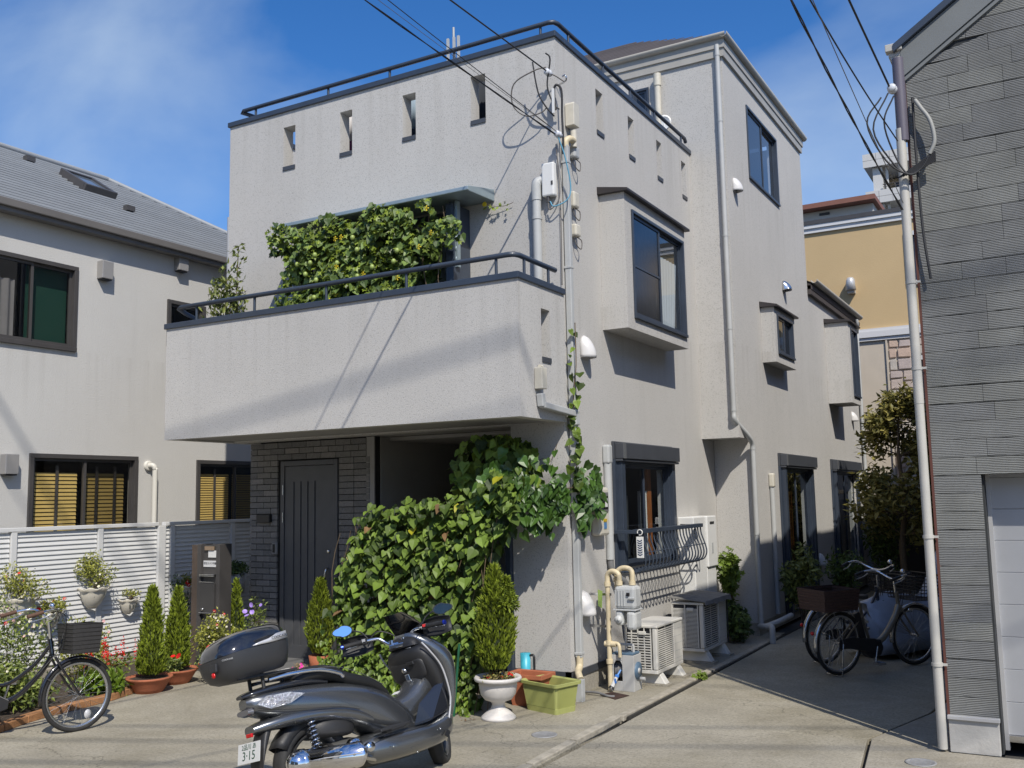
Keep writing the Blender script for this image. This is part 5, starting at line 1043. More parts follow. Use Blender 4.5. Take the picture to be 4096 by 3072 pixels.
lm = [MB().add(IVY_V, IVY_F).mesh('leaf', IVYM), MB().add([(x*1.12, y*.92, z_*1.6) for x, y, z_ in IVY_V], IVY_F).mesh('leaf', IVYM), MB().add(IVY_V, IVY_F).mesh('leaf', YELLM), MB().add([(x*.8, y*.9, z_*2.6) for x, y, z_ in IVY_V], IVY_F).mesh('leaf', M('brown leaf', (.17, .10, .04), .8, isl=.3, trans=.1))]
for c_, i in enumerate(big):
    k = 2 if c_ % 41 == 7 else (3 if c_ % 37 == 11 else c_ % 2)
    q = link('leaf', lm[k], IV); q.matrix_parent_inverse = Matrix.Translation((5.8, -7.8, 0))
    mw = Matrix.Identity(4)
    for a in range(3):
        for b in range(3): mw[a][b] = RT_[i][a][b]*szs[i]
        mw[a][3] = P[i][a]-(.03 if a == 1 else 0)
    q.matrix_basis = mw
V_, F_ = scat(IVY_V, IVY_F, P[rest], RT_[rest], szs[rest]); me = bpy.data.meshes.new('ivy_leaves'); me.from_pydata(V_.tolist(), [], F_); me.materials.append(IVYM); link('ivy_leaves', me, IV, kind='stuff')
# small bright lower leaves
Q = [(x, ivs(x, z)-rng.uniform(.0, .12), z) for x, z in ((rng.uniform(-6.8, -4.72), abs(rng.gauss(0, .30))) for _ in range(900)) if z < .95]
leafcloud(Q, [(0.15, -1, .5)]*len(Q), .05, IVY_V, IVY_F, M('young ivy leaf', (0.14, 0.21, 0.025), .45, isl=.35, trans=.25), 'young_leaves', IV, .35, (0, -.3, -1), kind='stuff')
# dark inner layer so that the net reads as dense, and stems
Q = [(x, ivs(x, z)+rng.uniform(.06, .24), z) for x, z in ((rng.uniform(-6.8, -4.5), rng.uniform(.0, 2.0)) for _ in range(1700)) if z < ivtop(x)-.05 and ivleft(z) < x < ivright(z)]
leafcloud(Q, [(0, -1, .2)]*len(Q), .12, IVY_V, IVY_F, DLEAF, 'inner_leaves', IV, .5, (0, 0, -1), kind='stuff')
mb = MB()
for k in range(26):
    x = -6.75+k*.085; mb.tube([(x+rng.uniform(-.03, .03)+.04*math.sin(z*4+k), ivs(x, z)+.03, z) for z in np.linspace(0, min(1.8, ivtop(x)-.1), 9)], .004, 5)
ob('stem', mb, STEM, IV, kind='stuff')
mb = MB(); mb.tube([(-4.86, 7.40, 0), (-4.83, 7.46, .62)], .012, 6); ob('net_pole', mb, M('green garden pole', (.01, .09, .04), .5), IV)
# ivy arm that reaches round the corner and up the pipe
IA = E('ivy_branch', 'ivy branch reaching past the column, over the meter and up the corner pipe', 'ivy', (-4.4, 8.4, 1.8))
arm = []
for _ in range(330):
    t = rng.random(); x = -4.75+t*.56; y = 8.42-.62*(1-t)**1.2; zc = 1.96+.06*math.sin(t*7); arm.append((x, y-rng.uniform(0, .10), zc+rng.gauss(0, .13)-.03))
for _ in range(110): arm.append((-4.17+rng.uniform(-.02, .06), 8.60+rng.uniform(0, .55)**1.3, 1.93+rng.gauss(0, .13)))
pipeL = []
zz = 2.0
while zz < 2.85: pipeL.append((-4.20+rng.uniform(-.03, .05), 8.60+rng.uniform(-.04, .06), zz)); zz += .028
for zz in (2.9, 2.96, 3.02, 3.1, 3.12, 3.22, 3.30, 3.36, 3.52, 3.55): pipeL.append((-4.18+rng.uniform(-.05, .06), 8.58+rng.uniform(-.05, .10), zz))
arm = np.array(arm); nr = np.where((arm[:, 1] > 8.58)[:, None], np.array([[1., -.5, .4]]), np.array([[.25, -1., .4]]))
leafcloud(arm, nr, .105, IVY_V, IVY_F, M('dark ivy leaf', (0.055, 0.115, 0.020), .4, isl=.45, trans=.18), 'ivy_leaves', IA, .35, (0, -.2, -1), kind='stuff')
RR = rots([(.7, -.8, .4)]*len(pipeL), jitter=.4, down=(.1, -.1, -1))
for i, p in enumerate(pipeL):
    q = link('leaf', lm[i % 2], IA); q.matrix_parent_inverse = Matrix.Translation((4.4, -8.4, -1.8)); s_ = rng.uniform(.075, .115)*(1 if p[2] < 3.2 else .6); mw = Matrix.Identity(4)
    for a in range(3):
        for b in range(3): mw[a][b] = RR[i][a][b]*s_
        mw[a][3] = p[a]
    q.matrix_basis = mw
mb = MB(); mb.tube(smoothpath([(-4.75, 7.85, 1.9), (-4.5, 8.15, 1.97), (-4.25, 8.5, 1.98), (-4.19, 8.60, 2.05), (-4.20, 8.64, 2.4), (-4.19, 8.61, 2.9), (-4.16, 8.62, 3.2), (-4.15, 8.60, 3.62)], 5), .005, 6)
mb.tube(smoothpath([(-4.62, 8.5, 2.2), (-4.5, 8.5, 2.28), (-4.42, 8.5, 2.24), (-4.36, 8.5, 2.35), (-4.34, 8.52, 2.42)], 4), .003, 5); ob('stem', mb, STEM, IA)
# shaded hanging mass under the balcony corner
HM = E('shaded_ivy', 'dark shaded ivy hanging under the balcony corner above the ivy curtain', 'ivy', (-4.9, 8.1, 2.2))
Q = []
for _ in range(650):
    x = rng.uniform(-5.6, -4.4); z = rng.uniform(1.85, 2.55)
    if (x+4.85)**2/.45**2*(1.0) + (z-2.15)**2/.38**2 > 1: continue
    Q.append((x, rng.uniform(8.0, 8.4), z))
leafcloud(Q, [(0, -1, .3)]*len(Q), .11, IVY_V, IVY_F, IVYM, 'ivy_leaves', HM, .5, (0, 0, -1), kind='stuff')
# ------------------------------------------------------------------ gourd vine on the balcony
BV = E('balcony_vine', 'green gourd vine with yellow flowers covering the balcony window', 'vine', (-6.4, 8.1, 4))
def bvok(x, z):
    top = 4.97+(x+7.7)*.0; r = -5.12 if z > 4.75 else (-5.08-.10*(4.75-z)*1.5)
    if z < 4.45: r = -5.35-.2*(4.45-z)*2
    l = -7.66 if z > 4.7 else -7.50+.1*math.sin(z*6)
    if x > -5.7 and rng.random() < .55+.4*(4.9-z > .45): return False
    if x > -5.45 and z > 4.75: return False
    return l < x < r and 3.90 < z < top+.05*math.sin(x*9)
Q = []
while len(Q) < 3000:
    x, z = rng.uniform(-7.8, -5.0), rng.uniform(3.85, 5.02)
    if math.sin(x*7.3+2*math.sin(z*5))*math.sin(z*9+x*3) > .62 and rng.random() < .75: continue
    if bvok(x, z): Q.append((x, 8.10-rng.uniform(0, .18)-.10*math.sin(x*6)*math.sin(z*7)*.6, z))
Q = np.array(Q); h_ = int(len(Q)*.62)
leafcloud(Q[:h_], [(.2, -1, .55)]*h_, .068, LOBE_V, LOBE_F, VINEM, 'lobed_leaves', BV, .5, (0, -.3, -1), kind='stuff')
leafcloud(Q[h_:], [(.2, -1, .5)]*(len(Q)-h_), .085, IVY_V, IVY_F, M('cucumber leaf', (0.065, 0.120, 0.025), .5, isl=.45, tint=(.13, .19, .045), trans=.2), 'broad_leaves', BV, .45, (0, -.3, -1), kind='stuff')
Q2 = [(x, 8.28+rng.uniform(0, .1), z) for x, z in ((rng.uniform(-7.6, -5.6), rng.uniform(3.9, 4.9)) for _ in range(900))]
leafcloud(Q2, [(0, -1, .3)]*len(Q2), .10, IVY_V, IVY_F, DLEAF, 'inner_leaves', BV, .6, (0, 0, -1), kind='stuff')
for i in range(13):
    x, z = rng.uniform(-7.5, -5.3), rng.uniform(4.0, 4.9); m_ = MB(); m_.add([(x+.03*a, 7.88+.01*abs(a), z+.03*b) for a, b in ((0, 0),)+tuple((math.cos(R(k*72+o)), math.sin(R(k*72+o))*1.0) for k in range(5) for o in (-14, 14))], [(0, 1+2*k, 2+2*k) for k in range(5)]+[(0, 2+2*k, 1+(2*k+2) % 10) for k in range(0)]); ob('flower', m_, YELF, BV)
GOU = M('young gourd', (.30, .38, .10), .4, var=.1)
for i in range(14):
    x, z = rng.uniform(-7.4, -5.8), rng.uniform(4.0, 4.7); m_ = MB(); m_.ball((x, 7.90, z), .026, 6, sz=1.15); ob('gourd', m_, GOU, BV)
mb = MB()
for k in range(12):
    x = -7.5+k*.19; mb.tube([(x+.05*math.sin(z*6+k), 8.12, z) for z in np.linspace(2.8, 4.9, 12)], .005, 5)
ob('stem', mb, STEM, BV, kind='stuff')
# stray tendril with flower at the canopy end
TV = E('vine_tendril', 'thin tendril with one yellow flower on the wall beyond the canopy', 'vine', (-4.95, 8.5, 5))
Q = [(-5.10+k*.025+rng.uniform(-.01, .01), 8.50, 4.93+.03*math.sin(k)+rng.uniform(-.02, .02)) for k in range(12)]; leafcloud(Q, [(0, -1, .4)]*len(Q), .045, LOBE_V, LOBE_F, VINEM, 'leaves', TV, .5, (0, 0, -1), kind='stuff')
mb = MB(); mb.tube(smoothpath([(-5.12, 8.45, 4.97), (-5.0, 8.50, 4.93), (-4.88, 8.52, 4.92), (-4.78, 8.52, 4.94)], 3), .003, 5); ob('stem', mb, STEM, TV)
mb = MB(); mb.add([(-5.08+.028*math.cos(R(a)), 8.44, 4.95+.028*math.sin(R(a))) for a in range(0, 360, 45)], [tuple(range(8))]); ob('flower', mb, YELF, TV)
# ------------------------------------------------------------------ shrubs with trunk and leaf crowns
def shrub(name, label, c, rx, ry, rz_, n, size, tv, tf, mat, cat='shrub', zc=None, stems=5, clumps=9, group=None, seed=1, jitter=.9, down=None, base=None):
    rg = np.random.default_rng(seed); e_ = E(name, label, cat, c, group); cx, cy, cz = c; zc = zc if zc is not None else rz_
    cl = [(rg.normal(0, .48, 3)) for _ in range(clumps)]; cl = [v/max(1, np.linalg.norm(v)) for v in cl]
    pts = []; nr = []
    while len(pts) < n:
        k = cl[rg.integers(0, clumps)]; d = rg.normal(0, 1, 3); d /= np.linalg.norm(d); r_ = rg.uniform(.55, 1)*.42
        p = k*.62+d*r_
        if p[2] < -1: continue
        q = np.array([cx+p[0]*rx, cy+p[1]*ry, cz+zc+p[2]*rz_])
        if q[2] < cz+.01: continue
        pts.append(q); nr.append(d*.6+np.array([.25, -.3, .6]))
    leafcloud(np.array(pts), np.array(nr), size, tv, tf, mat, 'crown', e_, jitter, down, kind='stuff')
    m_ = MB()
    for i in range(stems):
        k = cl[i % clumps]; m_.tube(smoothpath([(cx+rg.normal(0, .015), cy+rg.normal(0, .015), cz if base is None else base), (cx+k[0]*rx*.25, cy+k[1]*ry*.25, cz+zc*.5), (cx+k[0]*rx*.6, cy+k[1]*ry*.6, cz+zc+k[2]*rz_*.6)], 3), [.008]*4+[.004]*3, 5)
    ob('stem', m_, STEM, e_, kind='stuff'); return e_, np.array(pts)
def flowers(parent, pts, mat, size, name='flower', tv=PET_V, tf=PET_F, nrm=(.2, -.9, .5), mx=60):
    for i, p in enumerate(pts[:mx]):
        v, f = scat(tv, tf, np.array([p]), rots([nrm], jitter=.35), [size*random.uniform(.8, 1.2)]); me = bpy.data.meshes.new(name); me.from_pydata(v.tolist(), [], f); me.materials.append(mat); link(name, me, parent)
# balcony shrub
e_, _ = shrub('balcony_shrub', 'potted glossy shrub rising behind the left end of the balcony rail', (-8.50, 8.15, 2.9), .34, .25, .55, 420, .085, LEAF_V, LEAF_F, SHRUB, zc=1.35, stems=9, clumps=14, seed=3, down=(0, 0, 1), jitter=.8)
sp = RNG.uniform(0, 1, 90); leafcloud(np.stack([-8.30+.05*np.sin(sp*20)+RNG.normal(0, .03, 90), 8.15+RNG.normal(0, .03, 90), 4.3+sp*.62], 1), [(0, -.5, .8)]*90, .07, LEAF_V, LEAF_F, SHRUB, 'shoot', e_, .8, kind='stuff')
mb = MB(); mb.tube([(-8.36, 8.15, 3.6), (-8.30, 8.15, 4.92)], .006, 5); ob('stem', mb, STEM, e_)
mb = MB(); mb.lathe([(.001, 2.80), (.12, 2.80), (.15, 3.06), (.14, 3.06), (.13, 3.0), (.001, 3.0)], (-8.50, 8.15, 0), 18); ob('pot', mb, M('terracotta', (.36, .115, .055), .8, var=.12, vs=10, bump=.2), e_)
TC = MATS['terracotta']
# conifers
def conifer(name, label, x, y, z0, z1, r, n, lobes=((0, 0, 1),), prof=None, seed=0, grp='small conical conifers in pots'):
    e_ = E(name, label, 'conifer', (x, y, z0), grp); rg = np.random.default_rng(seed); pts = []; nr = []; H_ = z1-z0
    prof = prof or (lambda t: (1-t)**.75*(1-.35*max(0, .15-t)/.15))
    while len(pts) < n:
        t = rg.random()**1.25; a = rg.uniform(0, 2*math.pi); rr = r*prof(t)*(1+.14*math.sin(a*2+t*7+seed)+.10*math.sin(a*5-t*19+seed*2))
        q = rg.uniform(.72, 1.05); pts.append((x+rr*q*math.cos(a), y+rr*q*math.sin(a), z0+t*H_)); nr.append((math.cos(a), math.sin(a), .15))
    pts = np.array(pts); nr = np.array(nr)
    yv = nr*.45+np.array([0, 0, 1.0])+rg.normal(0, .33, nr.shape); yv /= np.linalg.norm(yv, axis=1)[:, None]
    xv = np.cross(yv, nr+rg.normal(0, .5, nr.shape)); xv /= np.linalg.norm(xv, axis=1)[:, None]; zv = np.cross(xv, yv)
    scat_obj('crown', SPRIG_V, SPRIG_F, pts, np.stack([xv, yv, zv], 2), .050*(1+rg.uniform(-.45, .6, n)), CONM, e_, kind='stuff')
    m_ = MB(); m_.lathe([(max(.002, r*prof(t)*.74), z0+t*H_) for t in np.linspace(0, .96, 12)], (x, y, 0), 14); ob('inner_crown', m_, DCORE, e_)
    m_ = MB(); m_.tube([(x, y, z0-.14), (x, y, z0+.2)], .016, 6); ob('trunk', m_, STEM, e_); return e_
def bowl(x, y, r, h, label, z0=0):
    m_ = MB(); m_.lathe([(.001, z0), (r*.62, z0), (r*.72, z0+h*.25), (r*.93, z0+h*.75), (r, z0+h*.86), (r*1.03, z0+h*.88), (r*1.03, z0+h), (r*.96, z0+h), (r*.92, z0+h*.85), (.001, z0+h*.82)], (x, y, 0), 32)
    q = ob('terracotta_bowl', m_, TC); tag(q, label, 'pot', 'terracotta bowls in front of the fence'); m2 = MB(); m2.lathe([(.001, z0+h*.87), (r*.93, z0+h*.86)], (x, y, 0), 20); ob('soil', m2, M('potting soil', (.04, .028, .018), .95, var=.4, vs=40, bump=.8, bs=60), q)
bowl(-8.36, 7.05, .225, .155, 'terracotta bowl nearest the red salvia'); bowl(-8.50, 7.52, .225, .15, 'terracotta bowl nearest the scooter box')
conifer('potted_conifer', 'conical conifer in the terracotta bowl beside the red salvia', -8.37, 7.08, .17, 1.03, .155, 3600, seed=1)
conifer('potted_conifer', 'conical conifer in the bowl right of the thick fence post', -8.52, 7.55, .16, .98, .150, 3400, seed=2)
conifer('door_conifer', 'small bright conifer standing right in front of the charcoal door', -7.42, 8.60, .22, 1.02, .165, 3000, seed=3, prof=lambda t: (1-t)**.6*(.55+.45*min(1, t*5)))
# urn conifer (two leaders)
UX, UY = -4.46, 7.50
e_ = conifer('urn_conifer', 'tall two pointed conifer growing from the white urn', UX-.02, UY, .42, 1.28, .165, 4600, seed=4, prof=lambda t: (.62+.38*math.sin(min(1, t*2.6)*1.57))*(1-t**2.2)**.8)
rg = np.random.default_rng(9); pts = []
for _ in range(1500):
    t = rg.random(); a = rg.uniform(0, 6.28); rr = .095*(1-t)**.7; pts.append((UX+.09+rr*math.cos(a), UY+rr*math.sin(a), .95+t*.25))
leafcloud(pts, [(0, 0, 1)]*len(pts), .05, SPRIG_V, SPRIG_F, CONM, 'side_leader', e_, 1.2, kind='stuff')
mb = MB(); mb.lathe([(.001, 0), (.155, 0), (.15, .02), (.11, .055), (.065, .09), (.055, .12), (.065, .145), (.12, .165), (.155, .21), (.168, .28), (.168, .315), (.205, .325), (.21, .345), (.20, .36), (.165, .345), (.155, .30), (.001, .29)], (UX, UY, 0), 36)
UR = tag(ob('urn', mb, M('white resin urn', (.60, .57, .53), .45, var=.07, vs=12, streak=.2), bevel=0), 'white pedestal urn beside the lime planter', 'urn')
mb = MB(); mb.lathe([(.001, .335), (.165, .33)], (UX, UY, 0), 20); ob('soil', mb, MATS['potting soil'], UR)
e_, p_ = shrub('urn_filler', 'reddish and green trailing filler around the urn rim', (UX, UY, .32), .19, .19, .07, 260, .035, LEAF_V, LEAF_F, M('reddish leaf', (.16, .09, .04), .6, isl=.5, tint=(.20, .19, .05), trans=.2), cat='plant', zc=.04, seed=8)
flowers(e_, p_[:5]+np.array([0, -.03, .02]), REDF, .035)
# lime planter box
LIME = M('lime plastic', (.34, .36, .12), .5, var=.05, vs=4, streak=.08)
PL = E('planter_box', 'empty lime green ribbed plastic planter at the foot of the column', 'planter', (-4.22, 7.98, 0))
PL.rotation_euler = (0, 0, 0)
ca, sa = math.cos(R(17)), math.sin(R(17))
def pr_(u, v, z, c=(-4.20, 7.99)): return (c[0]+u*ca+v*sa, c[1]-u*sa+v*ca, z)
def rrect(hw, hd, r, z, n=4):
    o = []
    for cx, cy, a0 in ((hw-r, hd-r, 0), (-(hw-r), hd-r, 90), (-(hw-r), -(hd-r), 180), (hw-r, -(hd-r), 270)):
        for i in range(n+1): a = R(a0+90*i/n); o.append(pr_(cx+r*math.cos(a), cy+r*math.sin(a), z))
    return o
mb = MB(); mb.loft([rrect(.19, .13, .03, .0), rrect(.195, .135, .03, .045), rrect(.19, .13, .03, .047), rrect(.215, .155, .035, .235), rrect(.235, .175, .04, .237), rrect(.238, .178, .04, .262), rrect(.23, .17, .04, .266), rrect(.208, .148, .035, .255), rrect(.18, .12, .03, .03)], False); ob('body', mb, LIME, PL)
mb = MB()
for k in range(31):
    u = -.172+k*.0116; 
    for v0, v1 in ((-.1325, -.156),): mb.add([pr_(u, v0-.0, .05), pr_(u+.005, v0, .05), pr_(u*1.14+.005, v1, .225), pr_(u*1.14, v1, .225), pr_(u+.0025, v0-.005, .05), pr_(u*1.14+.0025, v1-.005, .225)], [(0, 4, 5, 3), (4, 1, 2, 5)])
for k in range(18):
    v = -.11+k*.0125; mb.add([pr_(.1925, v, .05), pr_(.1925, v+.005, .05), pr_(.216, v*1.14+.005, .225), pr_(.216, v*1.14, .225), pr_(.198, v+.0025, .05), pr_(.221, v*1.14+.0025, .225)], [(0, 4, 5, 3), (4, 1, 2, 5)])
ob('ribs', mb, LIME, PL, kind='stuff')
# terracotta trough and blue can behind the urn
mb = MB(); mb.loft([[(-4.62, 8.02, .0), (-4.34, 8.02, 0), (-4.34, 8.2, 0), (-4.62, 8.2, 0)], [(-4.66, 7.99, .25), (-4.30, 7.99, .25), (-4.30, 8.23, .25), (-4.66, 8.23, .25)], [(-4.68, 7.97, .25), (-4.28, 7.97, .25), (-4.28, 8.25, .25), (-4.68, 8.25, .25)], [(-4.68, 7.97, .29), (-4.28, 7.97, .29), (-4.28, 8.25, .29), (-4.68, 8.25, .29)], [(-4.64, 8.0, .285), (-4.32, 8.0, .285), (-4.32, 8.22, .285), (-4.64, 8.22, .285)], [(-4.62, 8.02, .02), (-4.34, 8.02, .02), (-4.34, 8.2, .02), (-4.62, 8.2, .02)]], False)
tag(ob('plant_trough', mb, TC, bevel=.004), 'terracotta trough hidden behind the urn and the lime planter', 'planter', )
mb = MB(); mb.lathe([(.001, 0), (.045, 0), (.05, .42), (.001, .42)], (-4.66, 8.36, 0), 16); q = tag(ob('watering_can', mb, M('turquoise plastic', (.06, .42, .55), .4)), 'small turquoise watering can beside the column base', 'watering can')
mb = MB(); mb.tube(smoothpath([(-4.61, 8.36, .40), (-4.57, 8.36, .40), (-4.565, 8.36, .33), (-4.57, 8.36, .25), (-4.61, 8.36, .24)], 3), .012, 6); ob('handle', mb, BLACK, q)
# ------------------------------------------------------------------ flower bed
BEDM = M('bed soil', (.055, .04, .028), .95, var=.4, vs=25, bump=1, bs=40)
mb = MB(); mb.prism([(-9.93, 4.2), (-8.02, 4.2), (-8.14, 5.3), (-8.30, 5.75), (-8.40, 6.5), (-8.60, 7.2), (-8.85, 7.6), (-9.93, 8.3)], 2, .001, .045); q = ob('soil_bed', mb, BEDM); q['kind'] = 'structure'
EDG = M('edging brick', (.36, .175, .075), .9, var=.2, vs=14, bump=.6, bs=60)
path = [(-7.95, 4.3), (-8.03, 4.75), (-8.12, 5.29), (-8.24, 5.58), (-8.30, 5.85), (-8.36, 6.54), (-8.50, 7.0), (-8.60, 7.28)]
BE = E('brick_edging', 'row of ochre bricks laid on the paving to edge the flower bed', 'edging', (-8.3, 5.8, 0))
P_ = [Vector((a, b, 0)) for a, b in path]; acc = []; 
for a, b in zip(P_[:-1], P_[1:]):
    L0 = (b-a).length; k = max(1, round(L0/.215))
    for i in range(k): acc.append((a.lerp(b, i/k), a.lerp(b, (i+1)/k)))
for a, b in acc:
    d = (b-a); ang = math.atan2(d.y, d.x)+random.uniform(-.03, .03); m_ = MB(); m_.obox((a+b)/2+Vector((0, 0, .032)), (d.length-.008, .10, .064), Matrix.Rotation(ang, 3, 'Z')); ob('brick', m_, EDG, BE, bevel=.006)
SV = M('bed leaf', (.10, .16, .03), .5, isl=.5, tint=(.20, .24, .05), trans=.22)
def bed(name, label, x, y, rx, ry, rz_, n, size, seed, tv=LEAF_V, tf=LEAF_F, mat=SV, fl=None, cat='flowering plant', **k):
    e_, p_ = shrub(name, label, (x, y, .04), rx, ry, rz_, n, size, tv, tf, mat, cat=cat, seed=seed, zc=rz_*.85, **k)
    for mat_, cnt, fs in (fl or ()):
        sel = p_[np.argsort(-(p_[:, 0]*.6-p_[:, 1]*.7+p_[:, 2]*.9)+np.random.default_rng(seed).normal(0, .12, len(p_)))][:cnt]; flowers(e_, sel+np.array([.02, -.02, .01]), mat_, fs, mx=cnt)
    return e_
bed('white_flower_bush', 'tall bush dotted with cream and pink blossoms at the left edge of the bed', -8.95, 5.15, .55, .6, .60, 3000, .042, 21, fl=((CRMF, 60, .036), (PINKF, 30, .03), (REDF, 8, .04)))
bed('cream_flower_bush', 'bush of cream blossoms behind the bicycle handlebar', -9.15, 6.0, .52, .50, .56, 2800, .040, 22, fl=((CRMF, 50, .034), (PINKF, 24, .03), (REDF, 5, .035)))
bed('yellow_green_bush', 'fine yellow green bush right of the bicycle basket', -9.15, 6.85, .38, .42, .44, 2400, .034, 23, mat=M('golden leaf', (.16, .20, .03), .5, isl=.4, tint=(.30, .30, .05), trans=.25), fl=((PINKF, 6, .03),))
bed('low_bed_foliage', 'low green foliage behind the bicycle front wheel', -8.62, 5.75, .34, .55, .26, 2000, .055, 24, fl=((CRMF, 8, .03), (REDF, 3, .035)))
bed('dark_bed_foliage', 'low leafy clump at the near end of the flower bed', -8.35, 4.95, .32, .40, .22, 1000, .055, 25, fl=((CRMF, 12, .03),))
bed('broad_leaf_clump', 'clump of broad lime leaves beside the brick edging', -8.57, 6.62, .24, .30, .14, 260, .11, 26, mat=M('lime leaf', (.14, .22, .02), .45, isl=.35, trans=.25))
sa_, p_ = shrub('red_salvia', 'red salvia spikes in front of the conifer bowls', (-8.72, 6.85, .04), .26, .26, .24, 420, .06, LEAF_V, LEAF_F, SV, cat='salvia', zc=.2, seed=27)
for k in range(13):
    x, y, z0 = -8.70+random.uniform(-.22, .24), 6.82+random.uniform(-.22, .24), random.uniform(.24, .40); pts = [(x+random.gauss(0, .012), y+random.gauss(0, .012), z0+t*.16) for t in np.linspace(0, 1, 22)]
    leafcloud(pts, [(.3, -.6, .4)]*22, .032, LEAF_V, LEAF_F, REDF, 'flower_spike', sa_, 1.0)
bed('mailbox_bush', 'cream and yellow flowering bush in front of the dark mailbox post', -8.45, 8.05, .42, .30, .40, 1700, .040, 28, mat=MATS['golden leaf'], fl=((CRMF, 22, .024), (REDF, 5, .035)))
bed('lower_mailbox_bush', 'low flowering bush behind the scooter box', -8.10, 7.75, .22, .26, .24, 800, .042, 29, fl=((REDF, 5, .05), (CRMF, 6, .035)))
pe_, p_ = shrub('violet_petunia', 'violet petunias standing above the scooter box', (-8.05, 8.25, .04), .20, .16, .30, 300, .045, LEAF_V, LEAF_F, SV, cat='petunia', zc=.52, seed=30, base=.04)
flowers(pe_, np.array([(-7.98, 8.1, .78), (-7.86, 8.12, .78), (-8.10, 8.12, .70), (-7.99, 8.12, .70), (-8.05, 8.1, .66)]), PURF, .050)
gr_, p_ = shrub('red_geranium', 'red geraniums in the bowl under the second conifer', (-8.42, 7.40, .12), .20, .14, .10, 260, .05, LEAF_V, LEAF_F, SV, cat='geranium', zc=.09, seed=31); flowers(gr_, np.array([(-8.30, 7.30, .32), (-8.26, 7.34, .32), (-8.05, 7.55, .40)]), REDF, .06)
cf = conifer('shaded_conifer', 'slim bright conifer between mailbox post and brick wall', -8.72, 8.60, .25, .98, .10, 900, seed=6)
cl_, p_ = shrub('fence_climber', 'narrow flowering climber beside the thick fence post', (-9.90, 8.80, .1), .08, .18, .55, 520, .045, LEAF_V, LEAF_F, DLEAF, cat='climber', zc=.55, seed=32); flowers(cl_, p_[::30][:12]+np.array([.04, -.03, 0]), CRMF, .03)
# pots hung on the fence
POTM = M('ivory glazed pot', (.60, .56, .47), .35, var=.06, vs=9)
def wallpot(y, z, r, label, n, sx, sz, seed, fl=((CRMF, 14, .026),), mat=MATS['golden leaf'], size=.042):
    """half round bowl with a wavy lip hung on the louvres"""
    cx = XF+.045; rings = []
    for t in np.linspace(0, 1, 8):
        rr = r*(.30+.70*math.sin(t*math.pi/2)**.75) if t < .86 else r*(1.0+.25*(t-.86)/.14); zz = z-.20*r/.13*(1-t)*.9
        rings.append([(cx+rr*.95*math.sin(math.pi*i/20), y-rr*math.cos(math.pi*i/20), zz+(.012*math.sin(i*math.pi/2.2)*(t > .9))) for i in range(21)])
    m_ = MB(); m_.loft(rings, True, False, False); m_.add(rings[0], [tuple(range(21))]); q = ob('hanging_pot', m_, POTM); b_ = q.modifiers.new('t', 'SOLIDIFY'); b_.thickness = .008
    tag(q, label, 'flower pot', 'ivory flower pots hung on the white fence')
    m_ = MB()
    for dy in (-.35, 0, .35):
        yy = y+dy*r; m_.add([(cx+r*.88*math.cos(dy), yy-.012, z-.05), (cx+r*.9*math.cos(dy), yy+.012, z-.045), (cx+r*.80*math.cos(dy), yy+.015, z-.10), (cx+r*.80*math.cos(dy), yy-.006, z-.105)], [(0, 1, 2, 3)])
    ob('dark_motif', m_, M('dark glaze motif', (.10, .11, .10), .5), q)
    e_, p_ = shrub('pot_plant', 'plant growing in the '+label.replace('ivory ', ''), (cx+r*.45, y, z), r*1.0*sx, r*1.15*sx, .16*sz, int(n*1.7), size*.85, LEAF_V, LEAF_F, mat, cat='pot plant', zc=.09*sz, seed=seed)
    for mat_, c_, s_ in fl: flowers(e_, p_[::max(1, len(p_)//c_)][:c_]+np.array([.02, -.01, .0]), mat_, s_, mx=c_)
wallpot(6.62, .93, .185, 'ivory pot leftmost on the fence with a bushy white flowered plant', 620, 1.9, 1.9, 41, ((CRMF, 22, .028), (REDF, 4, .03)))
wallpot(7.02, .74, .12, 'ivory pot low on the fence with trailing red flowers', 300, 2.0, .8, 42, ((REDF, 5, .04), (CRMF, 4, .025)))
wallpot(7.55, .96, .165, 'largest ivory pot on the fence with a tall bushy plant', 620, 1.5, 2.0, 43, ((CRMF, 14, .028),))
wallpot(8.05, .78, .12, 'ivory pot nearly empty beside the first conifer tip', 70, 1.1, .7, 44, ((CRMF, 3, .025), (REDF, 1, .035)))
wallpot(8.93, .86, .13, 'ivory pot right of the thick fence post with red geraniums', 130, 1.1, .9, 45, ((REDF, 5, .05), (CRMF, 5, .03)))
# shaded grey pot behind the mailbox
e_, p_ = shrub('shaded_pot_plant', 'dark plant in the shaded pot right of the mailbox post', (-9.85, 9.72, .95), .20, .26, .17, 420, .05, LEAF_V, LEAF_F, DLEAF, cat='pot plant', zc=.10, seed=46)
mb = MB(); mb.lathe([(.001, .70), (.09, .70), (.13, .96), (.12, .96), (.001, .92)], (-9.85, 9.72, 0), 18); tag(ob('shaded_pot', mb, M('shaded pot white', (.40, .39, .38), .5)), 'grey white pot in shade between mailbox post and brick wall', 'flower pot')
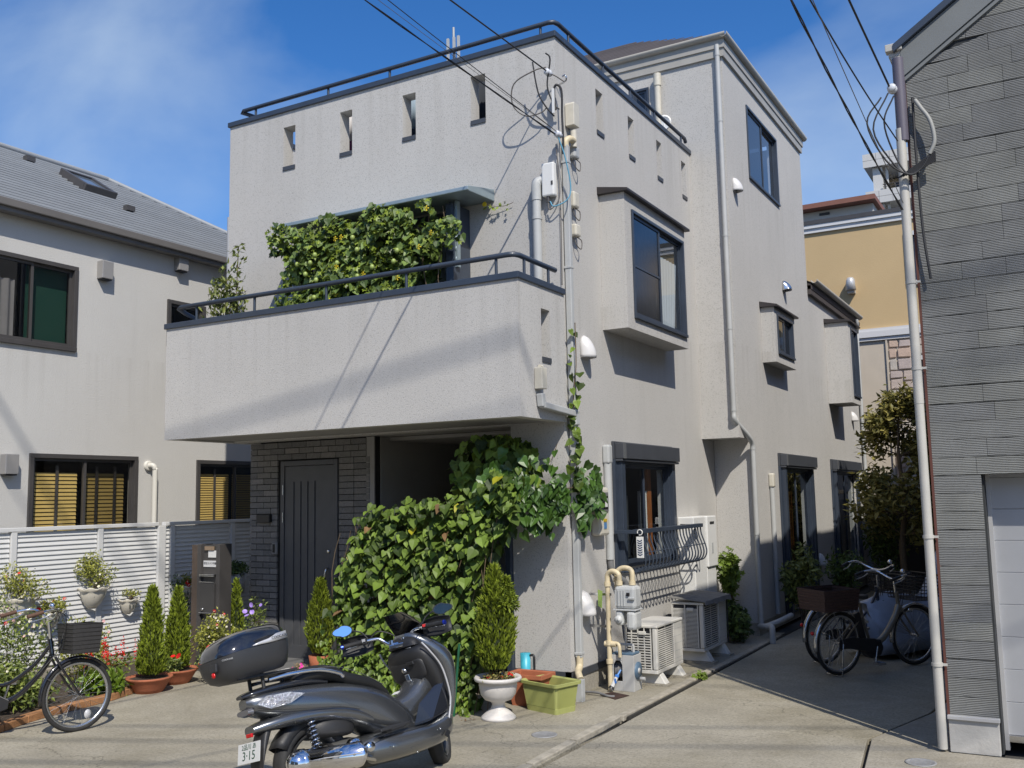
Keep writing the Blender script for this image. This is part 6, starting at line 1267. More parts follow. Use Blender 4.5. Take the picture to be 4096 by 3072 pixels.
# ------------------------------------------------------------------ mailbox post
MP = E('mailbox_post', 'dark metal mailbox post with white cards beside the flower bushes', 'mailbox', (-8.9, 8.4, 0)); MX0, MX1, MY = -9.15, -8.68, 8.32
mb = MB(); mb.box(MX0, MX0+.10, MY-.02, MY+.16, 0, 1.42); ob('wood_side_panel', mb, M('brown side panel', (.080, .058, .044), .6, var=.2, vs=8), MP, bevel=.004)
mb = MB(); mb.box(MX0+.101, MX0+.16, MY-.03, MY+.16, 0, 1.43); mb.box(MX1-.06, MX1, MY-.03, MY+.16, 0, 1.43); ob('side_frame', mb, BRONZE, MP, bevel=.004)
mb = MB(); mb.box(MX0+.161, MX1-.061, MY, MY+.15, .25, 1.42); ob('panel', mb, BRONZE, MP)
mb = MB(); mb.box(MX0+.165, MX1-.065, MY-.05, MY-.001, .62, .98); ob('letter_box', mb, M('charcoal letter box', (.05, .048, .047), .4), MP, bevel=.006)
mb = MB()
for z in (.99, 1.06, 1.075): mb.box(MX0+.165, MX1-.065, MY-.058, MY-.051 if z < 1 else MY-.001, z, z+.007)
ob('slot_edge', mb, STEEL, MP)
mb = MB(); mb.lathe([(.016, -.06), (.016, -.07), (.001, -.07)], ((MX0+MX1)/2, MY, .68), 12, 'y'); ob('knob', mb, STEEL, MP); mb = MB(); mb.box(MX0+.165, MX1-.065, MY-.056, MY-.05, .635, .641); ob('door_line', mb, STEEL, MP)
mb = MB(); mb.box(-8.89, -8.72, MY-.008, MY-.001, 1.275, 1.355); ob('card', mb, WHITE2, MP); mb = MB(); mb.box(-8.94, -8.79, MY-.02, MY-.009, 1.36, 1.405); ob('lamp_cover', mb, M('tan metal', (.25, .18, .12), .5), MP)
mb = MB(); mb.box(-8.965, -8.715, MY-.010, MY-.001, 1.165, 1.238); pl_ = ob('name_card', mb, M('pale card', (.60, .60, .60), .5), MP)
def text(body, loc, size, mat, parent, rx=90, rz=0, name='lettering', extr=.0006, align='CENTER', mx=None, shear=0):
    cu = bpy.data.curves.new(name, 'FONT'); cu.body = body; cu.size = size; cu.extrude = extr; cu.align_x = align; cu.align_y = 'CENTER'; cu.shear = shear; cu.materials.append(mat)
    o = bpy.data.objects.new(name, cu); COL.objects.link(o); o.parent = parent
    def fin(o_, mtx):
        bpy.context.view_layer.update(); me = bpy.data.meshes.new_from_object(o_); bpy.data.objects.remove(o_, do_unlink=True)
        q_ = bpy.data.objects.new(name, me); COL.objects.link(q_); q_.parent = parent; q_.matrix_basis = mtx; return q_
    if mx is not None: return fin(o, mx)
    if '_o' in parent.keys(): loc = Vector(loc)-Vector(parent['_o'])
    return fin(o, Matrix.Translation(loc)@Matrix.Rotation(R(rz), 4, 'Z')@Matrix.Rotation(R(rx), 4, 'X'))
INK = M('black ink', (.02, .02, .025), .6)
text('防犯カメラ作動中', (-8.84, MY-.0112, 1.205), .030, INK, pl_)
# ------------------------------------------------------------------ right of the lane: shrubs and a tree
shrub('leafy_climber', 'sunlit lime climber beside the water heater', (-3.98, 12.78, .45), .20, .22, .52, 700, .075, LOBE_V, LOBE_F, M('bright shrub leaf', (.15, .22, .03), .5, isl=.4, trans=.3), zc=.42, seed=50)
shrub('low_climber', 'shaded dark foliage at the wall corner behind the air conditioners', (-3.90, 12.6, 0), .26, .40, .42, 700, .07, LOBE_V, LOBE_F, DLEAF, zc=.3, seed=51)
shrub('nandina_shrub', 'feathery nandina shrub in shade beside the second garden door', (-3.38, 14.15, 0), .36, .42, .58, 1500, .085, LEAF_V, LEAF_F, SHRUB, zc=.62, stems=8, clumps=12, seed=52)
shrub('dim_shrub', 'dim shrub further back along the shaded wall', (-3.30, 16.6, 0), .40, .6, .50, 900, .09, LEAF_V, LEAF_F, DLEAF, zc=.55, seed=53)
shrub('back_shrub', 'dark shrub at the far end of the lane below the tree', (-3.0, 19.2, 0), .55, .8, .8, 1300, .10, LEAF_V, LEAF_F, DLEAF, zc=.8, seed=54)
mb = MB()
TR = E('lane_tree', 'small dogwood tree with tiered olive leaves at the end of the lane', 'tree', (-2.55, 18.2, 0))
mb.tube(smoothpath([(-2.55, 18.2, 0), (-2.6, 18.2, .9), (-2.5, 18.15, 1.7), (-2.55, 18.1, 2.5), (-2.5, 18.1, 3.3)], 4), [.06]*5+[.05]*4+[.035]*4+[.018]*4, 8); ob('trunk', mb, STEM, TR)
rg = np.random.default_rng(60); tiers = []; mbb = MB()
for z, rr in ((3.35, .32), (3.0, .48), (2.62, .62), (2.3, .72), (1.95, .70), (1.6, .80), (1.25, .75)):
    for k in range(6):
        a = rg.uniform(0, 6.28); tiers.append((-2.52+rr*.75*math.cos(a), 18.15+rr*.75*math.sin(a), z+rg.normal(0, .06), rr*.42)); mbb.tube([(-2.52, 18.12, z-.12), tiers[-1][:3]], [.014, .005], 5)
ob('limb', mbb, STEM, TR)
pts = []
for t in tiers:
    for _ in range(150): a = rg.uniform(0, 6.28); q = rg.uniform(0, 1)**.5; pts.append((t[0]+t[3]*q*math.cos(a), t[1]+t[3]*q*math.sin(a), t[2]+rg.normal(0, .13)))
leafcloud(pts, [(.1, -.2, 1)]*len(pts), .135, LEAF_V, LEAF_F, M('dogwood leaf', (.105, .125, .028), .5, isl=.5, tint=(.24, .21, .06), trans=.28), 'crown', TR, .8, kind='stuff')
# door side bits
e_, p_ = shrub('pink_flower_trough', 'low pink flowers in the white trough by the door step', (-7.30, 8.15, .0), .26, .12, .06, 260, .035, LEAF_V, LEAF_F, M('dry leaf', (.22, .15, .07), .6, isl=.5), cat='flowering plant', zc=.12, seed=33); flowers(e_, p_[:7]+np.array([0, -.02, .03]), M('magenta petal', (.7, .05, .35), .5), .03)
mb = MB(); mb.loft([rr_ for rr_ in ([(-7.55, 8.06, 0), (-7.06, 8.06, 0), (-7.06, 8.24, 0), (-7.55, 8.24, 0)], [(-7.58, 8.04, .10), (-7.03, 8.04, .10), (-7.03, 8.26, .10), (-7.58, 8.26, .10)])], False); tag(ob('flower_trough', mb, WHITE2, bevel=.006), 'small white flower trough beside the door conifer', 'planter')
mb = MB(); mb.lathe([(.001, .0), (.10, .0), (.13, .20), (.12, .20), (.001, .18)], (-7.42, 8.60, 0), 18); tag(ob('conifer_pot', mb, TC), 'terracotta pot holding the conifer before the door', 'pot')
# fallen leaf and a weed in the channel
e_, p_ = shrub('channel_weed', 'small green weed growing from the paving joint', (-3.46, 9.92, 0), .07, .08, .04, 26, .06, LOBE_V, LOBE_F, MATS['bright shrub leaf'], cat='weed', zc=.03, seed=61)
pts = [(-6.5+RNG.uniform(-.1, 1.9), 0, 0) for _ in range(1)]
deb = [(x, 7.4+(-4.7-x)*.17+rng.uniform(-.12, .02), .004) for x in np.linspace(-6.6, -4.6, 70)]
leafcloud(deb, [(0, 0, 1)]*70, .035, LEAF_V, LEAF_F, M('dead leaf', (.15, .09, .045), .8, isl=.4), 'leaf_litter', None, .3, kind='stuff')
# ================================================================== bicycles
def place(parent, loc, head, lean=0.0, scale=1.0):
    """local frame: u forward (x), w to the right (-y), z up"""
    parent.location = loc; parent.rotation_euler = (lean, 0, head); parent.scale = (scale,)*3; parent['_o'] = (0, 0, 0)
TYRE = M('bicycle tyre', (.022, .021, .020), .8, var=.2, vs=30, wcoord=False)
RIM = M('alloy rim', (.55, .55, .55), .25, .9, wcoord=False)
def wheel(parent, u, r, turn=0.0, spokes=28, tw=.019, hubw=.045, pivot=None):
    mt = Matrix.Translation((u, 0, r))
    def tf(m_):
        if turn: 
            pv = Vector((pivot or u, 0, 0)); RM = Matrix.Translation(pv)@Matrix.Rotation(turn, 4, 'Z')@Matrix.Translation(-pv)
        else: RM = Matrix.Identity(4)
        o = MB(); o.merge(m_, RM@mt); return o
    def ring(R_, rr, n=48, k=8):
        m_ = MB(); pr = [(R_+rr*math.cos(2*math.pi*i/k), rr*math.sin(2*math.pi*i/k)) for i in range(k+1)]; m_.lathe(pr, (0, 0, 0), n, 'y'); return m_
    w_ = ob('wheel', tf(ring(r-tw, tw)), TYRE, parent)
    m_ = MB(); m_.lathe([(r-tw*1.9, -.010), (r-tw*2.6, -.011), (r-tw*3.0, 0), (r-tw*2.6, .011), (r-tw*1.9, .010)], (0, 0, 0), 48, 'y'); ob('rim', tf(m_), RIM, w_)
    m_ = MB(); m_.lathe([(.001, -hubw), (.018, -hubw), (.012, -hubw*.6), (.012, hubw*.6), (.018, hubw), (.001, hubw)], (0, 0, 0), 14, 'y')
    for i in range(spokes):
        a = 2*math.pi*i/spokes; b = a+(.5 if i % 4 < 2 else -.5); s = 1 if i % 2 else -1
        m_.tube([(.017*math.cos(b), s*hubw*.8, .017*math.sin(b)), ((r-tw*2.6)*math.cos(a), 0, (r-tw*2.6)*math.sin(a))], .0013, 4, False)
    ob('spokes', tf(m_), RIM, w_, kind='stuff'); return w_
def rotz(m_, turn, pu):
    o = MB(); o.merge(m_, Matrix.Translation((pu, 0, 0))@Matrix.Rotation(turn, 4, 'Z')@Matrix.Translation((-pu, 0, 0))); return o
def basket(parent, u0, u1, hw, z0, z1, flare, mat, name='basket', solid=False, turn=0.0, pu=0.0, n=9, k=7):
    m_ = MB(); c = (u0+u1)/2; hl = (u1-u0)/2
    def rect(t): f = 1+flare*t; z = z0+(z1-z0)*t; return [(c-hl*f, -hw*f, z), (c+hl*f, -hw*f, z), (c+hl*f, hw*f, z), (c-hl*f, hw*f, z)]
    if solid:
        m_.loft([rect(0), rect(.5), rect(1)], False, False); m_.add(rect(0), [(0, 1, 2, 3)])
        for i in range(k+1): t = i/k; q = rect(t); m_.tube(q+[q[0]], .0045, 4, False)
    else:
        for i in range(k+1): t = i/k; q = rect(t); m_.tube(q+[q[0]], .0038 if i < k else .008, 4, False)
        a, b = rect(0), rect(1)
        for e in range(4):
            for i in range(n): t = i/n; m_.tube([Vector(a[e]).lerp(Vector(a[(e+1) % 4]), t), Vector(b[e]).lerp(Vector(b[(e+1) % 4]), t)], .0032, 4, False)
        for i in range(1, n): t = i/n; m_.tube([Vector(a[0]).lerp(Vector(a[1]), t), Vector(a[3]).lerp(Vector(a[2]), t)], .003, 4, False)
    return ob(name, rotz(m_, turn, pu), mat, parent)
def bicycle(label, loc, head, lean, r, wb, paint, opts):
    B = E('bicycle', label, 'bicycle', (0, 0, 0)); place(B, loc, head, lean); turn = opts.get('turn', 0); hp = wb-.14; fw = RIM if opts.get('silver_fender') else paint
    wheel(B, 0, r); wheel(B, wb, r, turn, pivot=wb-.10)
    P = lambda pts, rr, mat, nm, t=False, n=8, sub=4, par=B: ob(nm, rotz((lambda m_: m_.tube(smoothpath(pts, sub), rr, n))(MB()), turn if t else 0, wb-.10), mat, par)
    bb = (.46, 0, .27)
    fr = P([(hp-.115, 0, .80), (hp-.085, 0, .64)], .021, paint, 'frame')
    P([(hp-.085, 0, .66), (hp-.16, 0, .52), (hp-.34, 0, .33), bb], opts.get('dt', .022), paint, 'down_tube')
    if opts.get('two_tube', True): P([(hp-.10, 0, .74), (hp-.22, 0, .58), (hp-.42, 0, .43), (.36, 0, .42)], .016, paint, 'top_tube')
    P([bb, (.36, 0, .52), (.31, 0, .72)], .017, paint, 'seat_tube', sub=1)
    for s in (-.05, .05):
        P([bb, (0, s, r)], .010, paint, 'chain_stay', sub=1); P([(0, s, r), (.335, s*.4, .60)], .009, paint, 'seat_stay', sub=1)
        P([(hp-.085, s*.9, .64), (hp+.0, s*1.1, .50), (wb, s*1.1, r)], .011, paint if not opts.get('chrome_fork') else CHROME, 'fork_leg', True, sub=3)
    P([(hp-.115, 0, .79), (hp-.135, 0, .93)], .013, CHROME, 'handlebar_stem', True, sub=1)
    hz = opts.get('hz', 1.0); hb = P([(hp-.42, .27, hz-.03), (hp-.30, .27, hz+.0), (hp-.17, .22, hz+.01), (hp-.12, .10, hz-.05), (hp-.12, 0, hz-.07), (hp-.12, -.10, hz-.05), (hp-.17, -.22, hz+.01), (hp-.30, -.27, hz), (hp-.42, -.27, hz-.03)], .0115, CHROME, 'handlebar', True)
    for s in (-.27, .27):
        P([(hp-.30, s, hz-.001), (hp-.425, s, hz-.032)], .017, M('brown grip', (.10, .05, .03), .7) if opts.get('brown') else BLACK, 'grip', True, sub=1, par=hb)
        P([(hp-.24, s*1.0, hz-.02), (hp-.30, s*.98, hz-.05), (hp-.40, s*.98, hz-.075)], .006, RIM, 'brake_lever', True, par=hb)
    m_ = MB(); m_.ball((hp-.20, -.20, hz+.045), .026, 6); ob('bell', rotz(m_, turn, wb-.10), CHROME, hb)
    P([(hp-.17, -.15, hz), (hp-.02, -.06, hz-.05), (hp+.0, 0, .75), (hp-.05, 0, .6)], .004, BLACK, 'brake_cable', True); P([(hp-.17, .15, hz), (hp+.01, .08, hz-.04), (hp-.02, .02, .72), (hp-.2, .01, .5)], .004, BLACK, 'brake_cable', True)
    m_ = MB(); m_.loft([[(u+.0, w_*k, z) for k, z in ((1, z0), (.8, z0-.035), (-.8, z0-.035), (-1, z0), (-.7, z0+.02), (.7, z0+.02))] for u, w_, z0 in ((.14, .085, .80), (.18, .11, .81), (.26, .10, .80), (.34, .055, .79), (.42, .025, .785))], True); ob('saddle', m_, M('saddle vinyl', (.05, .045, .04), .5, wcoord=False), B, sub=1)
    P([(.31, 0, .72), (.27, 0, .79)], .013, CHROME, 'seat_post', sub=1)
    for u, tn, a0, a1 in ((0, 0, 15, 190), (wb, turn, 35 if opts.get('shortf') else 20, 190)):
        m_ = MB(); rg_ = []
        for i in range(22):
            a = R(a0+(a1-a0)*i/21); rr = r+.016
            rg_.append([(u+(rr+dd)*math.cos(a), ww, r+(rr+dd)*math.sin(a)) for ww, dd in ((-.026, -.012), (-.018, .004), (0, .009), (.018, .004), (.026, -.012))])
        m_.loft(rg_, True, False, False); q = ob('fender', rotz(m_, tn, wb-.10), fw if u == 0 or not opts.get('chrome_fender') else CHROME, B); b_ = q.modifiers.new('t', 'SOLIDIFY'); b_.thickness = .002
        for s in (-.03, .03): m_ = MB(); m_.tube([(u, s*1.6, r), (u+(r+.01)*math.cos(R(150)), s, r+(r+.01)*math.sin(R(150)))], .0025, 4); ob('fender_stay', rotz(m_, tn, wb-.10), RIM, B)
    m_ = MB(); m_.prism([(-.06, r-.05), (.10, r-.055), (.46, .20), (.54, .23), (.55, .30), (.46, .345), (.10, r+.06), (-.05, r+.05)], 1, -.062, -.050); ob('chain_case', m_, BLACK, B, bevel=.005)
    m_ = MB(); m_.tube([(.46, -.09, .27), (.42, -.095, .12)], .009, 6); m_.box(.37, .47, -.19, -.10, .095, .118); ob('crank', m_, RIM, B); m_ = MB(); m_.tube([(.46, .07, .27), (.50, .075, .42)], .009, 6); m_.box(.45, .55, .09, .18, .41, .433); ob('crank', m_, RIM, B)
    m_ = MB(); m_.tube([(0, .06, r), (-.08, .11, .012), (-.02, .11, .012)], .008, 6); m_.tube([(0, -.06, r), (-.08, -.11, .012), (-.08, .11, .012)], .008, 6); ob('stand', m_, RIM, B)
    m_ = MB()
    for s in (-.05, .05): m_.tube([(-.26, s, .665), (.22, s, .68)], .006, 5); m_.tube([(0, s*1.2, r), (-.12, s, .67)], .005, 5)
    for k in range(5): m_.tube([(-.25+k*.1, -.05, .668), (-.25+k*.1, .05, .668)], .004, 5)
    ob('rear_rack', m_, RIM if not opts.get('brown') else BLACK, B)
    m_ = MB(); m_.ball((-.34*r/.30, 0, r+.13), .020, 6); ob('reflector', m_, M('red lens', (.5, .01, .01), .15), B)
    if opts.get('lamp', True): m_ = MB(); m_.lathe([(.001, 0), (.025, .005), (.034, .05), (.001, .055)], (hp+.04, 0, .60), 14, 'x'); ob('lamp', rotz(m_, turn, wb-.10), CHROME, B)
    fb = opts.get('front_basket')
    if fb: basket(B, hp+fb[0], hp+fb[1], fb[2], fb[3], fb[4], .14, opts.get('bmat', BLACK), 'front_basket', opts.get('solid', False), turn, wb-.10)
    rb = opts.get('rear_basket')
    if rb: basket(B, rb[0], rb[1], rb[2], rb[3], rb[4], .08, M('brown wicker', (.065, .035, .028), .7, var=.3, vs=60), 'rear_basket', True)
    if opts.get('motor'):
        m_ = MB(); m_.prism([(.34, .20), (.42, .14), (.56, .16), (.60, .24), (.56, .33), (.36, .34)], 1, -.055, .055); ob('motor_case', m_, BLACK, B, bevel=.02)
        m_ = MB(); m_.obox((.29, 0, .46), (.085, .07, .34), Matrix.Rotation(R(-17), 3, 'Y')); ob('battery', m_, BLACK, B, bevel=.015)
    if opts.get('spoke_reflector'): m_ = MB(); m_.lathe([(.001, 0), (.030, .002), (.030, .006), (.001, .008)], (0, 0, 0), 14, 'y'); o_ = MB(); o_.merge(m_, Matrix.Translation((wb+.10, 0, r-.17))@Matrix.Scale(1.3, 4, (0, 0, 1))); ob('spoke_reflector', rotz(o_, turn, wb-.10), M('white reflector', (.6, .6, .6), .3), B)
    if opts.get('shield'): pass
    return B
BKP = M('glossy black paint', (.014, .014, .018), .15, coat=1.0, wcoord=False)
hd = R(38)
bicycle('glossy black bicycle with dark front basket and brown grips by the flower bed', (-8.30, 4.87, 0), hd, R(-4), .305, 1.08, BKP,
        dict(turn=R(40), brown=True, front_basket=(.02, .25, .135, .66, .90), solid=True, chrome_fork=False, chrome_fender=False, spoke_reflector=True, shortf=True, hz=1.02, lamp=False, bmat=M('dark basket vinyl', (.035, .033, .032), .6, var=.2, vs=50, wcoord=False)))
hd = R(57)
bicycle('beige electric bicycle with big black front basket and brown rear basket in the shaded lane', (-2.22, 10.70, 0), hd, R(2), .325, 1.12, M('champagne paint', (.20, .175, .135), .3, .3, coat=.5, wcoord=False),
        dict(turn=R(-4), motor=True, two_tube=False, dt=.034, silver_fender=True, front_basket=(-.02, .32, .20, .72, .98), rear_basket=(-.36, .10, .18, .69, .90)))
bicycle('dark bicycle with front basket parked behind the beige electric one', (-2.50, 11.35, 0), R(60), R(3), .325, 1.10, M('dark blue paint', (.03, .035, .05), .3, coat=.5, wcoord=False), dict(turn=R(10), front_basket=(.0, .28, .17, .72, .94), silver_fender=True, hz=1.06))
# covered scooter / tarp and bottle crate behind the bicycles
mb = MB(); rings = []
rg = np.random.default_rng(70)
for t in np.linspace(0, 1, 14):
    u = -.75+1.5*t; hgt = .55+.62*math.exp(-((t-.86)/.16)**2)+.12*math.exp(-((t-.3)/.2)**2); hw = .24+.04*math.sin(t*9); ring = []
    for i in range(24):
        a = math.pi*i/23; ring.append((u+.02*math.sin(i*1.9), hw*math.cos(a)*(1+.10*math.sin(i*2.6+t*4))*(1.25-.35*math.sin(a)), .06+hgt*math.sin(a)**.75+rg.normal(0, .006)))
    rings.append(ring)
mb.loft(rings, True, True, False); TP = ob('covered_scooter', mb, M('silver blue tarpaulin', (.30, .34, .42), .4, var=.15, vs=5, bump=.4, bs=9, wcoord=False)); tag(TP, 'silver blue tarpaulin draped over a parked two wheeler behind the bicycles', 'tarpaulin'); TP.location = (-1.72, 12.55, 0); TP.rotation_euler = (0, 0, R(50))
b_ = TP.modifiers.new('t', 'SOLIDIFY'); b_.thickness = .004
mb = MB(); mb.box(-.09, .09, -.08, .08, .0, .44); mb.box(-.12, .12, -.10, .10, .44, .56); mb.tube([(0, 0, .56), (0, 0, .70)], .045, 10); TB = ob('plastic_tank', mb, M('milky plastic', (.42, .42, .40), .5, var=.05, wcoord=False), bevel=.02); tag(TB, 'milky white plastic tank beside the lane downpipe', 'tank'); TB.location = (-1.24, 11.6, .18)
mb = MB(); mb.box(-1.42, -1.0, 11.4, 11.8, 0, .18); tag(ob('tank_stand', mb, M('grey block stand', (.16, .155, .15), .9), bevel=.01), 'low grey block under the milky plastic tank', 'block')
# ================================================================== the big scooter
S = E('scooter', 'dark grey maxi scooter with black top box and chrome exhaust parked before the ivy', 'scooter', (0, 0, 0))
GMET = M('graphite metallic paint', (.165, .172, .180), .27, .8, coat=1.0, wcoord=False)
BGL = M('black gloss shell', (.016, .018, .024), .08, coat=1.0, wcoord=False); BMT = M('black matt shell', (.022, .022, .023), .5, wcoord=False, bump=.15, bs=200)
SEATM = M('black seat vinyl', (.014, .014, .014), .6, wcoord=False, bump=.3, bs=150, bd=.003)
SILV = M('satin silver trim', (.60, .60, .61), .35, .35, wcoord=False)
def se(u, cz, hw, hh, n=20, p=2.6, top=1.0, bot=1.0, skew=0.0):
    """super-ellipse ring in the w-z plane at station u"""
    o = []
    for i in range(n):
        a = 2*math.pi*i/n; c, s = math.cos(a), math.sin(a)
        x = hw*math.copysign(abs(c)**(2/p), c); z = hh*math.copysign(abs(s)**(2/p), s)
        x *= (top if s > 0 else 1.0)**abs(s) if s > 0 else bot**abs(s)
        o.append((u+skew*z, x, cz+z))
    return o
def lo(name, secs, mat, parent=S, sub=1, **k):
    m_ = MB(); m_.loft([se(*s_[:4], **(s_[4] if len(s_) > 4 else {})) for s_ in secs], True); return ob(name, m_, mat, parent, sub=sub, **k)
TUR = R(36); HPV = 1.06
def tube(name, pts, r, mat, parent=S, sub=4, n=10, turn=0.0, **k):
    m_ = MB(); m_.tube(smoothpath(pts, sub) if sub > 1 else pts, r, n)
    return ob(name, rotz(m_, turn, HPV) if turn else m_, mat, parent, **k)
# wheels
def swheel(u, r, tw, turn=0.0):
    def tf(m_): o = MB(); o.merge(m_, Matrix.Translation((HPV, 0, 0))@Matrix.Rotation(turn, 4, 'Z')@Matrix.Translation((-HPV, 0, 0))@Matrix.Translation((u, 0, r))); return o
    m_ = MB(); k = 12; m_.lathe([(r-tw*.75+tw*.75*math.cos(2*math.pi*i/k), tw*math.sin(2*math.pi*i/k)) for i in range(k+1)], (0, 0, 0), 48, 'y'); w_ = ob('wheel', tf(m_), RUBBER, S)
    m_ = MB(); m_.lathe([(r-tw*1.4, -tw*.8), (r-tw*1.7, -tw*.7), (r-tw*1.8, 0), (r-tw*1.7, tw*.7), (r-tw*1.4, tw*.8)], (0, 0, 0), 40, 'y')
    for i in range(5):
        a = 2*math.pi*i/5; d = Vector((math.cos(a), 0, math.sin(a))); m_.tube([d*.03, d*(r-tw*1.7)], [.022, .015], 6)
    m_.lathe([(.001, -.05), (.04, -.05), (.04, .05), (.001, .05)], (0, 0, 0), 16, 'y'); ob('rim', tf(m_), M('grey alloy', (.12, .12, .12), .4, .6), w_)
    m_ = MB(); m_.lathe([(.06, -.055), (.11, -.055), (.11, -.060), (.06, -.060)], (0, 0, 0), 30, 'y'); ob('brake_disc', tf(m_), STEEL, w_)
swheel(0, .285, .062); swheel(1.315, .285, .052, TUR)
# body shells
lo('tail_body', [(-.44, .755, .04, .03), (-.40, .745, .085, .065), (-.28, .725, .128, .098), (-.05, .69, .160, .125), (.20, .655, .178, .135), (.42, .58, .180, .175), (.58, .50, .172, .19), (.70, .43, .155, .18), (.80, .38, .13, .15), (.88, .35, .09, .11)], GMET)
lo('side_cowl', [(-.42, .585, .05, .03), (-.30, .600, .125, .045), (-.10, .605, .162, .055), (.10, .59, .180, .06), (.30, .54, .182, .075), (.42, .48, .165, .07)], GMET)
lo('grab_rail_shell', [(-.46, .80, .03, .012), (-.40, .81, .09, .025), (-.20, .825, .125, .03), (.02, .82, .12, .028), (.15, .79, .10, .02)], BGL)
lo('seat', [(-.10, .835, .09, .03), (-.04, .86, .125, .055), (.10, .865, .14, .062), (.22, .845, .145, .06), (.28, .79, .15, .055), (.40, .755, .15, .055), (.52, .715, .138, .055), (.62, .655, .115, .05), (.69, .60, .07, .035)], SEATM)
lo('floor_board', [(.33, .28, .13, .08), (.40, .28, .185, .115), (.60, .265, .207, .115), (.85, .265, .212, .11), (1.05, .285, .20, .115), (1.15, .33, .165, .12), (1.20, .36, .11, .10)], GMET)
lo('centre_tunnel', [(.62, .44, .10, .13), (.74, .46, .11, .12), (.86, .49, .12, .12), (.97, .56, .13, .15), (1.05, .62, .12, .16)], GMET)
lo('under_body', [(.10, .30, .09, .10), (.30, .27, .12, .10), (.60, .22, .13, .07), (.95, .22, .12, .06), (1.10, .26, .08, .05)], BMT)
# front shield: stacked horizontal sections
def vs(name, secs, mat, parent=S, sub=1):
    m_ = MB(); rg_ = []
    for z, uc, hu, hw, p_ in secs:
        ring = []
        for i in range(24):
            a = 2*math.pi*i/24; c, s = math.cos(a), math.sin(a); ring.append((uc+hu*math.copysign(abs(c)**(2/p_), c), hw*math.copysign(abs(s)**(2/2.4), s), z))
        rg_.append(ring)
    m_.loft(rg_, True); return ob(name, m_, mat, parent, sub=sub)
vs('front_shield', [(.30, 1.155, .03, .10, 2), (.38, 1.17, .045, .15, 2), (.50, 1.19, .055, .19, 2), (.64, 1.225, .075, .215, 2), (.76, 1.235, .115, .235, 2.2), (.86, 1.215, .125, .23, 2.2), (.94, 1.17, .12, .19, 2), (1.0, 1.13, .09, .14, 2), (1.03, 1.10, .04, .09, 2)], GMET)
vs('inner_shield', [(.34, 1.10, .03, .12, 2.4), (.50, 1.115, .035, .165, 2.4), (.60, 1.11, .05, .19, 2.6), (.72, 1.095, .075, .215, 3), (.84, 1.075, .09, .215, 3), (.90, 1.08, .08, .19, 2.6), (.93, 1.09, .06, .15, 2.4)], BMT)
lo('glove_box_lid', [(.995, .74, .02, .04), (1.00, .755, .17, .085, dict(p=4)), (1.02, .755, .175, .088, dict(p=4))], BMT)
m_ = MB(); m_.box(.978, .995, -.11, -.04, .79, .815); ob('lid_catch', m_, BMT, S, bevel=.004); m_ = MB(); m_.lathe([(.018, 0), (.018, -.02), (.001, -.02)], (.99, .0, .76), 14, 'x'); ob('ignition_lock', m_, STEEL, S); m_ = MB(); m_.box(.985, .993, -.02, .02, .66, .73); ob('hook', m_, CHROME, S, bevel=.003)
for s in (-1, 1):
    tube('silver_edge', [(1.02, s*.225, .93), (1.05, s*.24, .86), (1.11, s*.235, .74), (1.13, s*.215, .60), (1.13, s*.185, .46), (1.10, s*.165, .34)], .007, SILV, sub=4)
    m_ = MB(); m_.add([(.86, s*.15, .50), (1.02, s*.165, .60), (1.10, s*.19, .62), (1.10, s*.175, .42), (.90, s*.205, .365), (.76, s*.17, .36)], [(0, 1, 2, 3, 4, 5)] if s > 0 else [(5, 4, 3, 2, 1, 0)]); ob('leg_panel', m_, BGL, S)
# smoked screen and dash
m_ = MB(); rg_ = []
for z, u, hw in ((.98, 1.20, .17), (1.06, 1.16, .165), (1.15, 1.10, .135), (1.20, 1.06, .09)): rg_.append([(u+.05*math.cos(R(a)), hw*math.sin(R(a)), z) for a in range(-80, 81, 16)])
m_.loft(rg_, True, False, False); ob('windscreen', m_, M('smoked screen', (.012, .012, .014), .08, coat=1.0, wcoord=False), S)
vs('dash', [(.93, 1.07, .07, .15, 2.4), (.98, 1.08, .07, .13, 2.4), (1.01, 1.10, .04, .09, 2)], BMT)
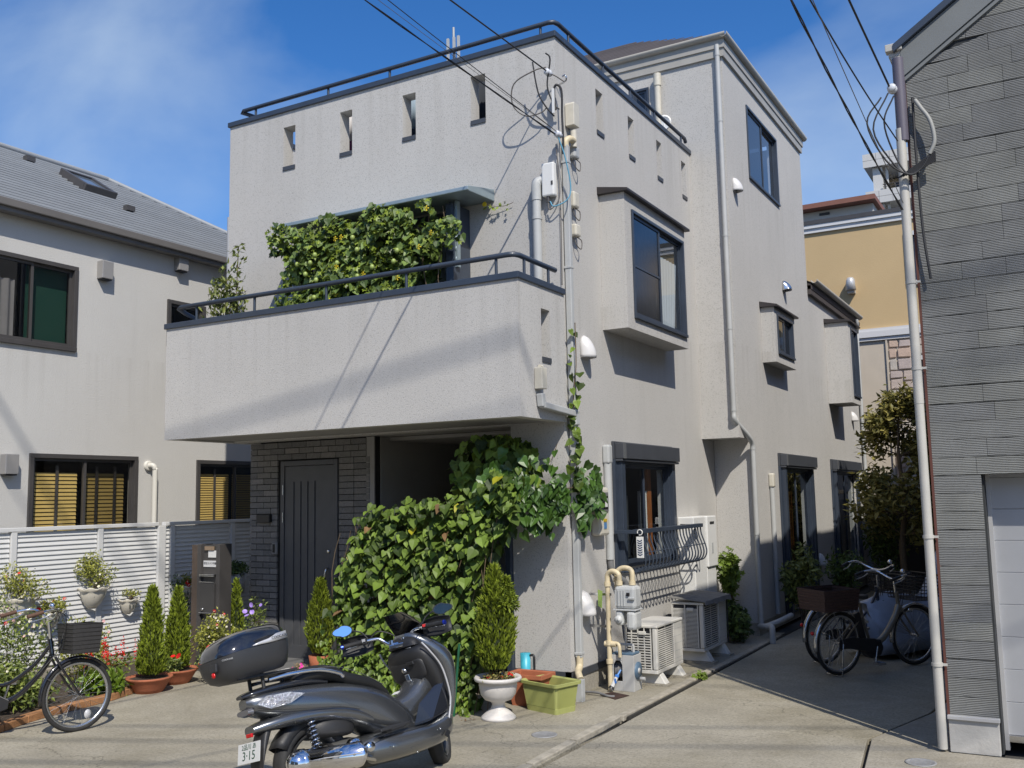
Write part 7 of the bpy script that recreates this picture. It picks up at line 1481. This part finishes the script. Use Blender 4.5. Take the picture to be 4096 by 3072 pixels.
# handlebar
hb = tube('handlebar', [(1.0, -.25, 1.055), (1.04, -.20, 1.06), (1.07, -.13, 1.055), (1.075, -.08, 1.01), (1.07, -.04, .99), (1.07, .04, .99), (1.075, .08, 1.01), (1.07, .13, 1.055), (1.04, .20, 1.06), (1.0, .25, 1.055)], .0115, CHROME, turn=TUR)
m_ = MB(); m_.box(1.03, 1.11, -.06, .06, .955, .985); m_.tube([(1.07, -.045, .975), (1.07, -.045, 1.02)], .018, 10); m_.tube([(1.07, .045, .975), (1.07, .045, 1.02)], .018, 10); ob('bar_clamp', rotz(m_, TUR, HPV), CHROME, hb, bevel=.006)
for s in (-1, 1):
    tube('grip', [(1.005, s*.24, 1.057), (.965, s*.37, 1.05)], .0185, RUBBER, hb, 1, turn=TUR); tube('bar_end', [(.965, s*.37, 1.05), (.960, s*.385, 1.05)], .018, M('blue anodised', (.04, .08, .65), .25, .8), hb, 1, turn=TUR)
    m_ = MB(); m_.box(1.0, 1.05, s*.225-.02, s*.225+.02, 1.035, 1.08); ob('switch_pod', rotz(m_, TUR, HPV), BMT, hb, bevel=.006); m_ = MB(); m_.box(.992, .999, s*.225-.012, s*.225+.012, 1.055, 1.075); ob('switch', rotz(m_, TUR, HPV), M('red switch', (.55, .03, .03), .4) if s < 0 else M('grey switch', (.4, .4, .4)), hb)
    tube('brake_lever', [(1.06, s*.20, 1.05), (1.07, s*.27, 1.045), (1.04, s*.37, 1.035)], .006, CHROME, hb, turn=TUR)
    m_ = MB(); rg_ = []
    for t in np.linspace(0, 1, 7): u = 1.10-.05*t; rg_.append([(u+.035*math.cos(R(a)), s*(.19+.22*t), 1.045+(.055+.02*math.sin(t*3.1))*math.sin(R(a))) for a in range(-90, 91, 20)])
    m_.loft(rg_, True, False, False); q = ob('hand_guard', rotz(m_, TUR, HPV), BMT, hb); b_ = q.modifiers.new('t', 'SOLIDIFY'); b_.thickness = .004
    tube('mirror_stalk', [(1.04, s*.20, 1.07), (1.05, s*.24, 1.13), (1.05, s*.30, 1.16)], .006, BLACK, hb, turn=TUR)
    c_ = Vector((1.045, s*.37, 1.165)); m_ = MB(); ring1 = []; ring2 = []
    for i in range(20): a = 2*math.pi*i/20; dy, dz = .075*math.cos(a), .045*math.sin(a)*(1.0 if math.cos(a)*s < .2 else .75); ring1.append(c_+Vector((-.008, dy, dz))); ring2.append(c_+Vector((.025, dy*.6, dz*.6)))
    m_.loft([ring1, [p+Vector((.012, 0, 0)) for p in ring1], ring2], True); mi = ob('mirror', rotz(m_, TUR+(R(14) if s > 0 else R(6)), HPV), BLACK, hb)
    m_ = MB(); m_.add([c_+(p-c_)*.90+Vector((-.0035, 0, 0)) for p in ring1], [tuple(range(20))]); ob('mirror_glass', rotz(m_, TUR+(R(14) if s > 0 else R(6)), HPV), M('blue tinted mirror', (.45, .70, .98), .02, 1.0), mi)
tube('clutch_cable', [(1.02, .21, 1.05), (1.12, .18, 1.12), (1.18, .08, 1.06), (1.14, .02, .95)], .005, BLACK, turn=TUR/2); tube('brake_hose', [(1.02, -.21, 1.06), (1.10, -.22, 1.10), (1.16, -.10, 1.06), (1.13, -.03, .95)], .005, BLACK, turn=TUR/2)
# front fork and mudguard
for s in (-1, 1): tube('fork_leg', [(1.10, s*.075, .56), (1.315, s*.075, .285)], .022, M('fork grey', (.10, .10, .10), .4, .5), S, 1, turn=TUR)
m_ = MB(); rg_ = []
for i in range(14):
    a = R(30+120*i/13); rr = .300; rg_.append([(1.315+(rr+dd)*math.cos(a), ww, .285+(rr+dd)*math.sin(a)) for ww, dd in ((-.075, -.07), (-.07, -.02), (-.05, .012), (0, .022), (.05, .012), (.07, -.02), (.075, -.07))])
m_.loft(rg_, True, False, False); q = ob('front_mudguard', rotz(m_, TUR, HPV), GMET, S); b_ = q.modifiers.new('t', 'SOLIDIFY'); b_.thickness = .004
m_ = MB(); m_.obox((1.33, -.10, .33), (.05, .03, .09), Matrix.Rotation(R(-38), 3, 'Y')); ob('brake_caliper', rotz(m_, TUR, HPV), M('bronze caliper', (.30, .20, .08), .4, .6), S, bevel=.006)
# rear end: lenses, plate, mudguard, shock, engine, exhaust
for s in (-1, 1):
    m_ = MB(); f = s; pts = [(-.405, .088, .735), (-.35, .118, .775), (-.20, .1555, .770), (-.10, .1655, .742), (-.20, .150, .700), (-.33, .120, .690)]
    c_ = Vector(np.mean(pts, 0)); m_.add([(p[0], s*(p[1]+.006), p[2]) for p in pts]+[(c_[0], s*(c_[1]+.022), c_[2])], [(i, (i+1) % 6, 6) if s > 0 else ((i+1) % 6, i, 6) for i in range(6)]); l_ = ob('turn_lens', m_, M('clear lens', (.55, .56, .60), .12, .55, coat=1.0, var=.55, vs=70, bump=1.0, bs=70, wcoord=False, bd=.02), S)
m_ = MB(); m_.loft([se(-.42, .70, .075, .028), se(-.450, .70, .06, .018)], True); M('red lens', (.45, .01, .01), .15); ob('tail_lamp', m_, M('smoked lens', (.10, .10, .11), .12, coat=1.0), S)
lo('tail_fender', [(-.30, .60, .06, .06), (-.36, .50, .07, .07), (-.40, .40, .075, .05), (-.41, .30, .06, .03)], BMT)
m_ = MB(); m_.box(-.432, -.415, -.028, .028, .545, .57); ob('reflector', m_, M('red lens', (.5, .01, .01)), S, bevel=.004)
pm = Matrix.Translation((-.445, 0, .455))@Matrix.Rotation(R(12), 4, 'Y')@Matrix.Rotation(R(-90), 4, 'Z')@Matrix.Rotation(R(90), 4, 'X')
m_ = MB(); o_ = MB(); m_.box(-.115, .115, -.0625, .0625, -.001, .0015); o_.merge(m_, pm); PLT = ob('number_plate', o_, M('white plate', (.62, .62, .60), .4), S, bevel=.002)
DGR = M('dark green ink', (.02, .07, .04), .5)
t1 = text('2品川 あ', None, .040, DGR, PLT, mx=pm@Matrix.Translation((0, .036, .0022))); t2 = text('3·15', None, .078, DGR, PLT, mx=pm@Matrix.Translation((0, -.018, .0022)))
m_ = MB(); rg_ = []
for i in range(12):
    a = R(40+110*i/11); rr = .305; rg_.append([((rr+dd)*math.cos(a), ww, .285+(rr+dd)*math.sin(a)) for ww, dd in ((-.07, -.05), (-.05, .01), (0, .018), (.05, .01), (.07, -.05))])
m_.loft(rg_, True, False, False); q = ob('rear_mudguard', m_, BMT, S); b_ = q.modifiers.new('t', 'SOLIDIFY'); b_.thickness = .004
m_ = MB(); pts = []
for i in range(120): t = i/119; a = t*2*math.pi*9; pts.append((-.04-.02*t+.028*math.cos(a), -.13+.028*math.sin(a), .30+.26*t))
m_.tube(pts, .0055, 6); sh = ob('rear_shock', m_, CHROME, S); m_ = MB(); m_.tube([(-.04, -.13, .28), (-.06, -.13, .58)], .012, 8); ob('damper', m_, BLACK, sh)
lo('engine', [(.02, .30, .05, .06), (.12, .31, .10, .09), (.30, .31, .11, .10), (.42, .29, .08, .07)], M('grey engine alloy', (.12, .12, .115), .5, .5, wcoord=False))
lo('air_box', [(-.05, .50, .05, .04), (.02, .50, .145, .065, dict(p=4)), (.24, .48, .15, .07, dict(p=4)), (.30, .46, .10, .05)], BMT)
EXA, EXB = Vector((-.28, -.200, .325)), Vector((.24, -.195, .270))
d = (EXB-EXA).normalized(); q3 = d.to_track_quat('Z', 'Y').to_matrix().to_4x4()
m_ = MB(); m_.lathe([(.001, -.045), (.030, -.043), (.060, -.025), (.072, 0), (.078, .02)], (0, 0, 0), 28, 'z'); o_ = MB(); o_.merge(m_, Matrix.Translation(EXA)@q3); ex = ob('exhaust', o_, CHROME, S)
m_ = MB(); L0 = (EXB-EXA).length; m_.lathe([(.078, .02), (.085, .03), (.085, .06), (.079, .062), (.079, L0-.06), (.085, L0-.058), (.085, L0-.03), (.060, L0), (.030, L0+.03), (.001, L0+.03)], (0, 0, 0), 28, 'z'); o_ = MB(); o_.merge(m_, Matrix.Translation(EXA)@q3); ob('muffler', o_, CHROME, ex)
m_ = MB(); m_.box(-.002, .004, -.045, .045, .12, L0-.10); o_ = MB(); o_.merge(m_, Matrix.Translation(EXA+Vector((0, -.083, 0)))@q3@Matrix.Rotation(R(90), 4, 'Z')); ob('heat_guard', o_, SILV, ex, bevel=.004)
for t in (.16, L0-.13): m_ = MB(); m_.ball(EXA+d*t+Vector((0, -.086, .0)), .009, 5); ob('bolt', m_, STEEL, ex)
m_ = MB(); m_.lathe([(.001, -.02), (.045, -.02), (.055, 0), (.055, .03)], (.24, -.15, .33), 24, 'y'); m_.lathe([(.001, -.05), (.03, -.05), (.035, -.03), (.03, 0)], (.33, -.15, .30), 18, 'y'); ob('crankcase_cover', m_, CHROME, S)
tube('exhaust_pipe', [(.20, -.18, .285), (.30, -.16, .24), (.45, -.10, .20)], .018, STEEL)
tube('side_stand', [(.55, .15, .20), (.60, .30, .01)], .011, BLACK, sub=1)
m_ = MB(); m_.box(.40, .50, -.235, -.16, .375, .395); ob('pillion_peg', m_, BMT, S, bevel=.006)
m_ = MB(); m_.prism([(.44, .395), (.52, .405), (.70, .40), (.62, .37), (.46, .36)], 1, -.222, -.17); ob('foot_plate', m_, BMT, S, bevel=.01)
for s in (-1, 1):
    tube('panel_gap', [(-.40, s*.085, .70), (-.25, s*.132, .655), (-.05, s*.162, .625), (.15, s*.180, .60), (.30, s*.183, .56)], .0028, BLACK, sub=5, n=5)
    tube('panel_gap', [(.36, s*.205, .345), (.55, s*.222, .365), (.80, s*.224, .372), (1.02, s*.212, .40), (1.12, s*.185, .44)], .0028, BLACK, sub=5, n=5)
    tube('seat_seam', [(-.08, s*.118, .872), (.08, s*.139, .888), (.24, s*.147, .862), (.42, s*.147, .785), (.60, s*.118, .69)], .0022, M('grey stitching', (.10, .10, .10), .7), sub=4, n=5)
    for (u, z) in ((.50, .26), (.95, .29), (.70, .18)): m_ = MB(); m_.ball((u, s*.212, z), .007, 4); ob('bolt', m_, STEEL, S)
    m_ = MB(); m_.prism([(.985, .24), (1.02, .275), (1.045, .25), (1.015, .215)], 1, s*.205, s*.212); ob('side_vent', m_, BLACK, S)
# chrome grab rails, rack and top box
for s in (-1, 1): tube('grab_rail', [(-.30, s*.10, .875), (-.15, s*.135, .885), (.05, s*.15, .875), (.20, s*.155, .83), (.24, s*.15, .80)], .014, CHROME)
m_ = MB(); m_.box(-.52, -.08, -.11, .11, .905, .922); m_.tube([(-.32, .07, .83), (-.32, .07, .93)], .012, 6); m_.tube([(-.32, -.07, .83), (-.32, -.07, .93)], .012, 6); m_.tube([(-.12, 0, .83), (-.14, 0, .93)], .012, 6); ob('rack', m_, BMT, S)
TBX = E('top_box_proxy', 'x', 'x'); bpy.data.objects.remove(TBX, do_unlink=True)
def bx_secs(u0, u1, hw, z0, z1, taper): pass
m_ = MB(); rg_ = []
for z, du0, du1, hw in ((.945, -.52, -.06, .13), (.97, -.57, -.04, .175), (1.03, -.61, -.035, .205), (1.10, -.625, -.03, .215), (1.118, -.628, -.03, .217)):
    rg_.append([(((du0+du1)/2)+(du1-du0)/2*math.copysign(abs(math.cos(t))**(2/3.4), math.cos(t)), hw*math.copysign(abs(math.sin(t))**(2/3.4), math.sin(t)), z+(.035*((du1-du0)/2*math.cos(t))/.3)) for t in (2*math.pi*i/28 for i in range(28))])
m_.loft(rg_, True); tb = ob('top_box', m_, M('charcoal box shell', (.036, .037, .040), .4, wcoord=False, bump=.1, bs=200), S)
m_ = MB(); rg_ = []
for k_, (z, sc, sh) in enumerate(((1.121, 1.0, 0), (1.15, .995, .0), (1.19, .95, .008), (1.225, .85, .018), (1.25, .66, .03), (1.262, .40, .04), (1.266, .1, .045))):
    rg_.append([(-.329+sh+.299*sc*math.copysign(abs(math.cos(t))**(2/(3.0-.1*k_)), math.cos(t)), .217*sc*math.copysign(abs(math.sin(t))**(2/(3.0-.1*k_)), math.sin(t)), z+.035*math.cos(t)*sc) for t in (2*math.pi*i/28 for i in range(28))])
m_.loft(rg_, True); lid = ob('lid', m_, BGL, tb, sub=1)
for s in (-1, 1):
    m_ = MB(); lo_, hi_ = [], []
    for i in range(15):
        t = R(-98+86*i/14); zt = 1.119+.035*math.cos(t); f = min(1, i/4); cs = math.copysign(abs(math.cos(t))**(2/3.0), math.cos(t)); sn_ = abs(math.sin(t))**(2/3.0)
        lo_.append((-.329+.303*cs, s*.2205*sn_, zt+.005)); hi_.append((-.329+.298*cs, s*.2175*sn_, zt+.010+.044*f))
    m_.loft([lo_, hi_], True, False, False); q = ob('silver_strip', m_, SILV, tb); b_ = q.modifiers.new('t', 'SOLIDIFY'); b_.thickness = .006; b_.offset = 0
text('COOCASE', None, .028, INK, tb, mx=Matrix.Translation((-.185, -.2235, 1.158))@Matrix.Rotation(R(-6), 4, 'Y')@Matrix.Rotation(R(90), 4, 'X'))
text('COOCASE', None, .016, M('silver ink', (.45, .45, .45), .4), tb, mx=Matrix.Translation((-.585, -.165, 1.065))@Matrix.Rotation(R(-50), 4, 'Z')@Matrix.Rotation(R(90), 4, 'X'))
m_ = MB(); m_.obox((-.625, -.06, 1.03), (.02, .07, .055), Matrix.Rotation(R(8), 3, 'Y')); ob('box_latch', m_, BLACK, tb, bevel=.005)
m_ = MB(); m_.lathe([(.001, -.012), (.016, -.010), (.018, 0)], (-.632, -.06, .985), 14, 'x'); ob('box_reflector', m_, M('red lens', (.5, .01, .01)), tb)
m_ = MB(); m_.box(.93, .99, -.10, -.03, .915, .92); ob('caution_label', m_, WHITE2, S); m_ = MB(); o_ = MB(); m_.box(-.02, .02, -.03, .03, 0, .002); o_.merge(m_, Matrix.Translation((.84, .04, .615))@Matrix.Rotation(R(-25), 4, 'Y')); ob('caution_label', o_, WHITE2, S)
FRONT = ('front_shield', 'inner_shield', 'silver_edge', 'windscreen', 'dash', 'glove_box_lid', 'lid_catch', 'ignition_lock', 'hook')
for c_ in [o for o in S.children_recursive if o.type == 'MESH']:
    nm = c_.name.split('.')[0]; bar = nm in ('handlebar', 'clutch_cable', 'brake_hose') or (c_.parent and (c_.parent.name.startswith('handlebar') or c_.parent.name.startswith('mirror')))
    boxy = nm in ('top_box', 'lid', 'silver_strip', 'box_latch', 'box_reflector') or (nm == 'lettering' and c_.parent.name.startswith('top_box'))
    if bar:
        for v in c_.data.vertices: v.co.x -= .15; v.co.z -= .015
    elif nm in FRONT:
        for v in c_.data.vertices: v.co.x -= max(0, v.co.z-.5)*.22
    elif boxy and nm != 'lettering':
        for v in c_.data.vertices: v.co = Vector((-.38+(v.co.x+.33)*.88, v.co.y*.95, .925+(v.co.z-.945)*.97))
    elif boxy: c_.location = Vector((-.38+(c_.location.x+.33)*.88, c_.location.y*.95, .925+(c_.location.z-.945)*.97)); c_.scale = (.9, .9, .9)
place(S, (-4.22, 4.80, 0), R(80), 0)
S.location = (-4.21, 4.88, 0); S.rotation_euler = (R(-16), 0, R(80)); S.scale = (1, 1, .935)
# ================================================================== unseen houses added across the street (they close the sky behind the viewer and show in panes and paint)
for x0, x1, y0, h_, lb in ((-16, -5, -9, 6.0, 'unseen cream house behind the viewer, added to block sky light'), (-3.5, 7, -10, 6.6, 'unseen grey house behind the viewer, added to block sky light')):
    OP = E('sky_block_house', lb, 'house', ((x0+x1)/2, y0, 0)); m_ = MB(); ops = [(x0+1.2+k*3.0, x0+2.7+k*3.0, z_, z_+1.2) for k in range(3) for z_ in (.9, 3.7)]
    sheet(m_, 'y', y0, .2, x0, x1, 0, h_, ops, sg=-1); m_.box(x0, x1, y0-8, y0-7.8, 0, h_); m_.box(x0, x0+.2, y0-7.8, y0-.2, 0, h_); m_.box(x1-.2, x1, y0-7.8, y0-.2, 0, h_); ob('wall', m_, M('opposite render', (.36, .33, .28), .9, var=.06), OP)
    m_ = MB(); m_.prism([(y0+.5, h_-.05), (y0-4, h_+2.0), (y0-8.5, h_-.05)], 0, x0-.4, x1+.4); ob('roof', m_, SLATE, OP)
    for a, b, c, d_ in ops: m_ = MB(); m_.box(a, b, y0-.10, y0-.06, c, d_); ob('window', m_, M('opposite glass', (.04, .045, .05), .1), OP)
